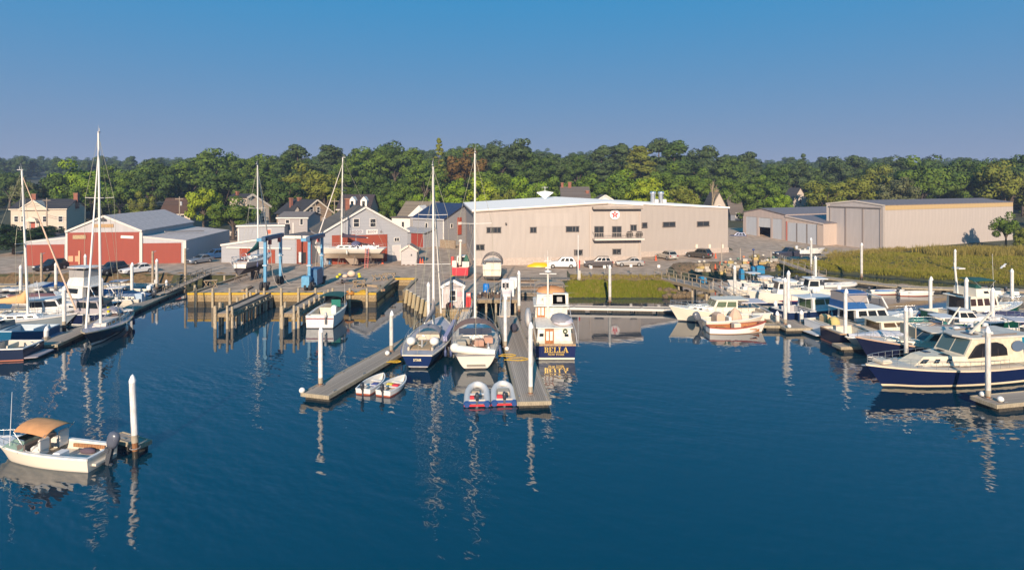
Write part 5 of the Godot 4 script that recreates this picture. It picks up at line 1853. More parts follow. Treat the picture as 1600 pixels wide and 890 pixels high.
# ---------------------------------------------------------------- docks, piers, walls, piles
func docks() -> void:
	var yellow := mat(0.55, 0.33, 0.02, 0.7, 0.0, "dirty")
	var greyc := mat(0.42, 0.32, 0.2, 0.9, 0.0, "wood")
	timber_wall("quay_wall", "long timber quay wall with yellow cap behind the boat lift piers", Vector3(-40, 0, -75.0), Vector3(-16.8, 0, -75.0), LAND, yellow, 11)
	timber_wall("quay_wall", "short timber wall with yellow cap closing the far end of the slip", Vector3(-16.9, 0, -86.8), Vector3(-13.7, 0, -86.8), LAND, yellow, 0)
	timber_wall("quay_wall", "shaded left side wall of the narrow slip", Vector3(-16.85, 0, -75.1), Vector3(-16.85, 0, -86.7), LAND, greyc, 0)
	timber_wall("quay_wall", "right side wall of the narrow slip", Vector3(-13.75, 0, -86.7), Vector3(-13.75, 0, -77.0), LAND, greyc, 0)
	timber_wall("quay_wall", "slanting quay wall right of the slip lined by leaning piles", Vector3(-13.75, 0, -76.9), Vector3(-7.6, 0, -65.2), LAND, greyc, 0)
	timber_wall("quay_wall", "tan timber wall below the small white hut", Vector3(-7.7, 0, -65.2), Vector3(-4.5, 0, -65.2), LAND, greyc, 0)
	timber_wall("quay_wall", "end wall of the wharf beside the left basin", Vector3(-40.0, 0, -91.0), Vector3(-40.0, 0, -75.1), LAND, greyc, 4)
	for k in 7:
		var u := k / 6.0
		var p := Vector3(lerpf(-13.2, -9.0, u), 0, lerpf(-75.0, -66.0, u))
		var o := thing("leaning_pile", "weathered leaning pile, %s from the slip along the slanting quay" % ORD[k], "piling", p, 0.0, "leaning piles right of the slip")
		put("timber", MB.new().tube(Vector3(-0.25, -1.5, 0.2), Vector3(0.25, 2.1, -0.15), 0.24, 0.22, 10), mat(0.44, 0.35, 0.2, 0.85, 0.0, "wood"), o)
		put("wet_foot", MB.new().tube(Vector3(-0.25, -1.5, 0.2), Vector3(0.03, 0.5, 0.02), 0.25, 0.24, 10), mat(0.05, 0.04, 0.025, 0.6), o)
		put("pile_top", MB.new().tube(Vector3(0.25, 2.1, -0.15), Vector3(0.26, 2.16, -0.16), 0.23, 0.16, 10), mat(0.6, 0.55, 0.46, 0.8), o)
	# the two finger piers of the boat lift
	for k in 2:
		var x: float = [-30.5, -23.5][k]
		var posts := []
		for i in 7:
			for s in [-1.0, 1.0]:
				posts.append(Vector3(x + s * 0.92, LAND + (0.75 if i == 0 or (s > 0.0) == (k == 1) else 0.05), -64.2 - i * 1.75))
		for q in [Vector3(x - 0.65, LAND + 0.9, -63.8), Vector3(x + 0.6, LAND + 0.95, -63.8), Vector3(x - 0.9, LAND + 1.0, -65.3)]: posts.append(q)
		var o := pier(["left timber finger pier before the boat lift", "right timber finger pier before the boat lift"][k], PackedVector2Array([Vector2(x - 0.85, -64.0), Vector2(x + 0.85, -64.0), Vector2(x + 0.85, -75.0), Vector2(x - 0.85, -75.0)]), LAND + 0.1, posts, [], "pier")
		for i in 11:
			var z := -64.6 - i * 0.95
			put("brace", MB.new().box(Vector3(x + 0.98, 0.75, z), Vector3(0.09, 1.3, 0.12)), mat(0.5, 0.45, 0.38, 0.8, 0.0, "wood"), o)
		put("waler", MB.new().box(Vector3(x + 1.06, 1.2, -69.4), Vector3(0.1, 0.2, 10.6)), mat(0.3, 0.23, 0.15, 0.9, 0.0, "wood"), o)
		for s in [-1.0, 1.0]: put("wheel_curb", MB.new().box(Vector3(x + s * 0.7, LAND + 0.2, -69.5), Vector3(0.14, 0.2, 10.9)), mat(0.26, 0.2, 0.15, 0.9, 0.0, "wood"), o)
	# middle pier with the two ramps
	var posts2 := []
	for i in 5:
		for j in 5: posts2.append(Vector3(-4.2 + i * 1.15, 1.5, -71.8 - j * 2.6))
	pier("crowded central pier on dark piles between the two gangways", PackedVector2Array([Vector2(-4.5, -71.5), Vector2(0.6, -71.5), Vector2(0.6, -84.0), Vector2(-4.5, -84.0)]), LAND + 0.1, posts2, [[Vector3(-2.9, LAND + 0.1, -71.6), Vector3(-0.9, LAND + 0.1, -80.0)], [Vector3(0.5, LAND + 0.1, -72.5), Vector3(0.5, LAND + 0.1, -83.8)], [Vector3(-4.4, LAND + 0.1, -66.0), Vector3(-4.4, LAND + 0.1, -71.4)]])
	var pale := mat(0.62, 0.52, 0.4, 0.7, 0.0, "dirty")
	var alu := mat(0.5, 0.46, 0.42, 0.5, 0.2)
	gangway("pale gangway from the small white hut down to the float", Vector3(-4.8, LAND + 0.1, -65.6), Vector3(-5.25, 0.6, -60.3), 1.05, pale, alu, 0.95)
	gangway("cream ramp below the white booth", Vector3(-0.7, LAND + 0.1, -73.0), Vector3(-0.78, 0.6, -66.9), 1.05, pale, alu, 0.9)
	dock("diagonal floating dock left of the blue sailboat with pile at its end", Vector3(-13.75, 0, -42.4), Vector3(-8.4, 0, -60.2), 2.1)
	dock("long floating dock between the white sailboat and blue trawler", Vector3(1.5, 0, -41.0), Vector3(-0.6, 0, -67.6), 2.15)
	dock("short float at the foot of the hut's gangway", Vector3(-6.9, 0, -60.6), Vector3(-1.2, 0, -60.6), 2.2)
	dock("long left dock that runs past the dark sailboat to the bank", Vector3(-42.5, 0, -55.4), Vector3(-47.3, 0, -86.0), 1.8)
	gangway("gangway from the long left dock up to the bank", Vector3(-46.0, LAND + 0.1, -91.6), Vector3(-46.4, 0.6, -80.0), 1.2, weathered(), mat(0.35, 0.28, 0.2, 0.9, 0.0, "wood"), 0.9)
	dock("far left dock lined with small boats below the earth bank", Vector3(-84.0, 0, -88.6), Vector3(-49.0, 0, -88.6), 1.6)
	dock("left finger float beside the grey blue sloop", Vector3(-62.0, 0, -70.5), Vector3(-45.0, 0, -71.0), 1.2)
	dock("mud brown float between the far left boats and the basin", Vector3(-66.0, 0, -80.0), Vector3(-46.3, 0, -79.5), 1.2)
	dock("small worn float tied to the leaning foreground pile", Vector3(-23.2, 0, -35.6), Vector3(-20.9, 0, -34.5), 0.7)
	dock("low pale float in front of the marsh grass patch", Vector3(6.4, 0, -72.7), Vector3(22.0, 0, -71.4), 1.2, "", mat(0.62, 0.57, 0.5, 0.7))
	dock("main right dock straight below the long gangway", Vector3(28.2, 0, -76.6), Vector3(29.4, 0, -61.8), 3.0)
	dock("short finger dock beside the white launch", Vector3(24.6, 0, -63.6), Vector3(27.9, 0, -63.4), 1.0)
	dock("narrow finger dock in front of the navy picnic yacht", Vector3(29.6, 0, -55.3), Vector3(46.0, 0, -56.8), 1.2)
	dock("bottom right dock beside the navy motor yacht", Vector3(32.0, 0, -41.2), Vector3(50.0, 0, -45.2), 1.7)
	dock("right finger dock behind the green hulled boat", Vector3(48.0, 0, -71.0), Vector3(74.0, 0, -70.0), 1.3)
	dock("far right dock along the marsh creek", Vector3(48.8, 0, -96.0), Vector3(55.4, 0, -87.4), 1.5)
	dock("far right dock lined with skiffs before the marsh", Vector3(55.4, 0, -86.8), Vector3(84.0, 0, -81.0), 1.5)
	var posts3 := []
	for i in 5:
		for s in [-1.0, 1.0]:
			var c := Vector3(21.8, 1.5, -88.6).lerp(Vector3(26.4, 1.5, -78.8), i / 4.0)
			posts3.append(c + Vector3(s * 1.0, 0.0, s * 0.45))
	pier("right timber pier with white posts leading to the long gangway", PackedVector2Array([Vector2(20.8, -89.0), Vector2(25.4, -78.2), Vector2(27.5, -79.2), Vector2(22.9, -90.0)]), LAND + 0.1, posts3, [[Vector3(20.9, LAND + 0.1, -88.9), Vector3(25.4, LAND + 0.1, -78.3)], [Vector3(22.9, LAND + 0.1, -89.9), Vector3(27.4, LAND + 0.1, -79.2)]])
	gangway("long gangway from the right timber pier to main dock", Vector3(26.6, LAND + 0.1, -78.8), Vector3(28.3, 0.6, -73.6), 1.2, weathered(), alu, 1.0)
	gangway("far gangway from the yard down beside the marsh", Vector3(46.8, LAND + 0.2, -107.5), Vector3(49.3, 0.6, -96.5), 1.4, weathered(), mat(0.38, 0.32, 0.24, 0.8, 0.0, "wood"), 1.0)


func piles() -> void:
	# column, depth, row of the top, label tail
	var list := [
		[31.6, 80.7, 415, "behind the far left mast"], [99.5, 62.4, 448, "before the white sportfishing boat"], [86.5, 85.0, 411, "left of the fishing boat's flybridge"],
		[132.5, 88.0, 398, "tallest beside the red shed's door post"], [158.3, 74.8, 435, "close behind the tall dark sailboat's mast"], [205.4, 78.9, 411, "in front of the white car"],
		[244.5, 86.0, 405, "left of the red shed's right corner"], [1148.5, 78.0, 416, "beside the long gangway's foot"], [1227.3, 63.5, 435, "front one of the close pair at the right dock's end"],
		[1232.3, 66.2, 424, "rear one of the close pair at the right dock's end"], [1274.8, 87.0, 400.5, "behind the navy cabin cruiser"], [1268.0, 104.0, 372, "at the creek mouth by the far gangway"],
		[1346.7, 96.0, 380, "alone at the edge of the marsh creek"], [1321.6, 57.3, 452, "rusty footed, before the blue canvas flybridge boat"], [1416.4, 51.0, 479.5, "behind the bow of the navy motor yacht"],
		[1454.5, 69.0, 433, "left of the green trawler's stern"], [1493.0, 100.0, 390, "right at the marsh edge behind the green trawler"], [1510.5, 64.4, 434.7, "in front of the green trawler's windows"],
		[1551.6, 61.5, 450.5, "in front of the green trawler's bow"], [1582.0, 75.0, 420.7, "near the right edge before the marsh"], [1544.5, 41.6, 512, "rusty footed, before the navy motor yacht"],
		[953.0, 76.0, 415, "rusty footed, in front of the marsh grass patch"], [811.0, 70.5, 424, "rusty footed, beside the white booth"], [611.2, 53.2, 487, "on the diagonal dock behind the two white dinghies"],
		[500.5, 44.3, 512, "orange footed, at the end of the diagonal dock"], [669.5, 64.5, 442, "close behind the blue sailboat's mast"], [789.5, 54.6, 462, "in the middle of the long central dock"],
		[829.0, 42.4, 505, "orange footed, at the near end of the central dock"]]
	for q in list:
		var p := D(q[0], q[1])
		pile("white mooring pile " + q[3], p, yat(q[2], q[1]), "white sleeved mooring piles", 0.165 if q[1] < 60.0 else 0.185, 1.3)
	pile("leaning white mooring pile with rusty foot beside foreground runabout", D(211.5, 33.7), yat(588, 33.7), "white sleeved mooring piles", 0.17, 1.5, true, Vector2(-0.2, 0.0))
	var short := [[71.5, 57.8, 511, "with plank braces at the left dock's end"], [222.8, 84.0, 453, "on the left basin float"], [259.5, 87.0, 438, "near the bank end of the left dock"], [1171.5, 71.5, 471, "at the gangway end of the right dock"],
		[1212.5, 69.0, 471, "beside the green bin on the right dock"], [1215.5, 64.4, 487, "left of the close pair of tall piles"], [1253.0, 64.2, 485.6, "by the navy cruiser's stern"], [1423.8, 62.0, 482, "behind the cream express cruiser"]]
	for q in short:
		pile("short white dock pile " + q[3], D(q[0], q[1]), yat(q[2], q[1]), "short white dock piles", 0.2, 0.9, false)
	var wood := [[64.0, 91.0, 395.0, "left of the parked dark car"], [238.0, 90.0, 392.0, "before the red shed's right wing"], [289.0, 88.5, 388.0, "grey, at the right corner of the red shed"]]
	for q in wood:
		var o := thing("timber_post", "tall timber light post " + q[3], "post", D(q[0], q[1], LAND), 0.0, "timber light posts on the left bank")
		put("post", MB.new().tube(Vector3(0, -2, 0), Vector3(0, yat(q[2], q[1]) - LAND, 0), 0.19, 0.15, 8), mat(0.46, 0.36, 0.25, 0.9, 0.0, "wood"), o)
		put("lamp_bracket", MB.new().beam(Vector3(0, yat(q[2], q[1]) - LAND - 0.2, 0), Vector3(0.5, yat(q[2], q[1]) - LAND, 0), 0.07, 0.07), STEEL, o)


# ---------------------------------------------------------------- the fleet
func fleet() -> void:
	var white := W_WHITE
	var dark := mat(0.015, 0.016, 0.022, 0.2)
	# --- middle
	var b := sailboat("dark blue hulled sailboat with tan cockpit sole and grey sail cover", Vector3(-7.5, 0, -56.0), 2.0, {"L": 13.0, "B": 4.0, "fs": 1.25, "fb": 1.6, "paint": mat(0.012, 0.03, 0.11, 0.18), "boot": W_WHITE, "boot_top": 0.22, "boot_band": 0.07, "deck": mat(0.42, 0.4, 0.42, 0.6, 0.0, "soft"), "house": mat(0.5, 0.42, 0.32, 0.5), "gun": mat(0.66, 0.58, 0.46, 0.5), "well": mat(0.52, 0.36, 0.2, 0.7, 0.0, "wood"), "dodger": CANVAS_GREY})
	rig(b, {"L": 13.0, "B": 4.0, "fs": 1.25, "fb": 1.6, "rake": 1.3}, -1.6, 1.4, 16.9, 3.0, 4.8, mat(0.33, 0.29, 0.27, 0.9), {"spreaders": [0.4, 0.7], "stack": 1.5, "stack_pow": 0.3})
	text(b, "STAR", Vector3(0, 0.85, 6.5), 0.28, mat(0.7, 0.6, 0.4, 0.5))
	for s in [-1.0, 1.0]: put("helm_pod", MB.new().ball(Vector3(s * 1.0, 1.75, 4.0), Vector3(0.42, 0.36, 0.5)), mat(0.72, 0.68, 0.62, 0.5), b)
	put("side_canvas", MB.new().beam(Vector3(1.75, 1.75, -3.5), Vector3(1.7, 1.6, 2.6), 0.35, 0.4), mat(0.3, 0.29, 0.42, 0.9), b)
	b = sailboat("white sailboat with wide round stern carrying a white inflatable across it", Vector3(-3.4, 0, -56.0), -4.0, {"L": 13.4, "B": 4.3, "fs": 1.3, "fb": 1.6, "transom": 0.74, "paint": mat(0.72, 0.68, 0.6, 0.25), "boot": mat(0.08, 0.06, 0.05, 0.5), "boot_top": 0.12, "boot_band": 0.06, "deck": mat(0.66, 0.6, 0.5, 0.55, 0.0, "soft"), "gun": mat(0.2, 0.19, 0.2, 0.4), "well": mat(0.36, 0.2, 0.12, 0.7, 0.0, "wood")})
	rig(b, {"L": 13.4, "B": 4.3, "fs": 1.3, "fb": 1.6, "rake": 1.3}, -1.2, 1.5, 18.1, 0.0, 0.0, CANVAS_GREY, {"spreaders": [0.6], "jib": false, "aft": 0.1})
	canvas_top(b, 0.2, 2.2, 3.7, 1.7, 1.25, mat(0.22, 0.13, 0.1, 0.9), 0.75, "dodger", false)
	put("dodger_window", MB.new().beam(Vector3(-1.45, 2.2, 2.25), Vector3(1.45, 2.2, 2.25), 0.05, 0.5), mat(0.05, 0.06, 0.09, 0.15), b)
	put("rolled_inflatable", MB.new().tube(Vector3(-1.75, 1.75, 6.2), Vector3(1.55, 1.35, 6.35), 0.32, 0.3, 12).ball(Vector3(-1.7, 1.8, 6.2), Vector3(0.42, 0.4, 0.36)), mat(0.68, 0.64, 0.56, 0.6), b)
	for c in [[-0.9, 3.6, 0.5], [0.3, 4.3, 0.35], [1.1, 3.4, 0.45], [-1.2, 4.6, 0.35]]: put("cockpit_cushion", MB.new().cham(Vector3(c[0], 1.75, c[1]), Vector3(0.8, 0.5, 0.9), 0.1), mat(0.42, 0.24, 0.17, 0.9) if c[0] > 0 else mat(0.3, 0.27, 0.22, 0.9), b)
	put("swim_step", MB.new().box(Vector3(0, 0.42, 6.52), Vector3(1.5, 0.09, 0.25)), mat(0.25, 0.22, 0.18, 0.6), b)
	bella()
	# tenders
	var hard := mat(0.62, 0.6, 0.57, 0.4)
	var red := mat(0.5, 0.03, 0.04, 0.6)
	tender("dinghy", "left of two white rowing dinghies beside diagonal dock, blue bag inside", D(583.5, 45.4), 14.0, 3.3, 1.45, hard, {"rib": false, "cargo": [[0.3, 0.3, 0.5, 0.4, mat(0.05, 0.07, 0.2, 0.8)]], "tilt": 0.25}, "white rowing dinghies")
	tender("dinghy", "right of two white rowing dinghies, nearest the blue sailboat, red bag inside", D(616.0, 45.0), 18.0, 3.3, 1.5, hard, {"rib": false, "cargo": [[0.25, 0.2, 0.5, 0.35, red], [-0.3, 0.1, 0.45, 0.3, mat(0.5, 0.4, 0.05, 0.7)]], "tilt": 0.25}, "white rowing dinghies")
	var tubes := mat(0.6, 0.58, 0.55, 0.6)
	tender("inflatable_boat", "left grey inflatable with blue tube ends behind white sailboat", D(745.5, 43.2), -3.0, 3.7, 1.85, tubes, {"stripe": mat(0.015, 0.06, 0.2, 0.5), "cat": "inflatable boat", "cargo": [[-0.1, -0.2, 0.6, 0.5, mat(0.3, 0.24, 0.18, 0.8)], [-0.35, 0.9, 0.3, 0.3, red]], "thwarts": [0.05]}, "grey inflatables with outboards")
	tender("inflatable_boat", "right grey inflatable with tan console and red tank by central dock", D(786.5, 43.4), -3.0, 3.7, 1.85, tubes, {"stripe": mat(0.015, 0.06, 0.2, 0.5), "cat": "inflatable boat", "cargo": [[0.0, -0.1, 0.85, 0.9, mat(0.42, 0.35, 0.26, 0.7)], [-0.3, 0.9, 0.4, 0.3, red]], "thwarts": [-0.25]}, "grey inflatables with outboards")
	# white runabout at the lift pier
	var o := {"L": 8.4, "B": 3.2, "fs": 1.35, "fb": 1.6, "transom": 0.92, "peak": 0.4, "rake": 1.0, "cockpit": 0.5, "sole": 0.5, "paint": white, "boot": mat(0.03, 0.03, 0.04, 0.5), "boot_top": 0.1, "boot_band": 0.08, "cap": 0.2}
	b = thing("motorboat", "white motorboat with green canvas top beside the right lift pier", "motorboat", Vector3(-20.2, 0, -68.0), hd(0.0))
	hull_parts(b, o)
	put("hull_stripe", MB.new().box(Vector3(0, 1.05, 4.21), Vector3(2.85, 0.12, 0.03)), mat(0.2, 0.03, 0.06, 0.5), b)
	canvas_top(b, -2.2, 0.6, 2.6, 1.5, 1.35, CANVAS_GREEN, 0.2)
	put("side_curtain", MB.new().beam(Vector3(0.2, 2.0, 0.7), Vector3(1.2, 2.0, 0.7), 0.05, 0.8), mat(0.0, 0.14, 0.1, 0.7), b)
	put("windscreen", MB.new().beam(Vector3(-1.2, 2.0, -1.6), Vector3(1.2, 2.0, -1.6), 0.04, 0.9), glass_mat(), b)
	seat(b, 3.2, 0.5, 1.6, mat(0.62, 0.57, 0.5, 0.6), 0.45, -0.4)
	put("helm_seat", MB.new().cham(Vector3(0.75, 1.5, 1.6), Vector3(0.55, 0.9, 0.5), 0.15), mat(0.72, 0.68, 0.6, 0.5), b)
	antenna(b, Vector3(1.5, 1.5, 0.0), 2.6)
	outboard(b, Vector3(0.7, 1.0, 4.25), mat(0.5, 0.5, 0.48, 0.4), 0.8)
	# --- foreground runabout
	o = {"L": 7.2, "B": 2.2, "fs": 0.72, "fb": 1.05, "transom": 0.92, "peak": 0.38, "rake": 1.4, "cockpit": 0.56, "sole": 0.3, "paint": mat(0.7, 0.62, 0.5, 0.3), "boot": mat(0.6, 0.54, 0.45, 0.4), "bottom": mat(0.04, 0.05, 0.05, 0.5), "boot_top": 0.08, "cap": 0.18, "rub": 0.09, "liner": mat(0.6, 0.55, 0.46, 0.5), "deck": mat(0.66, 0.63, 0.6, 0.4), "wl_bow": 0.2}
	b = thing("runabout", "cream runabout with tan bimini and grey outboard in the left foreground", "motorboat", Vector3(-25.75, 0, -33.5), hd(279.0))
	hull_parts(b, o)
	canvas_top(b, -1.0, 0.95, 1.8, 0.85, 1.25, CANVAS_TAN, 0.28, "bimini", true, -0.2)
	var ws := mat(0.16, 0.24, 0.2, 0.08)
	house(b, "windshield", -1.9, -0.35, 1.6, 2.0, 0.88, 0.5, 0.75, 0.0, 0.12, ws, [], null, false)
	put("windshield_frame", MB.new().path([Vector3(-0.9, 1.38, -0.35), Vector3(-0.68, 1.38, -1.15), Vector3(0.68, 1.38, -1.15), Vector3(0.9, 1.38, -0.35)], 0.025), STEEL, b)
	for s in [-1.0, 1.0]:
		put("helm_seat", MB.new().cham(Vector3(s * 0.6, 0.85, 0.3), Vector3(0.55, 0.5, 0.55), 0.08).cham(Vector3(s * 0.6, 1.2, 0.55), Vector3(0.55, 0.6, 0.14), 0.06), mat(0.6, 0.56, 0.5, 0.6), b)
	put("dashboard", MB.new().cham(Vector3(0, 0.95, -0.5), Vector3(1.9, 0.5, 0.5), 0.08), mat(0.12, 0.1, 0.09, 0.6), b)
	for s in [-1.0, 1.0]: put("teak_trim", MB.new().box(Vector3(s * 0.8, 0.55, 2.0), Vector3(0.05, 0.2, 2.0)), mat(0.4, 0.19, 0.08, 0.6, 0.0, "wood"), b)
	put("bag", MB.new().ball(Vector3(0.5, 0.42, 2.2), Vector3(0.22, 0.18, 0.5)), mat(0.1, 0.07, 0.09, 0.9), b)
	put("cooler", MB.new().cham(Vector3(-0.5, 0.55, 1.5), Vector3(0.6, 0.5, 0.45), 0.05), mat(0.7, 0.68, 0.66, 0.5), b)
	put("motor_bracket", MB.new().box(Vector3(0, 0.3, 3.6), Vector3(1.4, 0.12, 0.5)), mat(0.6, 0.54, 0.45, 0.5), b)
	outboard(b, Vector3(0.0, 0.75, 3.8), mat(0.09, 0.10, 0.13, 0.3), 1.2, 0.3)
	antenna(b, Vector3(-0.95, 1.1, -1.2), 2.9, mat(0.6, 0.6, 0.62, 0.4))
	rail(b, o, 0.55, 0.985, 0.35, STEEL, 6)
	left_fleet()
	right_fleet()


func bella() -> void:
	var paint := mat(0.010, 0.018, 0.075, 0.2)
	var o := {"L": 13.0, "B": 3.9, "fs": 1.35, "fb": 2.3, "transom": 0.9, "peak": 0.45, "rake": 1.2, "cockpit": 0.1, "sole": 0.9, "paint": paint, "boot": mat(0.62, 0.55, 0.43, 0.5), "boot_top": 0.22, "boot_band": 0.16, "gun": mat(0.5, 0.32, 0.16, 0.5, 0.0, "wood"), "cap": 0.2, "rub": 0.12, "wl_bow": 0.35, "sag": 0.15}
	var b := thing("trawler_yacht", "dark blue trawler yacht with BELLA in gold letters across its stern", "trawler", Vector3(3.75, 0, -58.9), hd(0.0))
	hull_parts(b, o)
	var gold := mat(0.6, 0.4, 0.08, 0.35, 0.4)
	text(b, "BELLA", Vector3(0.05, 0.88, 6.52), 0.62, gold, 0.0, "name_lettering", "Droid Serif")
	text(b, "NEW YORK", Vector3(0.05, 0.5, 6.52), 0.25, gold, 0.0, "port_lettering", "Droid Serif")
	var white := mat(0.72, 0.68, 0.6, 0.35, 0.0, "dirty")
	var teak := mat(0.45, 0.17, 0.05, 0.45, 0.0, "wood")
	var sides := [["b", 0.08, 0.2, 0.45, 0.62], ["b", 0.6, 0.72, 0.45, 0.65], ["b", 0.82, 0.94, 0.45, 0.65]]
	for s in ["l", "r"]:
		for k in 4: sides.append([s, 0.06 + k * 0.235, 0.24 + k * 0.235, 0.35, 0.75])
	house(b, "aft_cabin", 1.0, 5.2, 3.3, 3.1, 1.1, 1.35, 0.0, 0.05, 0.1, white, sides)
	house(b, "saloon", -3.6, 1.0, 3.0, 3.2, 1.3, 2.3, 0.7, 0.0, 0.12, white, [["f", 0.04, 0.33, 0.5, 0.92], ["f", 0.36, 0.64, 0.5, 0.92], ["f", 0.67, 0.96, 0.5, 0.92], ["l", 0.1, 0.9, 0.5, 0.88], ["r", 0.1, 0.45, 0.5, 0.88], ["r", 0.52, 0.9, 0.5, 0.88]])
	roof_slab(b, "saloon_roof", -3.2, 1.5, 3.3, 3.4, 3.6, 0.1, white)
	roof_slab(b, "aft_deck_roof", 0.9, 5.35, 3.2, 3.3, 2.45, 0.08, white)
	for q in [[-1.0, 2.45, 3.6, 1.06], [-0.45, 1.1, 2.4, 5.26]]:
		var d := put("teak_door", MB.new().box(Vector3(q[0], (q[1] + q[2]) / 2, q[3]), Vector3(0.8, q[2] - q[1], 0.08)), teak, b)
		for s in [-0.17, 0.17]: put("door_panel", MB.new().box(Vector3(q[0] + s, (q[1] + q[2]) / 2 + 0.05, q[3] + 0.05), Vector3(0.24, (q[2] - q[1]) * 0.62, 0.03)), white, d)
	house(b, "flybridge", -2.4, 0.7, 2.6, 2.8, 3.7, 0.9, -0.2, 0.0, 0.05, white, [["b", 0.12, 0.3, 0.25, 0.75], ["b", 0.66, 0.84, 0.35, 0.65]], mat(0.35, 0.33, 0.3, 0.2))
	put("flybridge_cover", MB.new().ball(Vector3(0.1, 4.6, -1.2), Vector3(1.5, 0.5, 1.4)), CANVAS_TAN, b)
	canvas_top(b, -3.2, -0.9, 2.9, 4.0, 1.5, mat(0.42, 0.3, 0.2, 0.9), 0.25, "bimini")
	put("deck_tender", MB.new().ball(Vector3(0.7, 2.85, 3.2), Vector3(0.95, 0.42, 1.7)), CANVAS_GREY, b)
	put("tender_hull", MB.new().ball(Vector3(0.85, 2.72, 3.5), Vector3(1.0, 0.35, 1.5)), mat(0.6, 0.54, 0.56, 0.7), b)
	put("tan_box", MB.new().cham(Vector3(-0.4, 4.1, 0.9), Vector3(0.7, 0.8, 0.5), 0.05), white, b)
	put("white_locker", MB.new().cham(Vector3(0.9, 4.15, 0.4), Vector3(1.5, 1.1, 0.6), 0.05), white, b)
	var m := put("mast", MB.new().tube(Vector3(-0.35, 2.5, 1.4), Vector3(-0.35, 8.3, 1.4), 0.12, 0.08, 10), white, b)
	put("cross_tree", MB.new().box(Vector3(-0.35, 6.7, 1.4), Vector3(1.6, 0.06, 0.12)).box(Vector3(-0.35, 7.9, 1.4), Vector3(0.7, 0.05, 0.1)).ball(Vector3(-0.35, 6.95, 1.65), Vector3(0.35, 0.13, 0.3)).box(Vector3(-0.35, 7.3, 1.6), Vector3(0.5, 0.12, 0.14)), W_WHITE, m)
	put("antenna", MB.new().tube(Vector3(-0.35, 8.3, 1.4), Vector3(-0.4, 8.9, 1.4), 0.02, 0.01, 5).tube(Vector3(-0.6, 7.9, 1.4), Vector3(-0.65, 8.5, 1.4), 0.02, 0.01, 5).tube(Vector3(-0.1, 7.9, 1.4), Vector3(-0.05, 8.4, 1.4), 0.02, 0.01, 5), W_WHITE, m)
	put("wreath", MB.new().path(ring(Vector3(0.95, 2.2, 5.3), 0.16, 10), 0.06, 5), mat(0.03, 0.07, 0.02, 0.9), b)
	put("port_dinghy", MB.new().ball(Vector3(-2.25, 2.7, 2.2), Vector3(0.35, 0.9, 1.7)), mat(0.5, 0.47, 0.44, 0.6), b)
	put("boarding_rail", MB.new().path([Vector3(-1.9, 1.4, 5.5), Vector3(-2.1, 2.3, 5.2), Vector3(-2.2, 3.4, 3.5), Vector3(-2.1, 3.5, 1.5)], 0.04).path([Vector3(1.9, 1.4, 6.2), Vector3(1.85, 2.2, 5.6), Vector3(1.7, 2.9, 3.0), Vector3(1.7, 3.6, 1.0)], 0.035), mat(0.55, 0.52, 0.5, 0.4, 0.3), b)
	rail(b, o, 0.5, 0.985, 0.8, STEEL, 8)
	for k in 3: put("fender", MB.new().tube(Vector3(-2.05, 0.5, 5.0 - k * 2.6), Vector3(-2.05, 1.2, 5.0 - k * 2.6), 0.15, 0.15, 10), mat(0.4, 0.38, 0.4, 0.6), b)


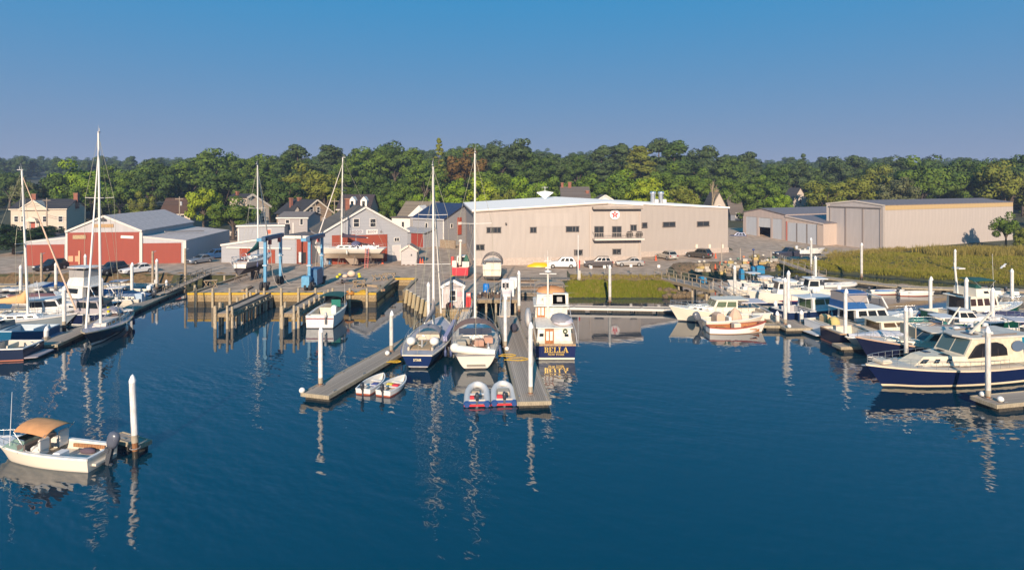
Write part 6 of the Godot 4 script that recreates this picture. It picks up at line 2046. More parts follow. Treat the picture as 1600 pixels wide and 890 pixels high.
func left_fleet() -> void:
	var white := W_WHITE
	var b := sailboat("tall dark hulled sailboat with white waterline at the left dock", Vector3(-40.7, 0, -60.9), 162.0, {"L": 11.6, "B": 3.4, "fs": 1.15, "fb": 1.6, "paint": mat(0.012, 0.013, 0.028, 0.15), "boot": white, "boot_top": 0.32, "boot_band": 0.24, "deck": mat(0.4, 0.36, 0.38, 0.6, 0.0, "soft"), "house": mat(0.66, 0.58, 0.5, 0.4), "gun": mat(0.5, 0.38, 0.24, 0.5), "dodger": mat(0.36, 0.31, 0.33, 0.9), "rake": 1.7})
	rig(b, {"L": 11.6, "B": 3.4, "fs": 1.15, "fb": 1.6, "rake": 1.7}, -1.6, 1.4, 20.2, 3.2, 4.2, mat(0.38, 0.24, 0.17, 0.9), {"spreaders": [0.66], "stack": 1.3, "jib_mat": mat(0.74, 0.7, 0.64, 0.7), "jib_at": 0.93, "lean": 0.25})
	put("life_ring", MB.new().tube(Vector3(1.2, 1.3, 5.0), Vector3(1.2, 2.0, 5.0), 0.14, 0.14, 8), mat(0.55, 0.45, 0.0, 0.6), b)
	b = sailboat("pale blue grey sloop with tan sail cover at the left edge", Vector3(-52.0, 0, -64.3), 82.0, {"L": 11.0, "B": 3.3, "fs": 1.0, "fb": 1.35, "paint": mat(0.32, 0.38, 0.42, 0.3), "boot": mat(0.05, 0.06, 0.07, 0.5), "boot_top": 0.14, "boot_band": 0.1, "deck": mat(0.66, 0.63, 0.58, 0.5), "gun": mat(0.66, 0.62, 0.56, 0.5)})
	rig(b, {"L": 11.0, "B": 3.3, "fs": 1.0, "fb": 1.35, "rake": 1.3}, -0.7, 1.2, 16.6, 2.6, 5.0, mat(0.62, 0.36, 0.16, 0.9), {"spreaders": [0.5], "stack": 1.5, "jib_mat": mat(0.6, 0.42, 0.3, 0.8), "aft": 0.6})
	cruiser("motor_cruiser", "white cabin trawler with navy bow behind the pale blue sloop", Vector3(-50.2, 0, -68.0), 70.0, {"L": 11.5, "B": 3.6, "fs": 1.1, "fb": 1.75, "paint": mat(0.018, 0.018, 0.04, 0.2), "house": white, "hf": -0.02, "hb": 0.26, "th": 0.7, "deck": white, "roof": mat(0.6, 0.57, 0.55, 0.5), "mast": 2.0, "gun": white})
	cruiser("motor_cruiser", "cream cruiser under grey canvas just left of the tall dark sailboat", Vector3(-44.9, 0, -66.4), 100.0, {"L": 8.0, "B": 3.0, "fs": 1.2, "fb": 1.6, "paint": NAVY, "house": mat(0.33, 0.3, 0.31, 0.9), "hf": -0.12, "hb": 0.3, "hh": 1.3, "deck": W_CREAM, "roof": CANVAS_GREY, "over": 0.3, "rails": false})
	# blue powerboat and its canvas
	var o := {"L": 8.5, "B": 3.0, "fs": 1.0, "fb": 1.35, "transom": 0.9, "rake": 0.9, "cockpit": 0.42, "sole": 0.4, "paint": mat(0.012, 0.10, 0.2, 0.25), "boot": mat(0.05, 0.07, 0.08, 0.5), "boot_top": 0.1, "deck": mat(0.36, 0.45, 0.5, 0.5), "gun": mat(0.42, 0.5, 0.55, 0.5), "liner": mat(0.4, 0.46, 0.5, 0.6)}
	b = thing("motorboat", "bright blue powerboat with pale blue decks at the left edge", "motorboat", Vector3(-49.8, 0, -59.6), hd(262.0))
	hull_parts(b, o)
	house(b, "windscreen", -1.2, 0.3, 1.9, 2.3, 1.1, 0.6, 0.6, 0.0, 0.1, mat(0.1, 0.14, 0.16, 0.1), [], null, false)
	seat(b, 3.0, 0.4, 2.0, mat(0.6, 0.6, 0.6, 0.6))
	put("swim_platform", MB.new().plate(outline(4.25, 5.0, 2.6, 2.3, 0.1), 0.18, 0.27, 0.02), mat(0.03, 0.13, 0.22, 0.5), b)
	rail(b, o, 0.5, 0.98, 0.45, STEEL, 6)
	# dark boat cut by the left edge
	o = {"L": 9.0, "B": 3.2, "fs": 1.1, "fb": 1.5, "transom": 0.92, "rake": 1.0, "cockpit": 0.35, "sole": 0.45, "paint": mat(0.014, 0.022, 0.05, 0.2), "boot": mat(0.4, 0.14, 0.08, 0.5), "boot_top": 0.14, "boot_band": 0.1, "deck": white, "liner": mat(0.5, 0.45, 0.38, 0.6)}
	b = thing("motorboat", "navy cabin boat with red waterline cut off by the left edge", "motorboat", Vector3(-46.6, 0, -52.9), hd(262.0))
	hull_parts(b, o)
	house(b, "wheelhouse", -2.2, 1.0, 2.3, 2.5, 1.1, 2.1, 0.6, 0.0, 0.1, mat(0.42, 0.41, 0.44, 0.5), [["b", 0.1, 0.45, 0.05, 0.85], ["r", 0.1, 0.9, 0.45, 0.85], ["l", 0.1, 0.9, 0.45, 0.85]])
	roof_slab(b, "roof", -1.8, 1.4, 2.4, 2.5, 3.2, 0.1, white)
	seat(b, 2.6, 0.45, 1.5, mat(0.62, 0.55, 0.42, 0.7))
	put("swim_platform", MB.new().plate(outline(4.5, 5.5, 2.8, 2.5, 0.1), 0.2, 0.3, 0.02), mat(0.28, 0.25, 0.27, 0.6), b)
	for k in 2:
		var g := thing("gull", ["white gull with raised wings left of its twin by the navy boat", "white gull with raised wings nearest the left dock's end"][k], "gull", D([49.5, 57.5][k], [53.6, 54.8][k], 0.55), 0.6, "gulls by the left dock")
		put("body", MB.new().ball(Vector3(0, 0.1, 0), Vector3(0.1, 0.1, 0.24)).ball(Vector3(0, 0.2, -0.24), Vector3(0.07, 0.07, 0.09)), mat(0.8, 0.78, 0.75, 0.7), g)
		for s in [-1.0, 1.0]: put("wing", MB.new().quadslab(Vector3(0.04 * s, 0.15, 0), Vector3(0.5 * s, 0.5, 0), -0.1, 0.12, 0.03), mat(0.74, 0.73, 0.72, 0.7), g)
		put("leg", MB.new().tube(Vector3(0.03, -0.05, 0), Vector3(0.03, 0.05, 0), 0.012, -1, 5).tube(Vector3(-0.03, -0.05, 0), Vector3(-0.03, 0.05, 0), 0.012, -1, 5), mat(0.5, 0.25, 0.05, 0.7), g)
	# sport fisher with its tower
	o = {"L": 11.5, "B": 4.2, "fs": 1.3, "fb": 2.2, "transom": 0.9, "rake": 1.4, "cockpit": 0.28, "sole": 0.5, "paint": white, "boot": mat(0.05, 0.05, 0.07, 0.5), "boot_top": 0.15, "deck": white, "sag": 0.2}
	b = thing("sportfishing_boat", "white sportfishing boat with enclosed flybridge tower", "motorboat", Vector3(-53.6, 0, -75.6), hd(284.0))
	b.scale = Vector3.ONE * 0.76
	hull_parts(b, o)
	house(b, "deckhouse", -2.8, 2.2, 3.0, 3.5, 1.6, 1.9, 1.4, 0.0, 0.1, white, [["l", 0.25, 0.9, 0.4, 0.8], ["r", 0.25, 0.9, 0.4, 0.8], ["f", 0.1, 0.9, 0.3, 0.8], ["b", 0.2, 0.8, 0.05, 0.9]])
	roof_slab(b, "bridge_deck", -1.6, 3.9, 3.4, 3.5, 3.5, 0.14, white)
	house(b, "bridge_coaming", -1.5, 2.2, 2.6, 3.0, 3.6, 1.3, 0.5, 0.0, 0.05, white)
	for s in [-1.0, 1.0]:
		for z in [-1.0, 0.4, 2.0]: put("tower_post", MB.new().tube(Vector3(s * 1.3, 4.4, z), Vector3(s * 1.25, 6.4, z), 0.035, -1, 6), STEEL, b)
		put("bridge_strut", MB.new().tube(Vector3(s * 1.6, 3.5, 3.6), Vector3(s * 1.75, 1.5, 5.2), 0.07, -1, 8), white, b)
	put("bridge_curtain", MB.new().box(Vector3(0, 5.4, -1.02), Vector3(2.5, 1.2, 0.03)).box(Vector3(-1.28, 5.4, 0.5), Vector3(0.03, 1.2, 3.0)).box(Vector3(1.28, 5.4, 0.5), Vector3(0.03, 1.2, 3.0)).box(Vector3(0, 5.4, 2.02), Vector3(2.5, 1.2, 0.03)), mat(0.32, 0.3, 0.28, 0.3), b)
	roof_slab(b, "hard_top", -1.6, 2.4, 2.8, 2.9, 6.4, 0.12, white)
	put("radar_dome", MB.new().lathe([[0, 0], [0.3, 0.02], [0.3, 0.16], [0, 0.28]], Vector3(0.8, 3.66, 3.3), 10), white, b)
	rail(b, o, 0.5, 0.985, 0.7, STEEL, 7)
	# boats by the far-left floats
	open_boat("center_console_boat", "white center console boat with T-top left of the white car", D(180.0, 80.5), 262.0, {"L": 8.0, "B": 2.6, "fs": 1.0, "fb": 1.5, "paint": white, "ttop": white, "motors": 2, "motor": mat(0.7, 0.7, 0.68, 0.3), "bowrail": true})
	open_boat("skiff", "white open boat without top moored right of the T-top boat", D(203.0, 85.5), 250.0, {"L": 6.0, "B": 2.3, "fs": 0.9, "fb": 1.3, "paint": white, "motor": mat(0.6, 0.6, 0.58, 0.3)})
	open_boat("covered_boat", "boat under bright blue cover behind the tall dark sailboat's mast", D(148.0, 79.5), 255.0, {"L": 6.5, "B": 2.4, "fs": 0.8, "fb": 1.2, "paint": white, "cover": CANVAS_BLUE, "console": false, "hump": 0.5})
	open_boat("covered_boat", "boat under slate blue cover right of the T-top boat", D(196.0, 78.0), 265.0, {"L": 6.5, "B": 2.4, "fs": 0.8, "fb": 1.15, "paint": mat(0.5, 0.5, 0.55, 0.4), "cover": mat(0.12, 0.17, 0.26, 0.9), "console": false})
	open_boat("center_console_boat", "small white fishing boat with mast at the end of basin float", D(176.0, 75.4), 255.0, {"L": 6.2, "B": 2.3, "fs": 0.9, "fb": 1.35, "paint": W_CREAM, "ttop": white, "motor": mat(0.6, 0.58, 0.56, 0.3)})
	open_boat("covered_boat", "boat under maroon grey cover beyond the left edge sloop", D(58.0, 76.5), 260.0, {"L": 7.0, "B": 2.6, "fs": 0.8, "fb": 1.2, "paint": mat(0.4, 0.38, 0.4, 0.4), "cover": mat(0.2, 0.09, 0.09, 0.9), "console": false})
	var spots := [12.0, 24.0, 35.0, 47.0, 60.0, 70.0, 84.0, 98.0, 112.0, 126.0, 140.0]
	var where := ["farthest left", "second from left", "third from left", "fourth from left", "under pale cover, fifth from left", "sixth from left", "under blue cover, seventh from left", "eighth from left", "ninth from left", "tenth from left", "last to the right"]
	for k in spots.size():
		var p := D(spots[k], 86.4 + 0.4 * (k % 2))
		if k in [4, 6]:
			open_boat("small_boat", "small boat at the far left dock, " + where[k], p, 185.0, {"L": 4.6, "B": 1.9, "fs": 0.6, "fb": 0.85, "paint": white, "console": false, "bench": false, "cover": CANVAS_BLUE if k == 6 else mat(0.6, 0.57, 0.53, 0.8), "ms": 0.7}, "small boats along the far left dock", "small boat")
		else:
			tender("small_boat", "small boat at the far left dock, " + where[k], p, 175.0 + (k * 37 % 20), 3.6, 1.7, mat(0.5, 0.49, 0.48, 0.5) if k % 2 else mat(0.66, 0.63, 0.6, 0.4), {"rib": k % 3 != 0, "cat": "small boat", "tilt": 0.4 if k == 3 else 0.1}, "small boats along the far left dock")


func right_fleet() -> void:
	var white := W_WHITE
	var cream := W_CREAM
	var b := cruiser("motor_cruiser", "cream cabin cruiser with its bow to the left below the timber pier", D(1122.0, 67.5), 268.0, {"L": 11.0, "B": 3.5, "fs": 1.15, "fb": 1.75, "paint": mat(0.7, 0.63, 0.5, 0.3), "boot": mat(0.04, 0.045, 0.06, 0.5), "boot_top": 0.14, "boot_band": 0.1, "house": mat(0.68, 0.62, 0.5, 0.4), "hf": -0.1, "hb": 0.16, "hh": 1.2, "over": 1.3, "deck": mat(0.68, 0.62, 0.52, 0.5), "glass": mat(0.1, 0.13, 0.08, 0.1)})
	put("stern_cover", MB.new().box(Vector3(0, 2.2, 3.6), Vector3(2.6, 0.08, 2.8)), mat(0.5, 0.48, 0.5, 0.7), b)
	var o := {"L": 6.6, "B": 2.4, "fs": 0.9, "fb": 1.3, "paint": mat(0.66, 0.58, 0.46, 0.35), "console": true, "bench": true, "motor": mat(0.1, 0.11, 0.13, 0.3), "ms": 1.35, "tilt": 0.5}
	b = open_boat("outboard_boat", "cream outboard boat with tan canvas covers behind the white launch", D(1146.0, 64.3), 86.0, o)
	put("canvas_cover", MB.new().lathe([[0.72, 0.7], [0.7, 1.2], [0.42, 1.75], [0.08, 2.1], [0, 2.12]], Vector3(0, 0, -0.2), 9, false), mat(0.55, 0.38, 0.27, 0.9), b)
	put("canvas_cover", MB.new().cham(Vector3(0, 1.0, 1.6), Vector3(1.3, 1.2, 0.9), 0.2), mat(0.55, 0.38, 0.27, 0.9), b)
	o = {"L": 6.1, "B": 1.9, "fs": 0.7, "fb": 1.15, "transom": 0.6, "peak": 0.42, "rake": 0.5, "cockpit": 0.86, "sole": 0.15, "paint": mat(0.74, 0.7, 0.64, 0.3), "boot": mat(0.35, 0.2, 0.1, 0.5), "boot_top": 0.07, "gun": mat(0.32, 0.06, 0.03, 0.5), "liner": mat(0.45, 0.17, 0.05, 0.5, 0.0, "wood"), "rub": 0.1, "sag": 0.15, "deck": mat(0.5, 0.2, 0.07, 0.5, 0.0, "wood")}
	b = thing("launch", "white launch with varnished orange wood interior and red rail", "launch", D(1152.0, 62.2), hd(87.0))
	hull_parts(b, o)
	put("engine_box", MB.new().cham(Vector3(0, 0.55, 0.1), Vector3(0.8, 0.9, 0.7), 0.06), mat(0.6, 0.52, 0.42, 0.5), b)
	for z in [-1.4, 1.6]: put("bench", MB.new().box(Vector3(0, 0.48, z), Vector3(1.5, 0.06, 0.8)), mat(0.55, 0.2, 0.04, 0.5, 0.0, "wood"), b)
	# two pilot boats with navy bottoms
	for k in 2:
		o = {"L": [8.4, 7.2][k], "B": 2.9, "fs": 1.2, "fb": 1.7, "boot_top": 0.55, "boot_band": 0.06, "boot": mat(0.4, 0.02, 0.04, 0.5), "bottom": mat(0.015, 0.018, 0.07, 0.4), "paint": mat(0.72, 0.66, 0.56, 0.3), "motors": 1, "motor": white, "bowrail": true}
		b = open_boat("pilot_boat", ["larger white pilothouse boat with navy bottom and red stripe", "smaller white pilothouse boat right of the tall pile pair"][k], D([1219.0, 1266.0][k], [77.5, 79.5][k]), 270.0, o, "white pilothouse boats with navy bottoms")
		house(b, "pilothouse", -0.7, 0.9, 1.5, 1.7, 1.3, 1.5, 0.35, 0.0, 0.12, white, [["f", 0.08, 0.92, 0.4, 0.9], ["l", 0.1, 0.9, 0.4, 0.85], ["r", 0.1, 0.9, 0.4, 0.85]])
		roof_slab(b, "roof", -0.8, 1.9, 2.1, 2.2, 2.85, 0.1, white)
		antenna(b, Vector3(0.4, 2.9, 0.6), 3.0)
		put("radar_dome", MB.new().lathe([[0, 0], [0.25, 0.02], [0.25, 0.14], [0, 0.22]], Vector3(0, 2.95, 0.4), 10), white, b)
	b = cruiser("motor_cruiser", "navy hulled cabin cruiser with white house, stern to the right dock", D(1281.0, 68.3), 76.0, {"L": 10.5, "B": 3.5, "fs": 1.35, "fb": 1.8, "paint": mat(0.012, 0.025, 0.075, 0.2), "boot": mat(0.6, 0.56, 0.5, 0.5), "boot_top": 0.2, "boot_band": 0.14, "house": white, "hf": -0.16, "hb": 0.18, "hh": 1.2, "over": 1.0, "glass": mat(0.06, 0.1, 0.04, 0.1), "deck": white, "mast": 1.2, "liner": mat(0.4, 0.39, 0.4, 0.6)})
	text(b, "BLUE", Vector3(0, 0.75, 5.27), 0.4, mat(0.6, 0.6, 0.6, 0.5))
	# white flybridge boat with blue canvas
	o = {"L": 12.0, "B": 3.9, "fs": 1.25, "fb": 1.95, "cockpit": 0.3, "sole": 0.5, "paint": mat(0.66, 0.66, 0.66, 0.3), "boot": mat(0.04, 0.05, 0.06, 0.5), "house": mat(0.7, 0.67, 0.62, 0.35), "hf": -0.14, "hb": 0.2, "hh": 1.2, "over": 1.2, "deck": mat(0.66, 0.62, 0.56, 0.5), "mast": 0.0, "panes": 3}
	b = cruiser("flybridge_cruiser", "white flybridge cruiser with blue canvas enclosure on its bridge", D(1356.0, 62.5), 80.0, o)
	var dk := 1.25 + 1.2
	house(b, "flybridge", 1.0, 3.4, 2.4, 2.6, dk + 0.15, 0.75, 0.4, 0.0, 0.05, CANVAS_BLUE)
	canvas_top(b, 0.9, 3.4, 2.5, dk + 0.8, 1.1, CANVAS_BLUE, 0.25, "bimini")
	put("clear_curtain", MB.new().box(Vector3(-1.15, dk + 1.3, 2.2), Vector3(0.03, 0.9, 2.3)).box(Vector3(1.15, dk + 1.3, 2.2), Vector3(0.03, 0.9, 2.3)).box(Vector3(0, dk + 1.3, 3.35), Vector3(2.3, 0.9, 0.03)), mat(0.33, 0.29, 0.27, 0.3), b)
	put("radar_arch", MB.new().path([Vector3(-1.3, dk + 0.2, -1.2), Vector3(-1.1, dk + 1.3, -0.7), Vector3(1.1, dk + 1.3, -0.7), Vector3(1.3, dk + 0.2, -1.2)], 0.09, 8), white, b)
	put("deck_chair", MB.new().cham(Vector3(-0.3, 1.3, 4.6), Vector3(0.9, 1.2, 0.7), 0.15), mat(0.6, 0.42, 0.22, 0.9), b)
	put("deck_cover", MB.new().ball(Vector3(0.7, 1.1, 4.4), Vector3(0.6, 0.8, 0.6)), mat(0.5, 0.4, 0.15, 0.9), b)
	put("swim_platform", MB.new().plate(outline(6.0, 7.0, 3.2, 3.0, 0.1), 0.22, 0.32, 0.02), mat(0.5, 0.5, 0.5, 0.5), b)
	# navy lobster yacht, transom to the left
	b = cruiser("lobster_yacht", "navy lobster yacht with tan rail and cream arched cabin", D(1381.0, 58.6), 84.0, {"L": 11.0, "B": 3.5, "fs": 1.25, "fb": 1.7, "paint": mat(0.01, 0.014, 0.04, 0.15), "boot": mat(0.3, 0.1, 0.06, 0.5), "gun": mat(0.5, 0.32, 0.18, 0.5), "house": mat(0.68, 0.6, 0.46, 0.4), "deck": mat(0.6, 0.52, 0.42, 0.5), "hf": -0.22, "hb": 0.1, "hh": 0.85, "over": 0.5, "th": 0.3, "glass": mat(0.08, 0.05, 0.025, 0.1), "wr": 0.9})
	# covered boat ahead of it
	b = open_boat("covered_boat", "long low boat under pale grey cover with its bow to the left", D(1392.0, 55.6), 268.0, {"L": 8.5, "B": 2.8, "fs": 0.9, "fb": 1.3, "paint": mat(0.62, 0.54, 0.46, 0.4), "boot": mat(0.05, 0.05, 0.06, 0.5), "cover": mat(0.56, 0.54, 0.55, 0.8), "console": false, "hump": 0.75, "bench": false, "motor": mat(0.3, 0.3, 0.32, 0.4), "rake": 1.3})
	# cream express cruiser
	o = {"L": 12.5, "B": 3.7, "fs": 1.3, "fb": 1.85, "paint": mat(0.012, 0.016, 0.045, 0.2), "boot": white, "boot_top": 0.15, "gun": mat(0.55, 0.36, 0.24, 0.5), "deck": mat(0.62, 0.52, 0.42, 0.5), "house": mat(0.66, 0.55, 0.4, 0.4), "hf": -0.14, "hb": 0.2, "hh": 1.15, "wr": 1.1, "over": 0.6, "th": 0.4, "roof": mat(0.6, 0.53, 0.44, 0.5), "glass": mat(0.05, 0.05, 0.045, 0.1), "dome": true}
	b = cruiser("express_cruiser", "cream topped express cruiser with raked tan windshield beyond the navy yacht", D(1455.0, 52.6), 275.0, o)
	put("windshield_cover", MB.new().quadslab(Vector3(-1.2, 2.05, 0), Vector3(1.2, 2.05, 0), -1.9, -1.85, 0.9), mat(0.56, 0.42, 0.27, 0.8), b)
	put("roof_hatch", MB.new().box(Vector3(0.3, 3.2, 0.6), Vector3(0.9, 0.06, 0.7)), mat(0.05, 0.03, 0.03, 0.2), b)
	put("spotlight_mast", MB.new().tube(Vector3(0, 3.1, 1.4), Vector3(0, 4.6, 2.4), 0.09, 0.05, 8), mat(0.68, 0.6, 0.48, 0.4), b)
	picnic_yacht()
	# white boat with tilted hard top behind
	open_boat("motorboat", "white boat with grey hard top behind the cream express cruiser", D(1466.0, 59.2), 272.0, {"L": 8.6, "B": 2.8, "fs": 1.0, "fb": 1.5, "paint": white, "ttop": mat(0.62, 0.6, 0.58, 0.5), "motor": mat(0.5, 0.5, 0.48, 0.3), "bowrail": true, "cover": CANVAS_GREY, "hump": 0.35})
	open_boat("covered_boat", "boat under bright green canvas behind the pale grey covered boat", D(1441.0, 60.8), 268.0, {"L": 5.6, "B": 2.3, "fs": 0.9, "fb": 1.2, "paint": mat(0.5, 0.5, 0.52, 0.4), "cover": mat(0.03, 0.16, 0.13, 0.9), "console": false, "hump": 0.9})
	# green trawler
	o = {"L": 11.5, "B": 3.9, "fs": 1.3, "fb": 2.1, "paint": mat(0.006, 0.075, 0.045, 0.25), "boot": white, "house": mat(0.74, 0.67, 0.55, 0.4), "hf": -0.12, "hb": 0.24, "hh": 1.55, "over": 0.6, "wr": 0.25, "panes": 4, "deck": white, "cockpit": 0.2, "glass": mat(0.045, 0.025, 0.02, 0.15), "th": 0.6}
	b = cruiser("trawler_yacht", "green hulled trawler with white two level cabin and green bridge canopy", D(1530.0, 66.8), 80.0, o)
	house(b, "flybridge", -1.2, 1.8, 2.5, 2.8, 3.05, 0.85, 0.8, 0.0, 0.08, mat(0.74, 0.67, 0.55, 0.4), [["r", 0.35, 0.6, 0.4, 0.7]])
	canvas_top(b, -0.8, 1.9, 2.5, 3.7, 1.2, CANVAS_GREEN, 0.15, "bimini")
	put("bridge_seat", MB.new().cham(Vector3(0, 4.0, 1.0), Vector3(1.8, 0.5, 0.7), 0.1), CANVAS_GREEN, b)
	put("mast", MB.new().tube(Vector3(0, 3.0, 2.7), Vector3(0, 6.6, 3.1), 0.13, 0.1, 10).box(Vector3(0, 6.0, 2.6), Vector3(0.9, 0.12, 0.8)), mat(0.66, 0.62, 0.56, 0.4), b)
	antenna(b, Vector3(0.9, 4.0, -0.9), 3.6)
	put("door_frame", MB.new().box(Vector3(0, 2.3, 2.85), Vector3(1.6, 1.9, 0.06)), mat(0.04, 0.035, 0.035, 0.2), b)
	b = cruiser("motor_cruiser", "dark green motorboat with its bow to the right before the green trawler", D(1532.0, 62.2), 96.0, {"L": 8.6, "B": 3.0, "fs": 1.2, "fb": 1.7, "paint": mat(0.006, 0.06, 0.03, 0.2), "house": mat(0.66, 0.62, 0.58, 0.5), "hf": 0.05, "hb": 0.3, "hh": 1.0, "over": 0.2, "deck": mat(0.56, 0.53, 0.52, 0.5), "cockpit": 0.2, "wr": 0.8})
	open_boat("covered_boat", "boat under navy cover between the dark green and teal boats", D(1573.0, 64.5), 95.0, {"L": 6.0, "B": 2.4, "fs": 1.0, "fb": 1.4, "paint": mat(0.012, 0.015, 0.06, 0.3), "cover": mat(0.02, 0.022, 0.075, 0.9), "console": false, "hump": 0.6})
	open_boat("center_console_boat", "teal hulled center console with grey T-top at the right edge", D(1602.0, 57.5), 100.0, {"L": 8.5, "B": 2.8, "fs": 1.1, "fb": 1.6, "paint": mat(0.005, 0.18, 0.28, 0.25), "ttop": mat(0.5, 0.47, 0.48, 0.6), "motors": 2, "motor": mat(0.55, 0.55, 0.55, 0.3)})
	# boats on the far docks
	tender("inflatable_boat", "white rigid inflatable with a small console left of the far dock", D(1310.0, 90.0), 84.0, 5.6, 2.2, mat(0.55, 0.52, 0.48, 0.5), {"cat": "inflatable boat", "cargo": [[0, 0, 0.8, 0.8, W_WHITE], [0, 1.2, 0.7, 0.5, W_WHITE]]})
	tender("skiff", "white skiff with a blue cover and two dark motors on far dock", D(1386.0, 84.0), 92.0, 4.8, 1.7, mat(0.7, 0.64, 0.54, 0.4), {"rib": false, "cat": "skiff", "cargo": [[0, 0, 1.0, 2.6, mat(0.05, 0.2, 0.45, 0.8)]]})
	tender("skiff", "bare white skiff right of the blue covered one on far dock", D(1432.0, 82.8), 94.0, 4.8, 1.6, mat(0.72, 0.66, 0.6, 0.4), {"rib": false, "cat": "skiff", "motor": true})
	var spots := [1532.0, 1547.0, 1560.0, 1573.0, 1588.0]
	var where := ["white domed, first from the trawler's canopy", "second from the trawler's canopy", "third from the trawler's canopy", "fourth from the trawler's canopy", "last one at the right edge"]
	for k in 5:
		open_boat("small_boat", "small outboard boat at the far right dock, " + where[k], D(spots[k], 78.6 + 0.5 * (k % 3)), 185.0 + k * 3, {"L": 5.0, "B": 2.0, "fs": 0.7, "fb": 1.0, "paint": [white, cream, mat(0.45, 0.46, 0.48, 0.4)][k % 3], "console": k % 2 == 0, "cover": mat(0.55, 0.53, 0.5, 0.8) if k == 0 else null, "hump": 1.0}, "small boats along the far right dock", "small boat")
	var back := [[1172.0, 88.0, 268.0], [1192.0, 84.5, 272.0], [1213.0, 91.0, 265.0], [1250.0, 87.0, 272.0], [1160.0, 83.0, 268.0]]
	var say := ["white open fishing boat left of the blue tarps", "white cabin skiff just behind the larger pilothouse boat", "cream workboat aground under the blue tarps", "low white boat behind the smaller pilothouse boat", "cream flat skiff nearest the long gangway"]
	for k in 5:
		open_boat("fishing_boat", say[k], D(back[k][0], back[k][1]), back[k][2], {"L": 6.6, "B": 2.3, "fs": 0.9, "fb": 1.3, "paint": [white, white, mat(0.6, 0.5, 0.36, 0.5), white, cream][k], "console": true, "ttop": mat(0.55, 0.54, 0.56, 0.6) if k == 1 else white} if k in [0, 1] else {"L": 6.0, "B": 2.2, "fs": 0.8, "fb": 1.2, "paint": [white, white, mat(0.6, 0.5, 0.36, 0.5), white, cream][k]}, "work boats behind the right dock")


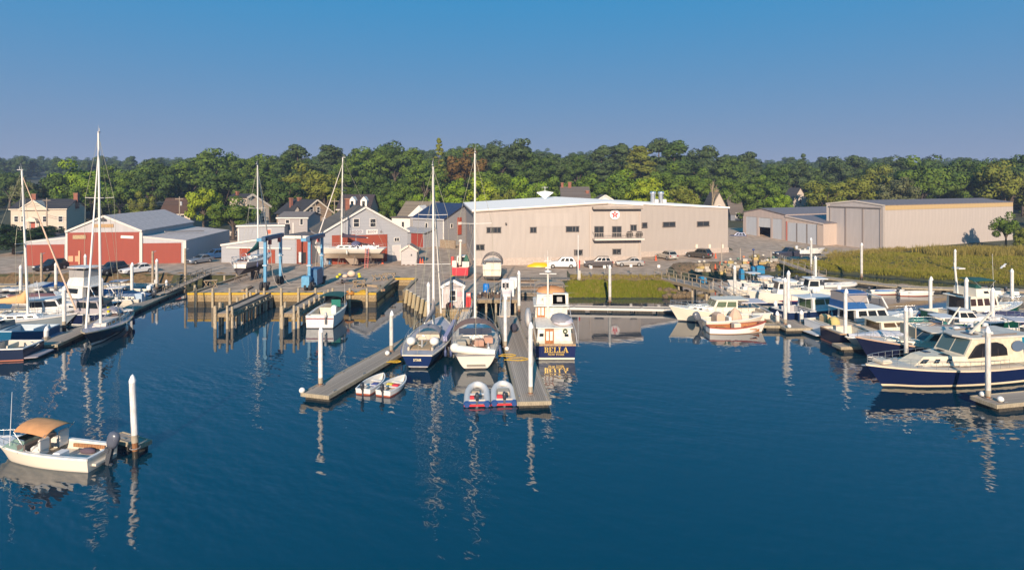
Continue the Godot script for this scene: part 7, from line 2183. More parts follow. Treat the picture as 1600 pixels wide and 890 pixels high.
func picnic_yacht() -> void:
	var o := {"L": 16.0, "B": 4.2, "fs": 1.3, "fb": 1.85, "transom": 0.86, "peak": 0.42, "rake": 1.6, "cockpit": 0.2, "sole": 0.6, "paint": mat(0.007, 0.013, 0.055, 0.12), "boot": mat(0.7, 0.58, 0.4, 0.4), "boot_top": 0.28, "boot_band": 0.16, "bottom": mat(0.02, 0.02, 0.03, 0.4), "gun": mat(0.62, 0.5, 0.36, 0.4), "rub": 0.1, "cap": 0.22, "deck": mat(0.6, 0.53, 0.44, 0.5, 0.0, "soft"), "wl_bow": 0.22, "drop": 0.0, "sag": 0.1}
	var b := thing("motor_yacht", "large navy motor yacht with cream cabin and dark arched side windows", "yacht", Vector3(34.0, 0, -47.0), hd(256.0))
	hull_parts(b, o)
	var cream := mat(0.7, 0.6, 0.44, 0.35, 0.0, "dirty")
	var tw := []
	for s in ["l", "r"]:
		for q in [[0.34, 0.43], [0.58, 0.68], [0.82, 0.95]]: tw.append([s, q[0], q[1], 0.3, 0.72])
	house(b, "trunk_cabin", -5.4, -1.0, 1.5, 3.0, 1.6, 0.62, 1.2, 0.0, 0.2, cream, tw)
	for q in [[-0.55, -2.3], [0.5, -2.9], [0.55, -1.5]]: put("deck_hatch", MB.new().box(Vector3(q[0], 2.24, q[1]), Vector3(0.5, 0.05, 0.5)), mat(0.03, 0.02, 0.025, 0.15), b)
	# pilothouse with arched openings: side frames cut from a curved outline
	var tint := mat(0.016, 0.014, 0.013, 0.08)
	house(b, "pilothouse", -1.7, 4.4, 2.6, 3.0, 1.5, 1.95, 1.35, 0.2, 0.1, cream, [["f", 0.05, 0.48, 0.42, 0.95], ["f", 0.52, 0.95, 0.42, 0.95]], mat(0.07, 0.11, 0.11, 0.06))
	for s in [-1.0, 1.0]:
		var arch := PackedVector2Array()
		for q in [[-1.0, 0.62], [-0.2, 1.5], [0.2, 1.66], [1.6, 1.68], [2.2, 1.5], [2.6, 1.15], [2.7, 0.62]]: arch.append(Vector2(q[0], 1.5 + q[1]))
		var x: float = s * 1.47
		var w := put("arched_window", MB.new().prism(arch, x - 0.03 * s, x + 0.035 * s, "x"), tint, b)
		put("window_post", MB.new().beam(Vector3(x + 0.05 * s, 2.12, 0.2), Vector3(x - 0.02 * s, 3.15, 0.35), 0.04, 0.09).beam(Vector3(x + 0.05 * s, 2.12, 1.7), Vector3(x - 0.02 * s, 3.15, 1.75), 0.04, 0.05), mat(0.05, 0.04, 0.035, 0.4), w)
		var oval := PackedVector2Array()
		for k in 14: oval.append(Vector2(3.75 + cos(TAU * k / 14.0) * 0.62, 2.75 + sin(TAU * k / 14.0) * 0.42))
		put("oval_window", MB.new().prism(oval, x - 0.03 * s, x + 0.035 * s, "x"), mat(0.1, 0.14, 0.2, 0.06), b)
	roof_slab(b, "roof", -0.9, 5.4, 2.7, 3.2, 3.42, 0.13, mat(0.6, 0.54, 0.45, 0.45, 0.0, "soft"), 0.5, 0.35)
	put("roof_hatch", MB.new().box(Vector3(-0.1, 3.58, 0.7), Vector3(0.85, 0.05, 0.75)), mat(0.04, 0.022, 0.02, 0.15), b)
	put("roof_rail", MB.new().box(Vector3(1.1, 3.6, 2.4), Vector3(0.06, 0.08, 3.4)).box(Vector3(-1.1, 3.6, 2.4), Vector3(0.06, 0.08, 3.4)), mat(0.2, 0.15, 0.12, 0.5), b)
	put("satellite_dome", MB.new().lathe([[0.22, 0], [0.24, 0.5], [0.2, 0.72], [0.0, 0.82]], Vector3(0.5, 3.55, 2.2), 14), mat(0.7, 0.62, 0.48, 0.35), b)
	put("radar_bar", MB.new().cham(Vector3(-0.6, 3.7, 1.9), Vector3(0.6, 0.2, 0.3), 0.05), W_WHITE, b)
	put("mast_arm", MB.new().beam(Vector3(-0.2, 3.55, 0.6), Vector3(0.1, 5.1, 3.2), 0.14, 0.1), mat(0.68, 0.6, 0.48, 0.4), b)
	for c in b.get_children():   # the house stands well aft on the long hull
		if not String(c.name).get_slice("_0", 0) in ["hull", "boot_stripe", "bottom", "cockpit", "deck", "gunwale"]: c.position.z += 0.95
	put("bow_roller", MB.new().tube(Vector3(0, 1.75, -7.8), Vector3(0, 1.8, -8.4), 0.07, 0.05, 8), STEEL, b)
	put("anchor_locker", MB.new().cham(Vector3(0, 2.0, -6.5), Vector3(0.9, 0.25, 0.9), 0.1), mat(0.6, 0.52, 0.4, 0.4), b)
	rail(b, o, 0.3, 0.99, 0.65, STEEL, 12, 0.1)
	put("stern_rail", MB.new().tube(Vector3(-1.8, 0.8, 7.0), Vector3(-1.8, 1.9, 6.8), 0.06, -1, 8), mat(0.55, 0.2, 0.06, 0.5), b)
	for s in [-1.0, 1.0]: put("bow_cleat", MB.new().box(Vector3(s * 1.1, 1.72, -4.2), Vector3(0.12, 0.1, 0.35)), STEEL, b)


# ---------------------------------------------------------------- the boatyard
func stand(parent: Node, x: float, z: float, h: float) -> void:
	var m := MB.new()
	for a in 3: m.tube(Vector3(x, h, z), Vector3(x + cos(a * 2.1 + x) * 0.5, 0, z + sin(a * 2.1 + x) * 0.5), 0.035, -1, 5)
	m.box(Vector3(x, h, z), Vector3(0.35, 0.08, 0.35))
	put("jack_stand", m, mat(0.2, 0.16, 0.13, 0.8), parent)


func yard() -> void:
	# travelling boat lift: two portal sides on wheels
	var blue := mat(0.11, 0.32, 0.5, 0.45, 0.0, "dirty")
	var deep := mat(0.025, 0.075, 0.15, 0.5)
	var lift := thing("boat_lift", "blue travelling boat lift standing behind the two finger piers", "boat lift", Vector3(-29.0, LAND, -81.0))
	for s in [-1.0, 1.0]:
		var x: float = s * 2.85
		for z in [2.6, -2.6]:
			put("leg", MB.new().cham(Vector3(x, 3.4, z), Vector3(0.34, 6.2, 0.34), 0.04), blue, lift)
			put("leg_clamp", MB.new().box(Vector3(x, 3.2 if z > 0 else 3.9, z), Vector3(0.56, 0.14, 0.56)), mat(0.45, 0.52, 0.58, 0.5), lift)
			for k in [-0.28, 0.28]:
				put("wheel", MB.new().tube(Vector3(x + k - 0.16, 0.55, z + 0.35), Vector3(x + k + 0.16, 0.55, z + 0.35), 0.55, 0.55, 16), mat(0.025, 0.025, 0.027, 0.8), lift)
			put("wheel_fork", MB.new().box(Vector3(x, 0.85, z + 0.1), Vector3(1.1, 0.4, 0.7)), mat(0.05, 0.05, 0.055, 0.6), lift)
		put("top_beam", MB.new().cham(Vector3(x, 6.65, 0), Vector3(0.5, 0.55, 6.4), 0.06), deep, lift)
		if s > 0.0: put("side_beam", MB.new().box(Vector3(x, 1.4, 0), Vector3(0.3, 0.4, 4.8)), blue, lift)
		put("beam_cap", MB.new().box(Vector3(x - 0.35, 6.5, 2.8), Vector3(1.2, 0.4, 0.5)), blue, lift)
		for z in [1.6, -1.6]: put("hoist_block", MB.new().box(Vector3(x - s * 0.2, 6.1, z), Vector3(0.35, 0.6, 0.35)), mat(0.3, 0.05, 0.04, 0.5), lift)
	put("engine_house", MB.new().cham(Vector3(2.95, 1.55, 0.6), Vector3(1.25, 2.1, 2.4), 0.12), mat(0.03, 0.12, 0.25, 0.5, 0.0, "dirty"), lift)
	put("control_box", MB.new().cham(Vector3(2.6, 1.2, 3.1), Vector3(1.0, 1.4, 0.7), 0.1), blue, lift)
	for z in [1.6, -1.6]:
		var p := []
		for k in 15:
			var u := k / 14.0
			p.append(Vector3(lerpf(-2.6, 2.6, u), 0.08 + 3.4 * pow(absf(u * 2 - 1), 4.0) + (2.4 if k in [0, 14] else 0.0), z + 0.4 * sin(u * 7.0)))
		put("lifting_sling", MB.new().path(p, 0.035, 6), mat(0.36, 0.32, 0.28, 0.9), lift)
	# sailboats standing ashore
	var b := sailboat("grey sailboat on stands with green sail cover left of the lift", Vector3(-37.2, LAND + 1.9, -88.0), 3.0, {"L": 9.6, "B": 3.3, "fs": 1.05, "fb": 1.35, "transom": 0.72, "paint": mat(0.36, 0.34, 0.36, 0.35), "boot": mat(0.12, 0.1, 0.12, 0.5), "bottom": mat(0.05, 0.04, 0.05, 0.7), "deck": mat(0.6, 0.55, 0.5, 0.5), "gun": mat(0.6, 0.55, 0.5, 0.5)})
	rig(b, {"L": 9.6, "B": 3.3, "fs": 1.05, "fb": 1.35, "rake": 1.3}, -0.9, 1.3, 14.6, 2.3, 3.6, CANVAS_GREEN, {"spreaders": [0.52], "stack": 1.6, "boom_rise": -0.4})
	put("keel", MB.new().prism(PackedVector2Array([Vector2(-1.4, -0.2), Vector2(1.2, -0.2), Vector2(0.9, -1.75), Vector2(-0.6, -1.75)]), -0.16, 0.16, "x"), mat(0.04, 0.035, 0.04, 0.7), b)
	put("canoe_body", hull_shell({"L": 9.6, "B": 3.0, "fs": 0.3, "fb": 0.3, "transom": 0.5, "rake": 1.0, "tuck": 1.2, "wl_bow": 0.3}, -0.7, 0.0, false, 4), mat(0.05, 0.045, 0.05, 0.7), b)
	put("transom_panel", MB.new().box(Vector3(0, 0.62, 4.66), Vector3(1.9, 0.75, 0.06)), mat(0.74, 0.7, 0.62, 0.35), b)
	put("pushpit", MB.new().path([Vector3(-1.1, 1.0, 3.6), Vector3(-1.1, 1.75, 4.6), Vector3(1.1, 1.75, 4.6), Vector3(1.1, 1.0, 3.6)], 0.03), STEEL, b)
	for k in 3:
		for s in [-1.0, 1.0]: stand(thing("boat_stand", "%s %s-hand stand from the stern under the grey sailboat" % [ORD[k], "left" if s < 0 else "right"], "boat stand", Vector3(-37.2 + s * 1.35, LAND, -85.2 - k * 2.6), 0.0, "stands under the grey sailboat"), 0, 0, 1.5)
	b = sailboat("white sailboat on stands side-on before the grey barn", Vector3(-27.0, LAND + 2.1, -101.2), 270.0, {"L": 11.8, "B": 3.6, "fs": 0.95, "fb": 1.25, "transom": 0.7, "rake": 0.7, "stern_rake": -0.9, "paint": mat(0.74, 0.69, 0.6, 0.3), "boot": mat(0.7, 0.64, 0.55, 0.4), "bottom": mat(0.34, 0.27, 0.2, 0.7), "deck": mat(0.7, 0.65, 0.58, 0.5), "house": mat(0.72, 0.68, 0.62, 0.4)})
	rig(b, {"L": 11.8, "B": 3.6, "fs": 0.95, "fb": 1.25, "rake": 0.7}, -1.4, 1.1, 15.9, 2.75, 4.4, mat(0.05, 0.035, 0.055, 0.9), {"spreaders": [0.33, 0.63], "stack": 0.75, "boom_rise": -0.15, "jib_mat": mat(0.66, 0.6, 0.54, 0.8), "jib_at": 0.94})
	put("keel", MB.new().prism(PackedVector2Array([Vector2(-1.2, -0.3), Vector2(1.3, -0.3), Vector2(1.4, -1.75), Vector2(0.1, -1.75)]), -0.18, 0.18, "x"), mat(0.26, 0.2, 0.15, 0.7), b)
	put("canoe_body", hull_shell({"L": 11.2, "B": 3.2, "fs": 0.3, "fb": 0.3, "transom": 0.5, "rake": 1.0, "tuck": 1.1, "wl_bow": 0.3}, -0.75, 0.0, false, 4), mat(0.34, 0.27, 0.2, 0.7), b)
	put("spray_hood", MB.new().ball(Vector3(0, 1.5, 1.0), Vector3(1.2, 0.6, 0.8)), mat(0.1, 0.1, 0.17, 0.9), b)
	for k in 4:
		for s in [-1.0, 1.0]: stand(thing("boat_stand", "%s stand from the bow, %s side, under the white sailboat ashore" % [ORD[k], "water" if s > 0 else "barn"], "boat stand", Vector3(-31.0 + k * 2.6, LAND, -101.2 + s * 1.5), 0.0, "stands under the white sailboat ashore"), 0, 0, 1.75)
	var lad := thing("ladder", "red step ladder leaning on the white sailboat ashore", "ladder", Vector3(-23.7, LAND, -99.1))
	for s in [-0.26, 0.26]: put("side_rail", MB.new().beam(Vector3(s, 0, 0.4), Vector3(s, 3.3, -0.25), 0.07, 0.05), mat(0.5, 0.1, 0.08, 0.6), lad)
	for k in 9: put("rung", MB.new().box(Vector3(0, 0.3 + k * 0.34, 0.34 - k * 0.068), Vector3(0.52, 0.05, 0.07)), mat(0.5, 0.12, 0.1, 0.6), lad)
	var drum := mat(0.03, 0.15, 0.32, 0.6)
	single("drum", "blue drum standing below the bow of the white sailboat ashore", "drum", MB.new().lathe([[0, 0], [0.3, 0], [0.31, 0.3], [0.29, 0.32], [0.31, 0.6], [0.3, 0.9], [0, 0.9]], Vector3.ZERO, 14), drum, W(515, 413, LAND))
	# grey hut by the barn
	var P := W(639.0, 414.0, LAND)
	var hut := building("garden_hut", "small pale grey hut with pinkish roof right of the barn", P + Vector3(-1.3, 0, 0), P + Vector3(1.3, 0, 0), 2.6, 2.5, 3.3, "f", mat(0.5, 0.47, 0.45, 0.7, 0.0, "clap"), mat(0.45, 0.32, 0.25, 0.8, 0.0, "shingle"), mat(0.6, 0.5, 0.42, 0.6), "", "hut", 0.25)
	put("vent", MB.new().box(Vector3(1.7, 1.7, 0.03), Vector3(0.22, 0.3, 0.06)), mat(0.06, 0.06, 0.06, 0.6), hut)
	for k in 3: put("block_foot", MB.new().box(Vector3(0.4 + k * 0.8, 0.0, 0.1), Vector3(0.35, 0.25, 0.35)), mat(0.15, 0.1, 0.08, 0.9), hut)
	# little white kiosk on the central quay
	P = W(707.5, 481.0, LAND)
	hut = building("dock_hut", "little pale hut with white trim and one window on central quay", P + Vector3(-1.2, 0, 0), P + Vector3(1.2, 0, -0.2), 2.4, 2.35, 3.0, "f", mat(0.55, 0.49, 0.47, 0.7, 0.0, "clap"), mat(0.3, 0.27, 0.26, 0.8, 0.0, "shingle"), mat(0.72, 0.7, 0.68, 0.5), "", "hut", 0.15)
	window(hut, Vector3(1.2, 1.35, 0), 0.6, 1.1, mat(0.72, 0.7, 0.68, 0.5), "f", 1, 2)
	put("notice", MB.new().box(Vector3(1.95, 1.5, 0.03), Vector3(0.55, 0.45, 0.04)), mat(0.6, 0.3, 0.32, 0.6), hut)
	put("notice", MB.new().box(Vector3(0.45, 1.75, 0.03), Vector3(0.4, 0.5, 0.04)), mat(0.6, 0.48, 0.46, 0.6), hut)
	put("corner_trim", MB.new().box(Vector3(0.06, 1.2, 0.03), Vector3(0.14, 2.4, 0.06)), mat(0.72, 0.7, 0.68, 0.5), hut)
	put("corner_trim", MB.new().box(Vector3(2.35, 1.2, 0.03), Vector3(0.14, 2.4, 0.06)), mat(0.72, 0.7, 0.68, 0.5), hut)
	var pl := thing("flower_tub", "dark planter with flowers in front of the little pale hut", "planter", W(702.0, 486.0, LAND))
	put("tub", MB.new().lathe([[0, 0], [0.3, 0], [0.38, 0.5], [0.33, 0.5], [0, 0.4]], Vector3.ZERO, 12), mat(0.12, 0.06, 0.04, 0.8), pl)
	put("flowers", MB.new().ball(Vector3(0, 0.65, 0), Vector3(0.4, 0.3, 0.4), 5, 9), mat(0.3, 0.06, 0.05, 0.9, 0.0, "gravel"), pl)
	# booth at the head of the ramp
	P = W(793.5, 463.5, LAND + 0.1)
	var booth := thing("ramp_booth", "white booth with two dark windows at the top of the ramp", "booth", P + Vector3(0, 0, -0.8))
	put("wall", MB.new().cham(Vector3(0, 1.0, 0), Vector3(1.5, 2.0, 1.3), 0.06), mat(0.7, 0.67, 0.66, 0.5, 0.0, "dirty"), booth)
	for k in 2: window(booth, Vector3(-0.5 + k * 0.45, 1.35, 0.65), 0.3, 0.62, mat(0.66, 0.62, 0.6, 0.5))
	put("locker", MB.new().cham(Vector3(0.65, 1.5, -0.4), Vector3(0.9, 1.3, 1.0), 0.05), mat(0.72, 0.68, 0.64, 0.5), booth)
	put("vent_louvre", MB.new().box(Vector3(-0.05, 0.5, 0.66), Vector3(1.1, 0.4, 0.04)), mat(0.45, 0.44, 0.5, 0.6), booth)
	# things on the central quay
	P = W(759.5, 459.0, LAND + 0.1)
	single("plastic_barrel", "bright blue barrel at the edge of the central pier", "barrel", MB.new().lathe([[0, 0], [0.36, 0.02], [0.4, 0.3], [0.4, 0.95], [0.36, 1.25], [0, 1.28]], Vector3.ZERO, 16), mat(0.005, 0.16, 0.5, 0.45), P)
	P = W(732.0, 479.0, LAND)
	var pump := thing("fuel_pump", "red fuel pump with white top beside the little pale hut", "fuel pump", P)
	put("cabinet", MB.new().cham(Vector3(0, 0.55, 0), Vector3(0.55, 1.1, 0.45), 0.05), mat(0.5, 0.03, 0.03, 0.4), pump)
	put("head", MB.new().cham(Vector3(0, 1.35, 0), Vector3(0.5, 0.5, 0.4), 0.05), mat(0.6, 0.2, 0.15, 0.4), pump)
	put("display", MB.new().box(Vector3(0, 1.38, 0.21), Vector3(0.34, 0.24, 0.03)), mat(0.65, 0.62, 0.58, 0.4), pump)
	put("hose", MB.new().path([Vector3(0.28, 1.1, 0), Vector3(0.42, 0.7, 0.05), Vector3(0.36, 0.3, 0.05), Vector3(0.3, 0.6, 0.05)], 0.03), mat(0.02, 0.02, 0.02, 0.6), pump)
	var buoys := [[742.5, 499.0, 0.55, 0.3, "orange mooring ball hanging at the foot of the white sailboat's mast", mat(0.62, 0.3, 0.02, 0.5)], [735.5, 509.0, 0.55, 0.3, "red canvas roll lying beside the pale gangway", mat(0.5, 0.08, 0.06, 0.8)]]
	for q in buoys:
		var p := W(q[0], q[1] + 12.0, 0.55)
		var o := thing("dock_buoy", q[4], "buoy", p)
		if q[0] > 740:
			put("float", MB.new().ball(Vector3(0, 0.75, 0), Vector3(0.3, 0.34, 0.3)), q[5], o)
			put("post", MB.new().tube(Vector3.ZERO, Vector3(0, 0.6, 0), 0.05), STEEL, o)
		else: put("roll", MB.new().tube(Vector3(-0.3, 0.2, 0.4), Vector3(0.35, 0.25, -0.6), 0.24, 0.24, 10), q[5], o)
	var gear := [[752.0, 508.0, "grey covered gear heap on the float beside the white sailboat"], [700.0, 489.0, "dark drum beside the flower tub"]]
	single("gear_heap", gear[0][2], "gear", cover_mesh({"L": 1.6, "B": 1.2, "fs": 0.3, "fb": 0.3, "transom": 0.7}, 0.75), mat(0.28, 0.24, 0.28, 0.9), W(752.5, 513.0, 0.55))
	for k in 6:
		var x := -4.0 + (k % 3) * 0.5
		var p := Vector3(-3.9 + k * 0.55, LAND + 0.1, -72.6 - (k % 2) * 1.2)
		var o := thing("lobster_trap", ["brown trap nearest the hut on the central pier", "brown trap second from the hut on the central pier", "trap with orange float on the central pier", "trap below the blue barrel", "trap just right of the blue barrel", "trap nearest the white booth"][k], "trap", p, k * 0.4, "traps on the central pier")
		put("cage", MB.new().cham(Vector3(0, 0.22, 0), Vector3(0.5, 0.44, 0.85), 0.06), mat(0.12, 0.08, 0.06, 0.9, 0.0, "gravel"), o)
		put("buoy", MB.new().ball(Vector3(0.1, 0.52, 0), Vector3(0.11, 0.16, 0.11), 5, 8), mat(0.6, 0.25, 0.03, 0.6) if k == 2 else mat(0.5, 0.47, 0.42, 0.7), o)
	# red workboat and white boat stored ashore
	var ob := {"L": 6.5, "B": 2.6, "fs": 1.25, "fb": 1.6, "transom": 0.9, "rake": 0.8, "cockpit": 0.4, "sole": 0.6, "paint": mat(0.52, 0.02, 0.035, 0.4), "boot": mat(0.1, 0.02, 0.02, 0.5), "gun": mat(0.6, 0.1, 0.1, 0.5), "liner": mat(0.5, 0.3, 0.25, 0.6)}
	b = thing("workboat", "bright red workboat stored ashore beside the warehouse corner", "workboat", Vector3(-7.5, LAND + 0.35, -91.0), hd(0.0))
	hull_parts(b, ob)
	house(b, "wheelhouse", -1.4, 0.6, 1.4, 1.6, 1.3, 1.3, 0.3, 0.0, 0.1, mat(0.7, 0.64, 0.58, 0.4), [["b", 0.15, 0.85, 0.4, 0.9], ["r", 0.1, 0.9, 0.4, 0.9], ["f", 0.1, 0.9, 0.4, 0.9]])
	put("funnel", MB.new().tube(Vector3(-0.2, 1.4, 1.4), Vector3(-0.1, 4.8, 1.2), 0.22, 0.16, 12).ball(Vector3(-0.1, 4.9, 1.2), Vector3(0.32, 0.25, 0.3)), mat(0.62, 0.54, 0.46, 0.5), b)
	put("green_cover", MB.new().lathe([[0.45, 0], [0.35, 0.4], [0.12, 0.9], [0, 1.0]], Vector3(0.8, 2.0, 1.9), 10), mat(0.04, 0.12, 0.08, 0.9), b)
	put("deck_locker", MB.new().cham(Vector3(0.75, 1.55, 2.2), Vector3(1.0, 0.9, 0.7), 0.06).cham(Vector3(-0.9, 1.6, 2.2), Vector3(0.7, 1.1, 0.6), 0.06), mat(0.66, 0.58, 0.5, 0.5), b)
	put("life_raft", MB.new().tube(Vector3(-1.25, 1.4, 1.8), Vector3(-1.25, 2.6, 1.4), 0.24, 0.24, 10), mat(0.5, 0.06, 0.04, 0.6), b)
	put("keel_block", MB.new().box(Vector3(0, -0.2, 2.0), Vector3(1.6, 0.3, 0.3)).box(Vector3(0, -0.2, -1.5), Vector3(1.2, 0.3, 0.3)), mat(0.2, 0.13, 0.08, 0.9), b)
	put("stern_fender", MB.new().ball(Vector3(-1.0, -0.1, 3.5), Vector3(0.3, 0.3, 0.3)), mat(0.6, 0.5, 0.03, 0.6), b)
	ob = {"L": 7.0, "B": 2.8, "fs": 1.7, "fb": 1.9, "transom": 0.95, "rake": 0.8, "cockpit": 0.45, "sole": 0.9, "paint": mat(0.7, 0.62, 0.5, 0.4), "boot": mat(0.3, 0.25, 0.2, 0.5)}
	b = thing("stored_boat", "white boat ashore with dark canvas hoops, stern facing the pier", "motorboat", Vector3(-2.85, LAND + 0.5, -90.0), hd(0.0))
	hull_parts(b, ob)
	for k in 3: put("canopy_hoop", MB.new().path(arc(Vector3(0, 1.6, 2.6 - k * 1.6), 1.5, 0.95), 0.07, 6), mat(0.09, 0.08, 0.08, 0.7), b)
	put("rolled_canvas", MB.new().tube(Vector3(-1.4, 2.1, 3.2), Vector3(1.4, 2.1, 3.2), 0.16, 0.16, 8), mat(0.12, 0.11, 0.11, 0.9), b)
	put("transom_line", MB.new().box(Vector3(0, 0.9, 3.52), Vector3(2.5, 0.07, 0.04)).box(Vector3(0, 0.9, 3.52), Vector3(0.07, 1.5, 0.04)), mat(0.25, 0.2, 0.16, 0.6), b)
	put("trailer", MB.new().box(Vector3(-1.1, -0.2, 0), Vector3(0.14, 0.16, 6.0)).box(Vector3(1.1, -0.2, 0), Vector3(0.14, 0.16, 6.0)).tube(Vector3(-1.35, -0.15, 1.0), Vector3(-1.1, -0.15, 1.0), 0.33, 0.33, 12).tube(Vector3(1.1, -0.15, 1.0), Vector3(1.35, -0.15, 1.0), 0.33, 0.33, 12), mat(0.1, 0.1, 0.1, 0.6), b)
	# yellow upturned hull by the warehouse wall
	P = W(843.0, 416.5, LAND)
	var yel := thing("upturned_boat", "yellow upturned boat hull lying along the warehouse's footing", "boat", P)
	var rows := []
	for i in 13:
		var u := i / 12.0 * 2.0 - 1.0
		var w := pow(maxf(0.0, 1.0 - u * u), 0.7)
		var row := []
		for k in 9:
			var a := PI * k / 8.0
			row.append(Vector3(u * 2.2, sin(a) * 0.68 * w, -cos(a) * 0.8 * w))
		rows.append(row)
	put("hull", MB.new().grid(rows), mat(0.72, 0.42, 0.0, 0.4), yel)
	put("keel", MB.new().box(Vector3(0, 0.66, 0), Vector3(2.2, 0.08, 0.07)), mat(0.6, 0.36, 0.02, 0.5), yel)
	# float on a trailer with yellow ends, benches, trestles
	P = W(545.0, 442.0, LAND)
	var raft := thing("float_raft", "grey service raft on a trailer with yellow float ends", "raft", P, 0.1)
	put("deck", MB.new().box(Vector3(0, 0.75, 0), Vector3(2.3, 0.14, 1.6)), mat(0.18, 0.17, 0.18, 0.8), raft)
	for s in [-1.0, 1.0]:
		put("float_end", MB.new().ball(Vector3(s * 1.5, 0.95, 0.4), Vector3(0.24, 0.2, 0.24), 5, 9).ball(Vector3(s * 1.3, 1.15, -0.4), Vector3(0.24, 0.2, 0.24), 5, 9), mat(0.6, 0.52, 0.02, 0.5), raft)
		put("wheel", MB.new().tube(Vector3(s * 0.9 - 0.1, 0.3, 0.2), Vector3(s * 0.9 + 0.1, 0.3, 0.2), 0.3, 0.3, 12), mat(0.03, 0.03, 0.03, 0.8), raft)
	put("load", MB.new().ball(Vector3(0.3, 1.25, -0.2), Vector3(0.6, 0.45, 0.5)).ball(Vector3(-0.5, 1.0, 0.2), Vector3(0.4, 0.25, 0.35)), mat(0.62, 0.47, 0.34, 0.8), raft)
	put("crate", MB.new().cham(Vector3(-0.4, 1.1, -0.5), Vector3(0.8, 0.55, 0.6), 0.04), mat(0.15, 0.16, 0.2, 0.8), raft)
	put("drawbar", MB.new().beam(Vector3(0, 0.5, 0.6), Vector3(-1.4, 0.25, 1.6), 0.12, 0.1), mat(0.1, 0.07, 0.07, 0.7), raft)
	var wood := mat(0.42, 0.31, 0.19, 0.9, 0.0, "wood")
	var tables := [[609.0, 437.0, "pale trestle table beside the slip's yellow capped end"], [561.0, 449.0, "wooden cart frame between the raft and the slip"], [329.0, 449.0, "wooden work bench on the wharf left of the grey sailboat"], [590.0, 438.0, "folded timber trestles standing left of the slip"]]
	for k in 4:
		P = W(tables[k][0], tables[k][1], LAND)
		var o := thing("trestle_table", tables[k][2], "table", P, 0.2 * k)
		put("table_top", MB.new().box(Vector3(0, 0.95 if k != 3 else 0.7, 0), Vector3(1.6, 0.09, 0.7)), wood, o)
		for s in [-0.55, 0.55]:
			put("leg", MB.new().beam(Vector3(s - 0.3, 0, 0.25), Vector3(s + 0.3, 0.92, -0.1), 0.09, 0.07).beam(Vector3(s + 0.3, 0, 0.25), Vector3(s - 0.3, 0.92, -0.1), 0.09, 0.07), wood, o)
		if k == 1: put("shelf", MB.new().box(Vector3(0, 0.45, 0), Vector3(1.5, 0.07, 0.6)), wood, o)
	var beams := [[593.0, 452.0, 0.35, "squared timber lying along the wharf by the slip"], [577.0, 447.5, 1.2, "long loose beam lying behind the wharf edge"], [385.0, 452.0, 0.1, "heap of brown timber at the head of left finger pier"]]
	for q in beams:
		var o := thing("timber_beam", q[3], "timber", W(q[0], q[1], LAND), q[2])
		put("beam", MB.new().box(Vector3(0, 0.14, 0), Vector3(0.3, 0.28, 3.2)), wood, o)
		put("beam", MB.new().box(Vector3(0.35, 0.12, 0.2), Vector3(0.26, 0.24, 2.6)), mat(0.34, 0.2, 0.12, 0.9, 0.0, "wood"), o)
	for q in [[545.0, 460.5, "orange net heap on the wharf's yellow edge"], [566.0, 459.5, "yellow rope heap on the wharf's yellow edge"]]:
		single("net_heap", q[2], "net", cover_mesh({"L": 1.4, "B": 1.1, "fs": 0.1, "fb": 0.1, "transom": 0.6}, 0.45), mat(0.55, 0.22, 0.03, 0.9, 0.0, "gravel") if q[0] < 560 else mat(0.5, 0.3, 0.02, 0.9, 0.0, "gravel"), W(q[0], q[1], LAND), PI / 2)
	# traffic cones
	for q in [[1118.0, 422.0, "front orange traffic cone by the right timber pier"], [1125.5, 418.0, "rear orange traffic cone by the right timber pier"], [1118.5, 403.5, "red traffic cone near the warehouse's right corner"], [1025.0, 407.0, "orange cone between sedan and silver wagon"], [656.5, 412.0, "red cone left of its twin beside the grey hut"], [660.0, 412.5, "red cone right of its twin beside the grey hut"], [597.5, 412.0, "orange cone under the white sailboat's stern"]]:
		var o := thing("traffic_cone", q[2], "cone", W(q[0], q[1], LAND), 0.0, "traffic cones in the yard")
		put("cone", MB.new().lathe([[0.2, 0.05], [0.05, 1.0], [0, 1.0]], Vector3.ZERO, 12), mat(0.62, 0.1, 0.03, 0.6), o)
		put("base", MB.new().box(Vector3(0, 0.03, 0), Vector3(0.5, 0.06, 0.5)), mat(0.5, 0.09, 0.03, 0.7), o)
		put("collar", MB.new().lathe([[0.135, 0.42], [0.1, 0.65]], Vector3(0, 0, 0), 12), mat(0.7, 0.68, 0.66, 0.5), o)
	for k in 4:
		P = W([923.5, 944.5, 986.0, 1029.5][k], [432.5, 432.0, 430.0, 431.0][k], LAND)
		var o := thing("parking_sign", ["first white sign on a post from the left, before the dark car", "second white sign on a post, before the dark car's tail", "third white sign on a post, before the silver sedan", "fourth white sign on a post, at the marsh patch's right end"][k], "sign", P, 0.0, "small white signs before the parked cars")
		put("post", MB.new().tube(Vector3(0, -0.3, 0), Vector3(0, 1.5, 0), 0.035, -1, 6), mat(0.3, 0.28, 0.26, 0.5), o)
		put("plate", MB.new().box(Vector3(0, 1.45, 0.04), Vector3(0.4, 0.42, 0.03)), mat(0.72, 0.68, 0.64, 0.5), o)
		put("meter", MB.new().cham(Vector3(-0.05, 0.3, 0.1), Vector3(0.26, 0.3, 0.2), 0.04), mat(0.06, 0.06, 0.08, 0.6), o)
	# clutter on the bank behind the right docks
	var tarp := mat(0.01, 0.17, 0.33, 0.7)
	var heap := [[1187.5, 427.0, 1.2, 1.2, "big bright blue tarpaulin bundle on the bank"], [1176.5, 429.0, 0.4, 1.3, "narrow blue tarp bundle left of the big one"], [1159.0, 436.0, 0.5, 1.5, "tall blue wrapped bundle left of the fishing boats"], [1098.0, 441.0, 0.9, 0.8, "blue crate on the right timber pier"]]
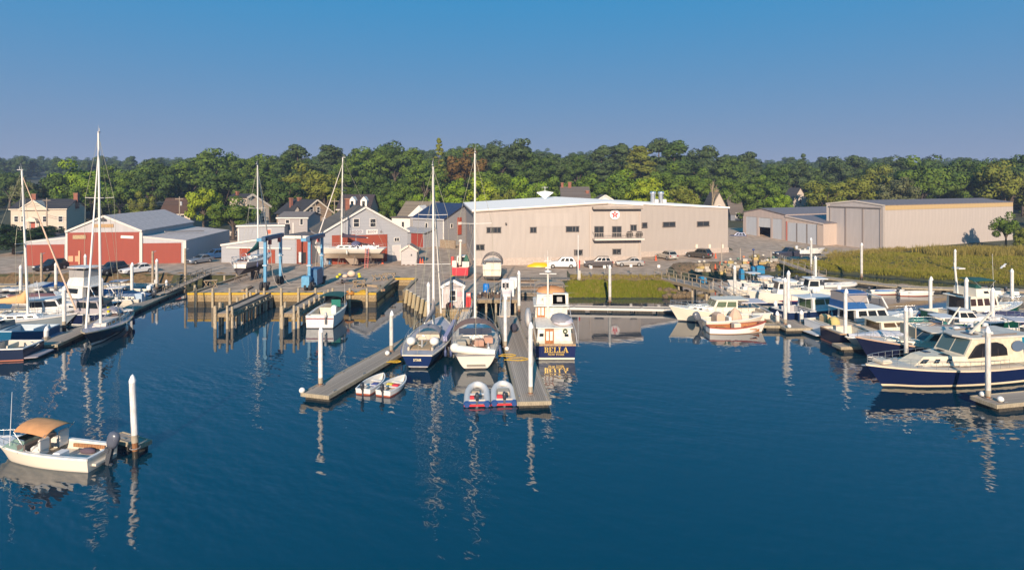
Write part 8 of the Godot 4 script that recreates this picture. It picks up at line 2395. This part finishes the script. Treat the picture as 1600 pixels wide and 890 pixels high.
	for q in heap:
		var o := thing("tarp_bundle", q[4], "tarpaulin", W(q[0], q[1], LAND))
		put("wrap", MB.new().cham(Vector3(0, q[3] * 0.5, 0), Vector3(q[2], q[3], 0.9), 0.2), tarp, o)
		put("tie", MB.new().box(Vector3(0, q[3] * 0.55, 0), Vector3(q[2] + 0.03, 0.07, 0.93)), mat(0.1, 0.1, 0.1, 0.8), o)
	var r := RandomNumberGenerator.new()
	r.seed = 77
	var junk := [[1095.0, 424.0], [1103.0, 424.0], [1128.0, 428.0], [1134.0, 425.0], [1141.0, 420.0], [1149.0, 427.0], [1152.0, 419.0], [1168.0, 426.0], [1200.0, 421.0], [1206.0, 424.0], [1210.0, 416.0], [1163.0, 416.0], [1180.0, 414.0], [1192.0, 413.0], [1138.0, 431.0]]
	for k in junk.size():
		var o := thing("trap_stack", "%s stack of traps along the right bank, counted from the left" % ORD[k], "traps", W(junk[k][0], junk[k][1], LAND), r.randf() * 2.0, "stacked traps along the right bank")
		for i in 3:
			var c: Material = [mat(0.34, 0.26, 0.17, 0.9, 0.0, "gravel"), mat(0.5, 0.44, 0.36, 0.8, 0.0, "dirty"), mat(0.2, 0.17, 0.14, 0.9, 0.0, "gravel"), mat(0.45, 0.33, 0.13, 0.9)][r.randi() % 4]
			put("trap", MB.new().cham(Vector3(r.randf_range(-0.4, 0.4), 0.25 + i * 0.42, r.randf_range(-0.2, 0.2)), Vector3(r.randf_range(0.7, 1.2), 0.42, r.randf_range(0.6, 0.9)), 0.05), c, o)
		put("float", MB.new().ball(Vector3(r.randf_range(-0.5, 0.5), 1.55, 0), Vector3(0.25, 0.2, 0.25), 5, 8), [mat(0.6, 0.53, 0.43, 0.6), mat(0.5, 0.45, 0.36, 0.6), mat(0.12, 0.2, 0.15, 0.6), mat(0.5, 0.2, 0.1, 0.7)][k % 4], o)
	var posts := [[1128.0, 378.0, 425.0, "thin grey post left of the blue tarps"], [1157.0, 388.0, 415.0, "thin pale post above the blue tarps"], [1177.5, 390.0, 417.0, "dark post with a blue head beside the blue tarps"], [1205.0, 392.0, 412.0, "short pale post near the far gangway"]]
	for q in posts:
		P = W(q[0], q[2], LAND)
		var o := thing("thin_post", q[3], "post", P)
		var h := yat(q[1], -P.z) - LAND
		put("post", MB.new().tube(Vector3(0, -0.3, 0), Vector3(0, h, 0), 0.09, 0.07, 7), mat(0.06, 0.05, 0.05, 0.7) if q[0] == 1177.5 else mat(0.4, 0.33, 0.26, 0.8), o)
		if q[0] == 1177.5: put("head", MB.new().ball(Vector3(0, h, 0), Vector3(0.22, 0.16, 0.22)), mat(0.02, 0.05, 0.2, 0.4), o)
	# stones along the waterline right of the marsh patch
	for k in 14:
		var x := 20.2 + (k % 7) * 0.62 + r.randf() * 0.3
		var d := 80.6 + (k / 7) * 1.6 + r.randf() * 0.8 + maxf(0.0, x - 23.5) * 2.2
		var rows2 := MB.new()
		rows2.ball(Vector3.ZERO, Vector3(r.randf_range(0.4, 0.75), r.randf_range(0.3, 0.5), r.randf_range(0.35, 0.6)), 4, 7)
		single("shore_stone", "%s brown boulder in the %s row right of the marsh patch" % [ORD[k % 7], "front" if k < 7 else "rear"], "boulder", rows2, mat(0.2, 0.14, 0.075, 0.95, 0.0, "stone"), Vector3(x, maxf(0.1, land_y(x, d)) + 0.12, -d), r.randf() * 3.0, "boulders right of the marsh patch")
	# dock furniture
	single("dock_box", "pale blue grey dock box on the long left dock", "dock box", MB.new().cham(Vector3(0, 0.5, 0), Vector3(0.95, 1.0, 0.8), 0.06), mat(0.33, 0.42, 0.52, 0.5), W(218.0, 470.5, 0.5))
	single("dock_bin", "green cloth bin hanging on the right dock's edge", "bin", MB.new().lathe([[0, 0], [0.35, 0], [0.45, 0.7], [0, 0.75]], Vector3.ZERO, 10), mat(0.03, 0.16, 0.07, 0.8), W(1207.5, 490.0, 0.5))
	var balls := [[471.5, 614.0, "white fender ball at the corner of diagonal dock"], [605.0, 555.0, "white fender ball beside the pile on the diagonal dock"], [792.0, 548.0, "white fender ball beside the mid dock pile"], [1233.5, 512.5, "white fender ball at the right dock's end"], [1536.0, 620.0, "white fender left of the rusty footed pile"], [1564.0, 628.0, "white fender on the bottom right dock's edge"]]
	for q in balls:
		single("fender_ball", q[2], "fender", MB.new().ball(Vector3(0, 0.2, 0), Vector3(0.21, 0.2, 0.21)), mat(0.72, 0.69, 0.64, 0.4), W(q[0], q[1], 0.5), 0.0, "white fender balls on the docks")
	var ropes := [[616.0, 566.0, 0.7, "yellow line looped at the diagonal dock's pile"], [793.0, 556.0, 0.9, "yellow line coiled round the mid dock pile"], [808.0, 562.0, 1.2, "yellow shore power cord crossing the central dock"]]
	for q in ropes:
		var pts := []
		for k in 13: pts.append(Vector3(cos(k * 0.75) * q[2] * (0.5 + 0.04 * k), 0.06 + 0.03 * (k % 2), sin(k * 0.75) * q[2] * 0.35))
		single("mooring_line", q[3], "rope", MB.new().path(pts, 0.03, 5), mat(0.6, 0.36, 0.02, 0.7), W(q[0], q[1], 0.5))
	single("bagged_gear", "dark duffel heap on the central dock beside the trawler", "bag", MB.new().ball(Vector3(0, 0.4, 0), Vector3(0.4, 0.45, 0.5)), mat(0.04, 0.04, 0.06, 0.9), W(803.0, 518.0, 0.5))
	var bird := thing("gull", "gull gliding low over the right marsh", "gull", D(1568.5, 92.0, yat(416.0, 92.0)), 0.5)
	put("body", MB.new().ball(Vector3.ZERO, Vector3(0.11, 0.1, 0.3)), mat(0.78, 0.75, 0.7, 0.7), bird)
	for s in [-1.0, 1.0]: put("wing", MB.new().quadslab(Vector3(0.05 * s, 0.03, 0), Vector3(0.75 * s, 0.3 * s + 0.05, 0), -0.14, 0.12, 0.03), mat(0.7, 0.68, 0.64, 0.7), bird)
	single("round_cover", "round red mooring float behind the grey hard top boat", "float", MB.new().ball(Vector3(0, 0.2, 0), Vector3(0.4, 0.3, 0.4)), mat(0.4, 0.02, 0.05, 0.5), W(1441.0, 496.0, 0.0))


func arc(c: Vector3, rad: float, squash: float) -> Array:
	var p := []
	for k in 11:
		var a := PI * k / 10.0
		p.append(c + Vector3(cos(a) * rad, sin(a) * rad * squash, 0))
	return p


func vehicles() -> void:
	var silver := mat(0.42, 0.39, 0.36, 0.25, 0.4)
	var gray := mat(0.10, 0.09, 0.09, 0.22, 0.3)
	var black := mat(0.022, 0.022, 0.028, 0.2, 0.2)
	car("parked_car", "white car parked in front of the tan warehouse, first in its row", W(878.0, 418.0, LAND), 272.0, "suv", mat(0.68, 0.66, 0.63, 0.25), "cars parked before the warehouse")
	car("parked_car", "dark grey car parked between the white car and silver sedan", W(935.0, 417.0, LAND), 273.0, "suv", gray, "cars parked before the warehouse")
	car("parked_car", "silver sedan parked under the balcony", W(984.0, 415.5, LAND), 271.0, "sedan", silver, "cars parked before the warehouse")
	car("parked_car", "silver beige wagon seen from behind at the warehouse wall", W(1042.0, 404.5, LAND), 340.0, "wagon", mat(0.46, 0.42, 0.36, 0.25, 0.3), "cars parked before the warehouse")
	car("parked_car", "dark brown car seen from behind, nearest the warehouse's right end", W(1093.0, 402.5, LAND), 318.0, "suv", mat(0.09, 0.078, 0.065, 0.25, 0.3), "cars parked before the warehouse")
	car("parked_car", "dark car facing the water beside the red shed's left wing", W(79.0, 422.0, LAND), 190.0, "suv", black, "cars parked before the red shed")
	car("parked_car", "dark estate car facing the water before the red doors", W(172.5, 427.0, LAND), 195.0, "suv", mat(0.045, 0.045, 0.055, 0.22, 0.2), "cars parked before the red shed")
	car("parked_car", "white compact car parked before the red doors", W(214.0, 426.5, LAND), 215.0, "sedan", mat(0.62, 0.61, 0.6, 0.25), "cars parked before the red shed")
	car("parked_car", "grey car in the shade along the red shed's right wing", W(311.0, 411.0, LAND), 205.0, "sedan", mat(0.2, 0.22, 0.25, 0.25, 0.3), "cars in the shade by the red shed")
	car("parked_car", "blue car in the shade at the back of the red shed's wing", W(334.0, 404.0, LAND), 220.0, "suv", mat(0.04, 0.1, 0.22, 0.25, 0.2), "cars in the shade by the red shed")
	car("pickup_truck", "dark pickup truck with a boat trailer before the low sheds", W(1233.0, 402.0, LAND), 262.0, "pickup", mat(0.05, 0.05, 0.07, 0.25, 0.2), "", "truck")
	car("parked_car", "dark blue car just right of the tan warehouse's far end", W(1151.0, 374.0, LAND), 280.0, "suv", mat(0.02, 0.035, 0.1, 0.25, 0.2))
	car("parked_car", "pale blue car in front of the cream house", foot(48.0, 150.0), 250.0, "sedan", mat(0.25, 0.32, 0.4, 0.3, 0.2))
	var b := open_boat("trailer_boat", "small white boat on a trailer behind the pickup truck", W(1268.0, 402.0, LAND) + Vector3(0, 0.75, 0), 90.0, {"L": 5.0, "B": 2.0, "fs": 0.7, "fb": 1.0, "paint": W_WHITE, "motor": mat(0.5, 0.5, 0.5, 0.4)})
	put("trailer", MB.new().box(Vector3(0, -0.35, 0), Vector3(1.6, 0.15, 4.6)).tube(Vector3(-0.95, -0.42, 0.6), Vector3(-0.75, -0.42, 0.6), 0.32, 0.32, 12).tube(Vector3(0.75, -0.42, 0.6), Vector3(0.95, -0.42, 0.6), 0.32, 0.32, 12), mat(0.12, 0.12, 0.12, 0.6), b)


# ---------------------------------------------------------------- plants
func tuft(seed_: int, n: int, h: float, spread: float) -> ArrayMesh:
	var r := RandomNumberGenerator.new()
	r.seed = seed_
	var st := SurfaceTool.new()
	st.begin(Mesh.PRIMITIVE_TRIANGLES)
	for k in n:
		var a := r.randf() * TAU
		var c := Vector3(r.randfn() * spread, 0, r.randfn() * spread)
		var side := Vector3(cos(a), 0, sin(a)) * 0.035
		var bend := Vector3(r.randfn(), 0, r.randfn()) * 0.16 * h
		var hh := h * r.randf_range(0.6, 1.1)
		var v := r.randf_range(0.75, 1.25)
		st.set_color(Color(v * r.randf_range(0.9, 1.15), v, v * 0.9))
		var m := c + Vector3(0, hh * 0.6, 0) + bend * 0.4
		var t := c + Vector3(0, hh, 0) + bend
		for p in [c - side, c + side, m + side * 0.7, c - side, m + side * 0.7, m - side * 0.7, m - side * 0.7, m + side * 0.7, t]: st.add_vertex(p)
	return st.commit()


func scatter(called: String, mesh: Mesh, material: Material, spots: Array, label: String, cat: String) -> void:
	var mm := MultiMesh.new()
	mm.transform_format = MultiMesh.TRANSFORM_3D
	mm.mesh = mesh
	mm.instance_count = spots.size()
	for k in spots.size(): mm.set_instance_transform(k, spots[k])
	var o := MultiMeshInstance3D.new()
	o.multimesh = mm
	o.material_override = material
	o.name = numbered(called)
	add_child(o, true)
	tag(o, label, cat, "", "stuff")


func plants() -> void:
	var r := RandomNumberGenerator.new()
	r.seed = 31
	var green := leaf_mat(0.16, 0.175, 0.014)
	var olive := leaf_mat(0.215, 0.2, 0.026)
	var straw := leaf_mat(0.26, 0.21, 0.055)
	var clump := FastNoiseLite.new()
	clump.seed = 3; clump.frequency = 0.22
	var place := func(x: float, d: float, s: float) -> Transform3D: return Transform3D(Basis(Vector3.UP, r.randf() * TAU).scaled(Vector3(s, s * r.randf_range(0.75, 1.25), s)), Vector3(x, land_y(x, d), -d))
	var spots := []
	while spots.size() < 4200:
		var x := r.randf_range(7.6, 22.4)
		var d := r.randf_range(80.8, 87.6)
		if d > 86.0 + 0.8 * clump.get_noise_2d(x * 2.0, 3.0) or d < 80.7 + 0.5 * clump.get_noise_2d(x * 3.0, 9.0) or x > 21.0 and d < 82.5: continue
		spots.append(place.call(x, d, r.randf_range(0.6, 1.0) * (0.8 + 0.4 * clump.get_noise_2d(x, d)) * smoothstep(78.5, 82.0, d)))
	scatter("marsh_grass", tuft(1, 14, 0.42, 0.28), green, spots, "bright green marsh grass in the patch before the warehouse", "grass")
	spots = []
	while spots.size() < 16000:
		var x := r.randf_range(46.0, 128.0)
		var s := shore(x)
		var d := s + 0.4 + pow(r.randf(), 1.3) * 32.0
		if d > yard_edge(x) - 1.0 + (6.0 if x > 78.0 else 0.0): continue
		spots.append(place.call(x, d, r.randf_range(0.7, 1.0) * (0.8 + 0.5 * clump.get_noise_2d(x, d)) * (1.15 if d - s < 3.0 else 0.8)))
	scatter("marsh_grass", tuft(2, 16, 0.55, 0.34), olive, spots, "broad green salt marsh meadow below the big storage shed", "grass")
	spots = []
	while spots.size() < 3200:
		var u := r.randf()
		var x := lerpf(80.0, 150.0, u)
		var d := lerpf(120.5, 134.0, u) - 12.0 * u + 0.6 - 7.0 * pow(r.randf(), 1.6) + 2.5 * clump.get_noise_2d(x, 7.0)
		spots.append(place.call(x, d, r.randf_range(0.8, 1.3)))
	scatter("reed_bed", tuft(3, 16, 1.15, 0.4), straw, spots, "tall straw coloured reeds along the big storage shed's side", "reeds")
	spots = []
	for k in 420:
		var x := r.randf_range(60.0, 82.0)
		spots.append(place.call(x, yard_edge(x) + r.randf_range(-3.0, 1.5), r.randf_range(0.4, 0.8)))
	for k in 160: spots.append(place.call(r.randf_range(44.0, 55.0), r.randf_range(109.0, 114.0), r.randf_range(0.4, 0.8)))
	for k in 300: spots.append(place.call(r.randf_range(8.0, 21.0), 80.9 + 5.4 * r.randf(), r.randf_range(0.3, 0.6)))
	for k in 1500:
		var x := r.randf_range(56.0, 125.0)
		spots.append(place.call(x, shore(x) + 1.0 + 26.0 * r.randf(), r.randf_range(0.35, 0.75)))
	for k in 260: spots.append(place.call(r.randf_range(8.4, 24.5), r.randf_range(87.0, 90.0), r.randf_range(0.3, 0.6)))
	scatter("dry_grass", tuft(4, 12, 1.0, 0.3), straw, spots, "dry grass clumps along the edges of the gravel", "grass")
	# low wood edge and undergrowth, then the far woods
	var small := crown("round", 1)
	spots = []
	for k in 300:
		var x := r.randf_range(-230.0, 260.0)
		var d := r.randf_range(182.0, 262.0)
		var s := r.randf_range(0.28, 0.55)
		spots.append(Transform3D(Basis(Vector3.UP, r.randf() * TAU).scaled(Vector3(s * 1.3, s, s * 1.3)), Vector3(x, land_y(x, d) - 1.0, -d)))
	scatter("undergrowth", small, leaf_mat(0.094, 0.144, 0.016), spots, "bushy undergrowth filling the gaps below the tree line", "bushes")
	for row in 3:
		spots = []
		for k in [420, 480, 560][row]:
			var d := r.randf_range([262.0, 360.0, 470.0][row], [350.0, 460.0, 660.0][row])
			var x := r.randf_range(-1.02, 1.02) * d * 0.95
			if x < -0.6 * d and d < 430.0: continue
			var s: float = r.randf_range(0.66, 1.16) * [1.02, 1.0, 0.9][row]
			spots.append(Transform3D(Basis(Vector3.UP, r.randf() * TAU).scaled(Vector3(s * 1.15, s, s * 1.15)), Vector3(x, land_y(x, d) - 1.0, -d)))
		scatter("woodland", [crown("broad", 2), crown("pine", 1), crown("broad", 3)][row], [leaf_mat(0.08, 0.124, 0.02), leaf_mat(0.06, 0.096, 0.026), leaf_mat(0.052, 0.09, 0.03)][row], spots, ["near mixed woodland closing the view behind the yard", "middle pine woodland on the ridge", "far hazy blue woodland along the skyline"][row], "woodland")
	# hedge and shrubs
	for q in [[20.0, 118.0, 1.35, "left part of the dark hedge at the left edge"], [48.0, 119.0, 1.2, "right part of the dark hedge beside the red shed"], [83.0, 149.0, 0.6, "low green shrub before the cream house"]]:
		var p := foot(q[0], q[1])
		var o := thing("hedge_bush", q[3], "hedge", p, q[0])
		o.scale = Vector3(q[2] * 0.6, q[2] * 0.3, q[2] * 0.5)
		put("foliage", crown("round", 2), leaf_mat(0.022, 0.05, 0.014), o)
		put("stem", MB.new().tube(Vector3(0, -1, 0), Vector3(0, 6.0, 0), 0.4, 0.2, 7), mat(0.1, 0.07, 0.05, 0.9), o)


func trees() -> void:
	var G := ["trees behind the cream house", "trees behind the red shed", "trees round the old houses", "trees behind the barn", "trees behind the warehouse", "trees behind the low sheds", "trees behind the big storage shed"]
	var T := [
		# px, row of the top, depth, kind, tint, width, cluster, label
		[14.0, 262.0, 225.0, "broad", "dark", 1.0, 0, "dark tree at the left edge above the field"],
		[42.0, 276.0, 182.0, "broad", "grey", 1.0, 0, "greyish thin tree just left of the cream house's chimney"],
		[72.0, 268.0, 186.0, "round", "dark", 1.15, 0, "dark round tree directly behind the cream house"],
		[118.0, 250.0, 196.0, "broad", "fresh", 1.25, 0, "large bright green tree right of the cream house"],
		[100.0, 285.0, 178.0, "round", "mid", 1.0, 0, "lower green tree touching the cream house's right chimney"],
		[143.0, 266.0, 190.0, "round", "fresh", 1.05, 1, "bright tree behind the tall sailboat's mast top"],
		[166.0, 258.0, 215.0, "broad", "mid", 1.1, 1, "mid green tree above the red shed's gable peak"],
		[186.0, 274.0, 184.0, "round", "mid", 1.0, 1, "low round tree over the red shed's roof ridge"],
		[205.0, 256.0, 210.0, "broad", "mid", 1.15, 1, "broad green tree above the red shed's grey roof"],
		[238.0, 258.0, 200.0, "broad", "dark", 1.15, 1, "dark broad tree left of the brown roofed house"],
		[262.0, 252.0, 216.0, "round", "dark", 1.15, 1, "dark tall tree directly behind the brown roof"],
		[222.0, 296.0, 172.0, "round", "olive", 0.9, 1, "small olive bush at the brown house's left gable"],
		[296.0, 248.0, 220.0, "broad", "mid", 1.15, 1, "mid green tree right of the brown roof"],
		[317.0, 284.0, 166.0, "round", "yellow", 0.95, 2, "bright yellow green tree between brown roof and round tree"],
		[328.0, 232.0, 238.0, "broad", "mid", 1.25, 2, "tallest broad tree above the bright yellow green one"],
		[364.0, 304.0, 144.0, "round", "mid", 1.3, 2, "neat round green tree beside the narrow gabled house"],
		[352.0, 262.0, 190.0, "broad", "dark", 1.15, 2, "dark tree with pale limbs behind the round tree"],
		[366.0, 238.0, 245.0, "broad", "mid", 1.1, 2, "broad treetop left of the grey sailboat's mast"],
		[400.0, 240.0, 240.0, "broad", "mid", 1.1, 2, "treetop right behind the grey sailboat's mast"],
		[420.0, 264.0, 182.0, "round", "dark", 1.25, 2, "big dark rounded tree right of the narrow gabled house"],
		[446.0, 272.0, 176.0, "round", "dark", 1.1, 2, "dark rounded tree left of the tan house's chimney"],
		[440.0, 238.0, 246.0, "broad", "dark", 1.1, 2, "dark skyline tree left of the two pines"],
		[464.0, 226.0, 256.0, "pine", "blue", 1.5, 2, "left of the two spreading pines over the tan house"],
		[482.0, 251.0, 200.0, "round", "olive", 1.25, 2, "olive yellow rounded tree above the tan house's roof"],
		[508.0, 262.0, 184.0, "round", "olive", 1.1, 2, "olive rounded tree right of the tan house's peak"],
		[516.0, 221.0, 256.0, "pine", "blue", 1.6, 3, "right of the two spreading pines, left of the stored sailboat's mast"],
		[545.0, 246.0, 226.0, "broad", "mid", 1.1, 3, "green tree behind the stored white sailboat's mast"],
		[566.0, 234.0, 240.0, "broad", "dark", 1.15, 3, "dark tree left of the highest broad crowns"],
		[590.0, 222.0, 236.0, "broad", "mid", 1.2, 3, "left one of the highest broad crowns behind the barn"],
		[618.0, 219.0, 238.0, "broad", "dark", 1.2, 3, "right one of the highest broad crowns behind the barn"],
		[646.0, 231.0, 240.0, "broad", "mid", 1.1, 3, "green crown just left of the blue sailboat's mast"],
		[578.0, 276.0, 184.0, "round", "dark", 1.1, 3, "dark lower tree between the barn peak and porch house"],
		[608.0, 268.0, 188.0, "broad", "dark", 1.1, 3, "dark tree above the barn's right roof slope"],
		[602.0, 296.0, 172.0, "round", "mid", 0.95, 3, "low green tree beside the dormer house"],
		[632.0, 282.0, 182.0, "round", "mid", 1.0, 3, "low green tree behind the porch house"],
		[686.0, 213.0, 214.0, "spruce", "olive", 1.0, 3, "tall narrow brownish spruce right of the blue sailboat's mast"],
		[664.0, 252.0, 205.0, "broad", "mid", 1.1, 3, "green tree left of the tall spruce"],
		[662.0, 294.0, 168.0, "round", "fresh", 0.9, 3, "bright low tree behind the white roof gable of the porch house"],
		[706.0, 274.0, 186.0, "round", "fresh", 1.1, 4, "bright tree above the dark blue metal roof"],
		[726.0, 229.0, 224.0, "round", "bronze", 1.2, 4, "bronze brown copper beech behind the white sailboat's mast"],
		[752.0, 270.0, 186.0, "round", "yellow", 1.1, 4, "yellow green tree right of the white sailboat's mast"],
		[782.0, 219.0, 246.0, "broad", "blue", 1.15, 4, "left of two tall blue green crowns over the white roof"],
		[808.0, 217.0, 248.0, "broad", "blue", 1.15, 4, "right of two tall blue green crowns over the white roof"],
		[768.0, 254.0, 206.0, "broad", "mid", 1.1, 4, "green tree under the two tall blue green crowns"],
		[786.0, 290.0, 174.0, "round", "olive", 1.0, 4, "olive low tree behind the white roof's left part"],
		[826.0, 264.0, 190.0, "round", "fresh", 1.1, 4, "bright round tree left of the glass skylight"],
		[840.0, 238.0, 240.0, "broad", "dark", 1.15, 4, "dark skyline tree above the skylight"],
		[866.0, 272.0, 186.0, "round", "mid", 1.1, 4, "green tree right behind the glass skylight"],
		[872.0, 238.0, 250.0, "broad", "blue", 1.15, 4, "blue green skyline tree right of the skylight"],
		[902.0, 242.0, 246.0, "broad", "dark", 1.15, 4, "dark skyline tree above the brick chimneys"],
		[914.0, 266.0, 196.0, "round", "mid", 1.1, 4, "green tree above the small white gable"],
		[940.0, 226.0, 262.0, "pine", "blue", 1.5, 4, "leftmost of the five tall pines over the emblem"],
		[968.0, 222.0, 264.0, "pine", "blue", 1.5, 4, "second of the five tall pines over the emblem"],
		[1000.0, 222.0, 258.0, "pine", "olive", 1.4, 4, "third of five tall pines, browner than its neighbours"],
		[1030.0, 216.0, 266.0, "pine", "blue", 1.5, 4, "fourth and highest of the five tall pines"],
		[1054.0, 218.0, 262.0, "pine", "dark", 1.5, 4, "rightmost of the five tall pines"],
		[948.0, 264.0, 188.0, "round", "mid", 1.15, 4, "green tree above the balcony bay's left end"],
		[980.0, 262.0, 190.0, "broad", "fresh", 1.15, 4, "bright broad tree left of the steel vents"],
		[1012.0, 272.0, 178.0, "round", "yellow", 1.1, 4, "yellow green tree right behind the steel vents"],
		[1042.0, 254.0, 204.0, "broad", "mid", 1.15, 4, "green broad tree above the steel vents' right side"],
		[1064.0, 284.0, 172.0, "round", "olive", 1.0, 4, "olive tree with a pale stem right of the steel vents"],
		[1084.0, 232.0, 268.0, "broad", "blue", 1.15, 4, "blue green skyline tree left of the bare tree"],
		[1108.0, 228.0, 270.0, "pine", "blue", 1.4, 5, "rounded pine above the bare tree"],
		[1090.0, 262.0, 206.0, "broad", "mid", 1.1, 4, "green tree behind the bare tree"],
		[1134.0, 240.0, 268.0, "pine", "blue", 1.4, 5, "pine above the warehouse's right end"],
		[1168.0, 232.0, 280.0, "pine", "blue", 1.3, 5, "pointed pine above the low sheds' left end"],
		[1150.0, 274.0, 196.0, "round", "mid", 1.15, 5, "rounded green tree behind the shaded house"],
		[1186.0, 270.0, 196.0, "round", "mid", 1.15, 5, "rounded green tree above the half open door"],
		[1208.0, 256.0, 226.0, "broad", "dark", 1.15, 5, "dark broad tree above the low shed's ridge"],
		[1218.0, 296.0, 180.0, "round", "fresh", 0.95, 5, "bright low tree left of the small grey house"],
		[1240.0, 250.0, 252.0, "broad", "blue", 1.1, 5, "blue green crown above the small grey house"],
		[1256.0, 238.0, 290.0, "spruce", "blue", 1.3, 5, "thin spire of a far spruce above the small grey house"],
		[1290.0, 276.0, 190.0, "round", "olive", 1.25, 6, "wide olive tree at the big shed's left roof corner"],
		[1326.0, 268.0, 196.0, "round", "olive", 1.25, 6, "wide olive tree above the big shed's sliding doors"],
		[1302.0, 244.0, 270.0, "broad", "blue", 1.15, 6, "blue green skyline tree left of the big shed's gable peak"],
		[1338.0, 241.0, 280.0, "pine", "blue", 1.3, 6, "skyline pine over the big shed's gable peak"],
		[1366.0, 254.0, 226.0, "broad", "olive", 1.15, 6, "olive tree over the big shed's front corner"],
		[1392.0, 243.0, 262.0, "broad", "blue", 1.1, 6, "blue green skyline tree over the big shed's cream wall"],
		[1400.0, 272.0, 194.0, "round", "grey", 1.05, 6, "greyish thin tree behind the big shed's roof"],
		[1440.0, 244.0, 200.0, "broad", "mid", 1.1, 6, "large leafy green tree behind the middle of the big shed"],
		[1424.0, 258.0, 206.0, "broad", "mid", 1.0, 6, "smaller green tree left of the large leafy one"],
		[1468.0, 241.0, 244.0, "broad", "dark", 1.15, 6, "dark skyline tree right of the large leafy one"],
		[1496.0, 250.0, 204.0, "broad", "dark", 1.15, 6, "dark tree behind the right half of the big shed"],
		[1524.0, 256.0, 196.0, "broad", "mid", 1.05, 6, "green tree behind the big shed's far end"],
		[1548.0, 243.0, 226.0, "broad", "dark", 1.15, 6, "dark tall tree above the big shed's far corner"],
		[1576.0, 248.0, 186.0, "broad", "olive", 1.1, 6, "olive tree right of the big shed's far corner"],
		[1600.0, 242.0, 212.0, "broad", "dark", 1.15, 6, "dark tree at the right edge of the view"],
		[1572.0, 328.0, 128.0, "round", "mid", 0.85, 6, "young green tree standing against the cream shed wall"],
		[1598.0, 352.0, 124.0, "round", "olive", 0.9, 6, "low bush at the right edge beside the young tree"],
	]
	for k in T.size():
		var q: Array = T[k]
		tree(q[7], q[0], q[1], q[2], q[3], q[4], q[5], G[q[6]], k)
	# the bare tree
	var p := foot(1112.0, 160.0)
	var o := thing("bare_tree", "pale bare tree with forked branches at the warehouse's right end", "tree", p)
	var h := yat(274.0, 160.0) - p.y
	var m := MB.new()
	m.tube(Vector3(0, -0.5, 0), Vector3(0.3, h * 0.9, 0.2), 0.32, 0.05, 8)
	put("trunk", m, mat(0.4, 0.31, 0.2, 0.9, 0.0, "bark"), o)
	var r := RandomNumberGenerator.new()
	r.seed = 5
	for k in 13:
		var u := r.randf_range(0.3, 0.85)
		var s := Vector3(0.3 * u, h * u * 0.9, 0.2 * u)
		var e := s + Vector3(r.randf_range(-1.0, 1.0) * 3.4 * (1.1 - u), h * (1.0 - u) * r.randf_range(0.35, 0.9), r.randf_range(-1.5, 1.5))
		var br := MB.new()
		br.tube(s, e, 0.1, 0.04, 6)
		for i in 3: br.tube(s.lerp(e, 0.4 + i * 0.2), s.lerp(e, 0.4 + i * 0.2) + Vector3(r.randf_range(-0.9, 0.9), r.randf_range(0.3, 1.2), r.randf_range(-0.8, 0.8)), 0.04, 0.015, 5)
		put("branch", br, mat(0.42, 0.33, 0.21, 0.9, 0.0, "bark"), o)


func _ready() -> void:
	camera_and_light()
	make_grains()
	boat_materials()
	water()
	land()
	warehouse()
	right_sheds()
	red_shed()
	barn_and_low_shed()
	houses()
	utility_poles()
	docks()
	trees()
	plants()
	piles()
	fleet()
	yard()
	vehicles()
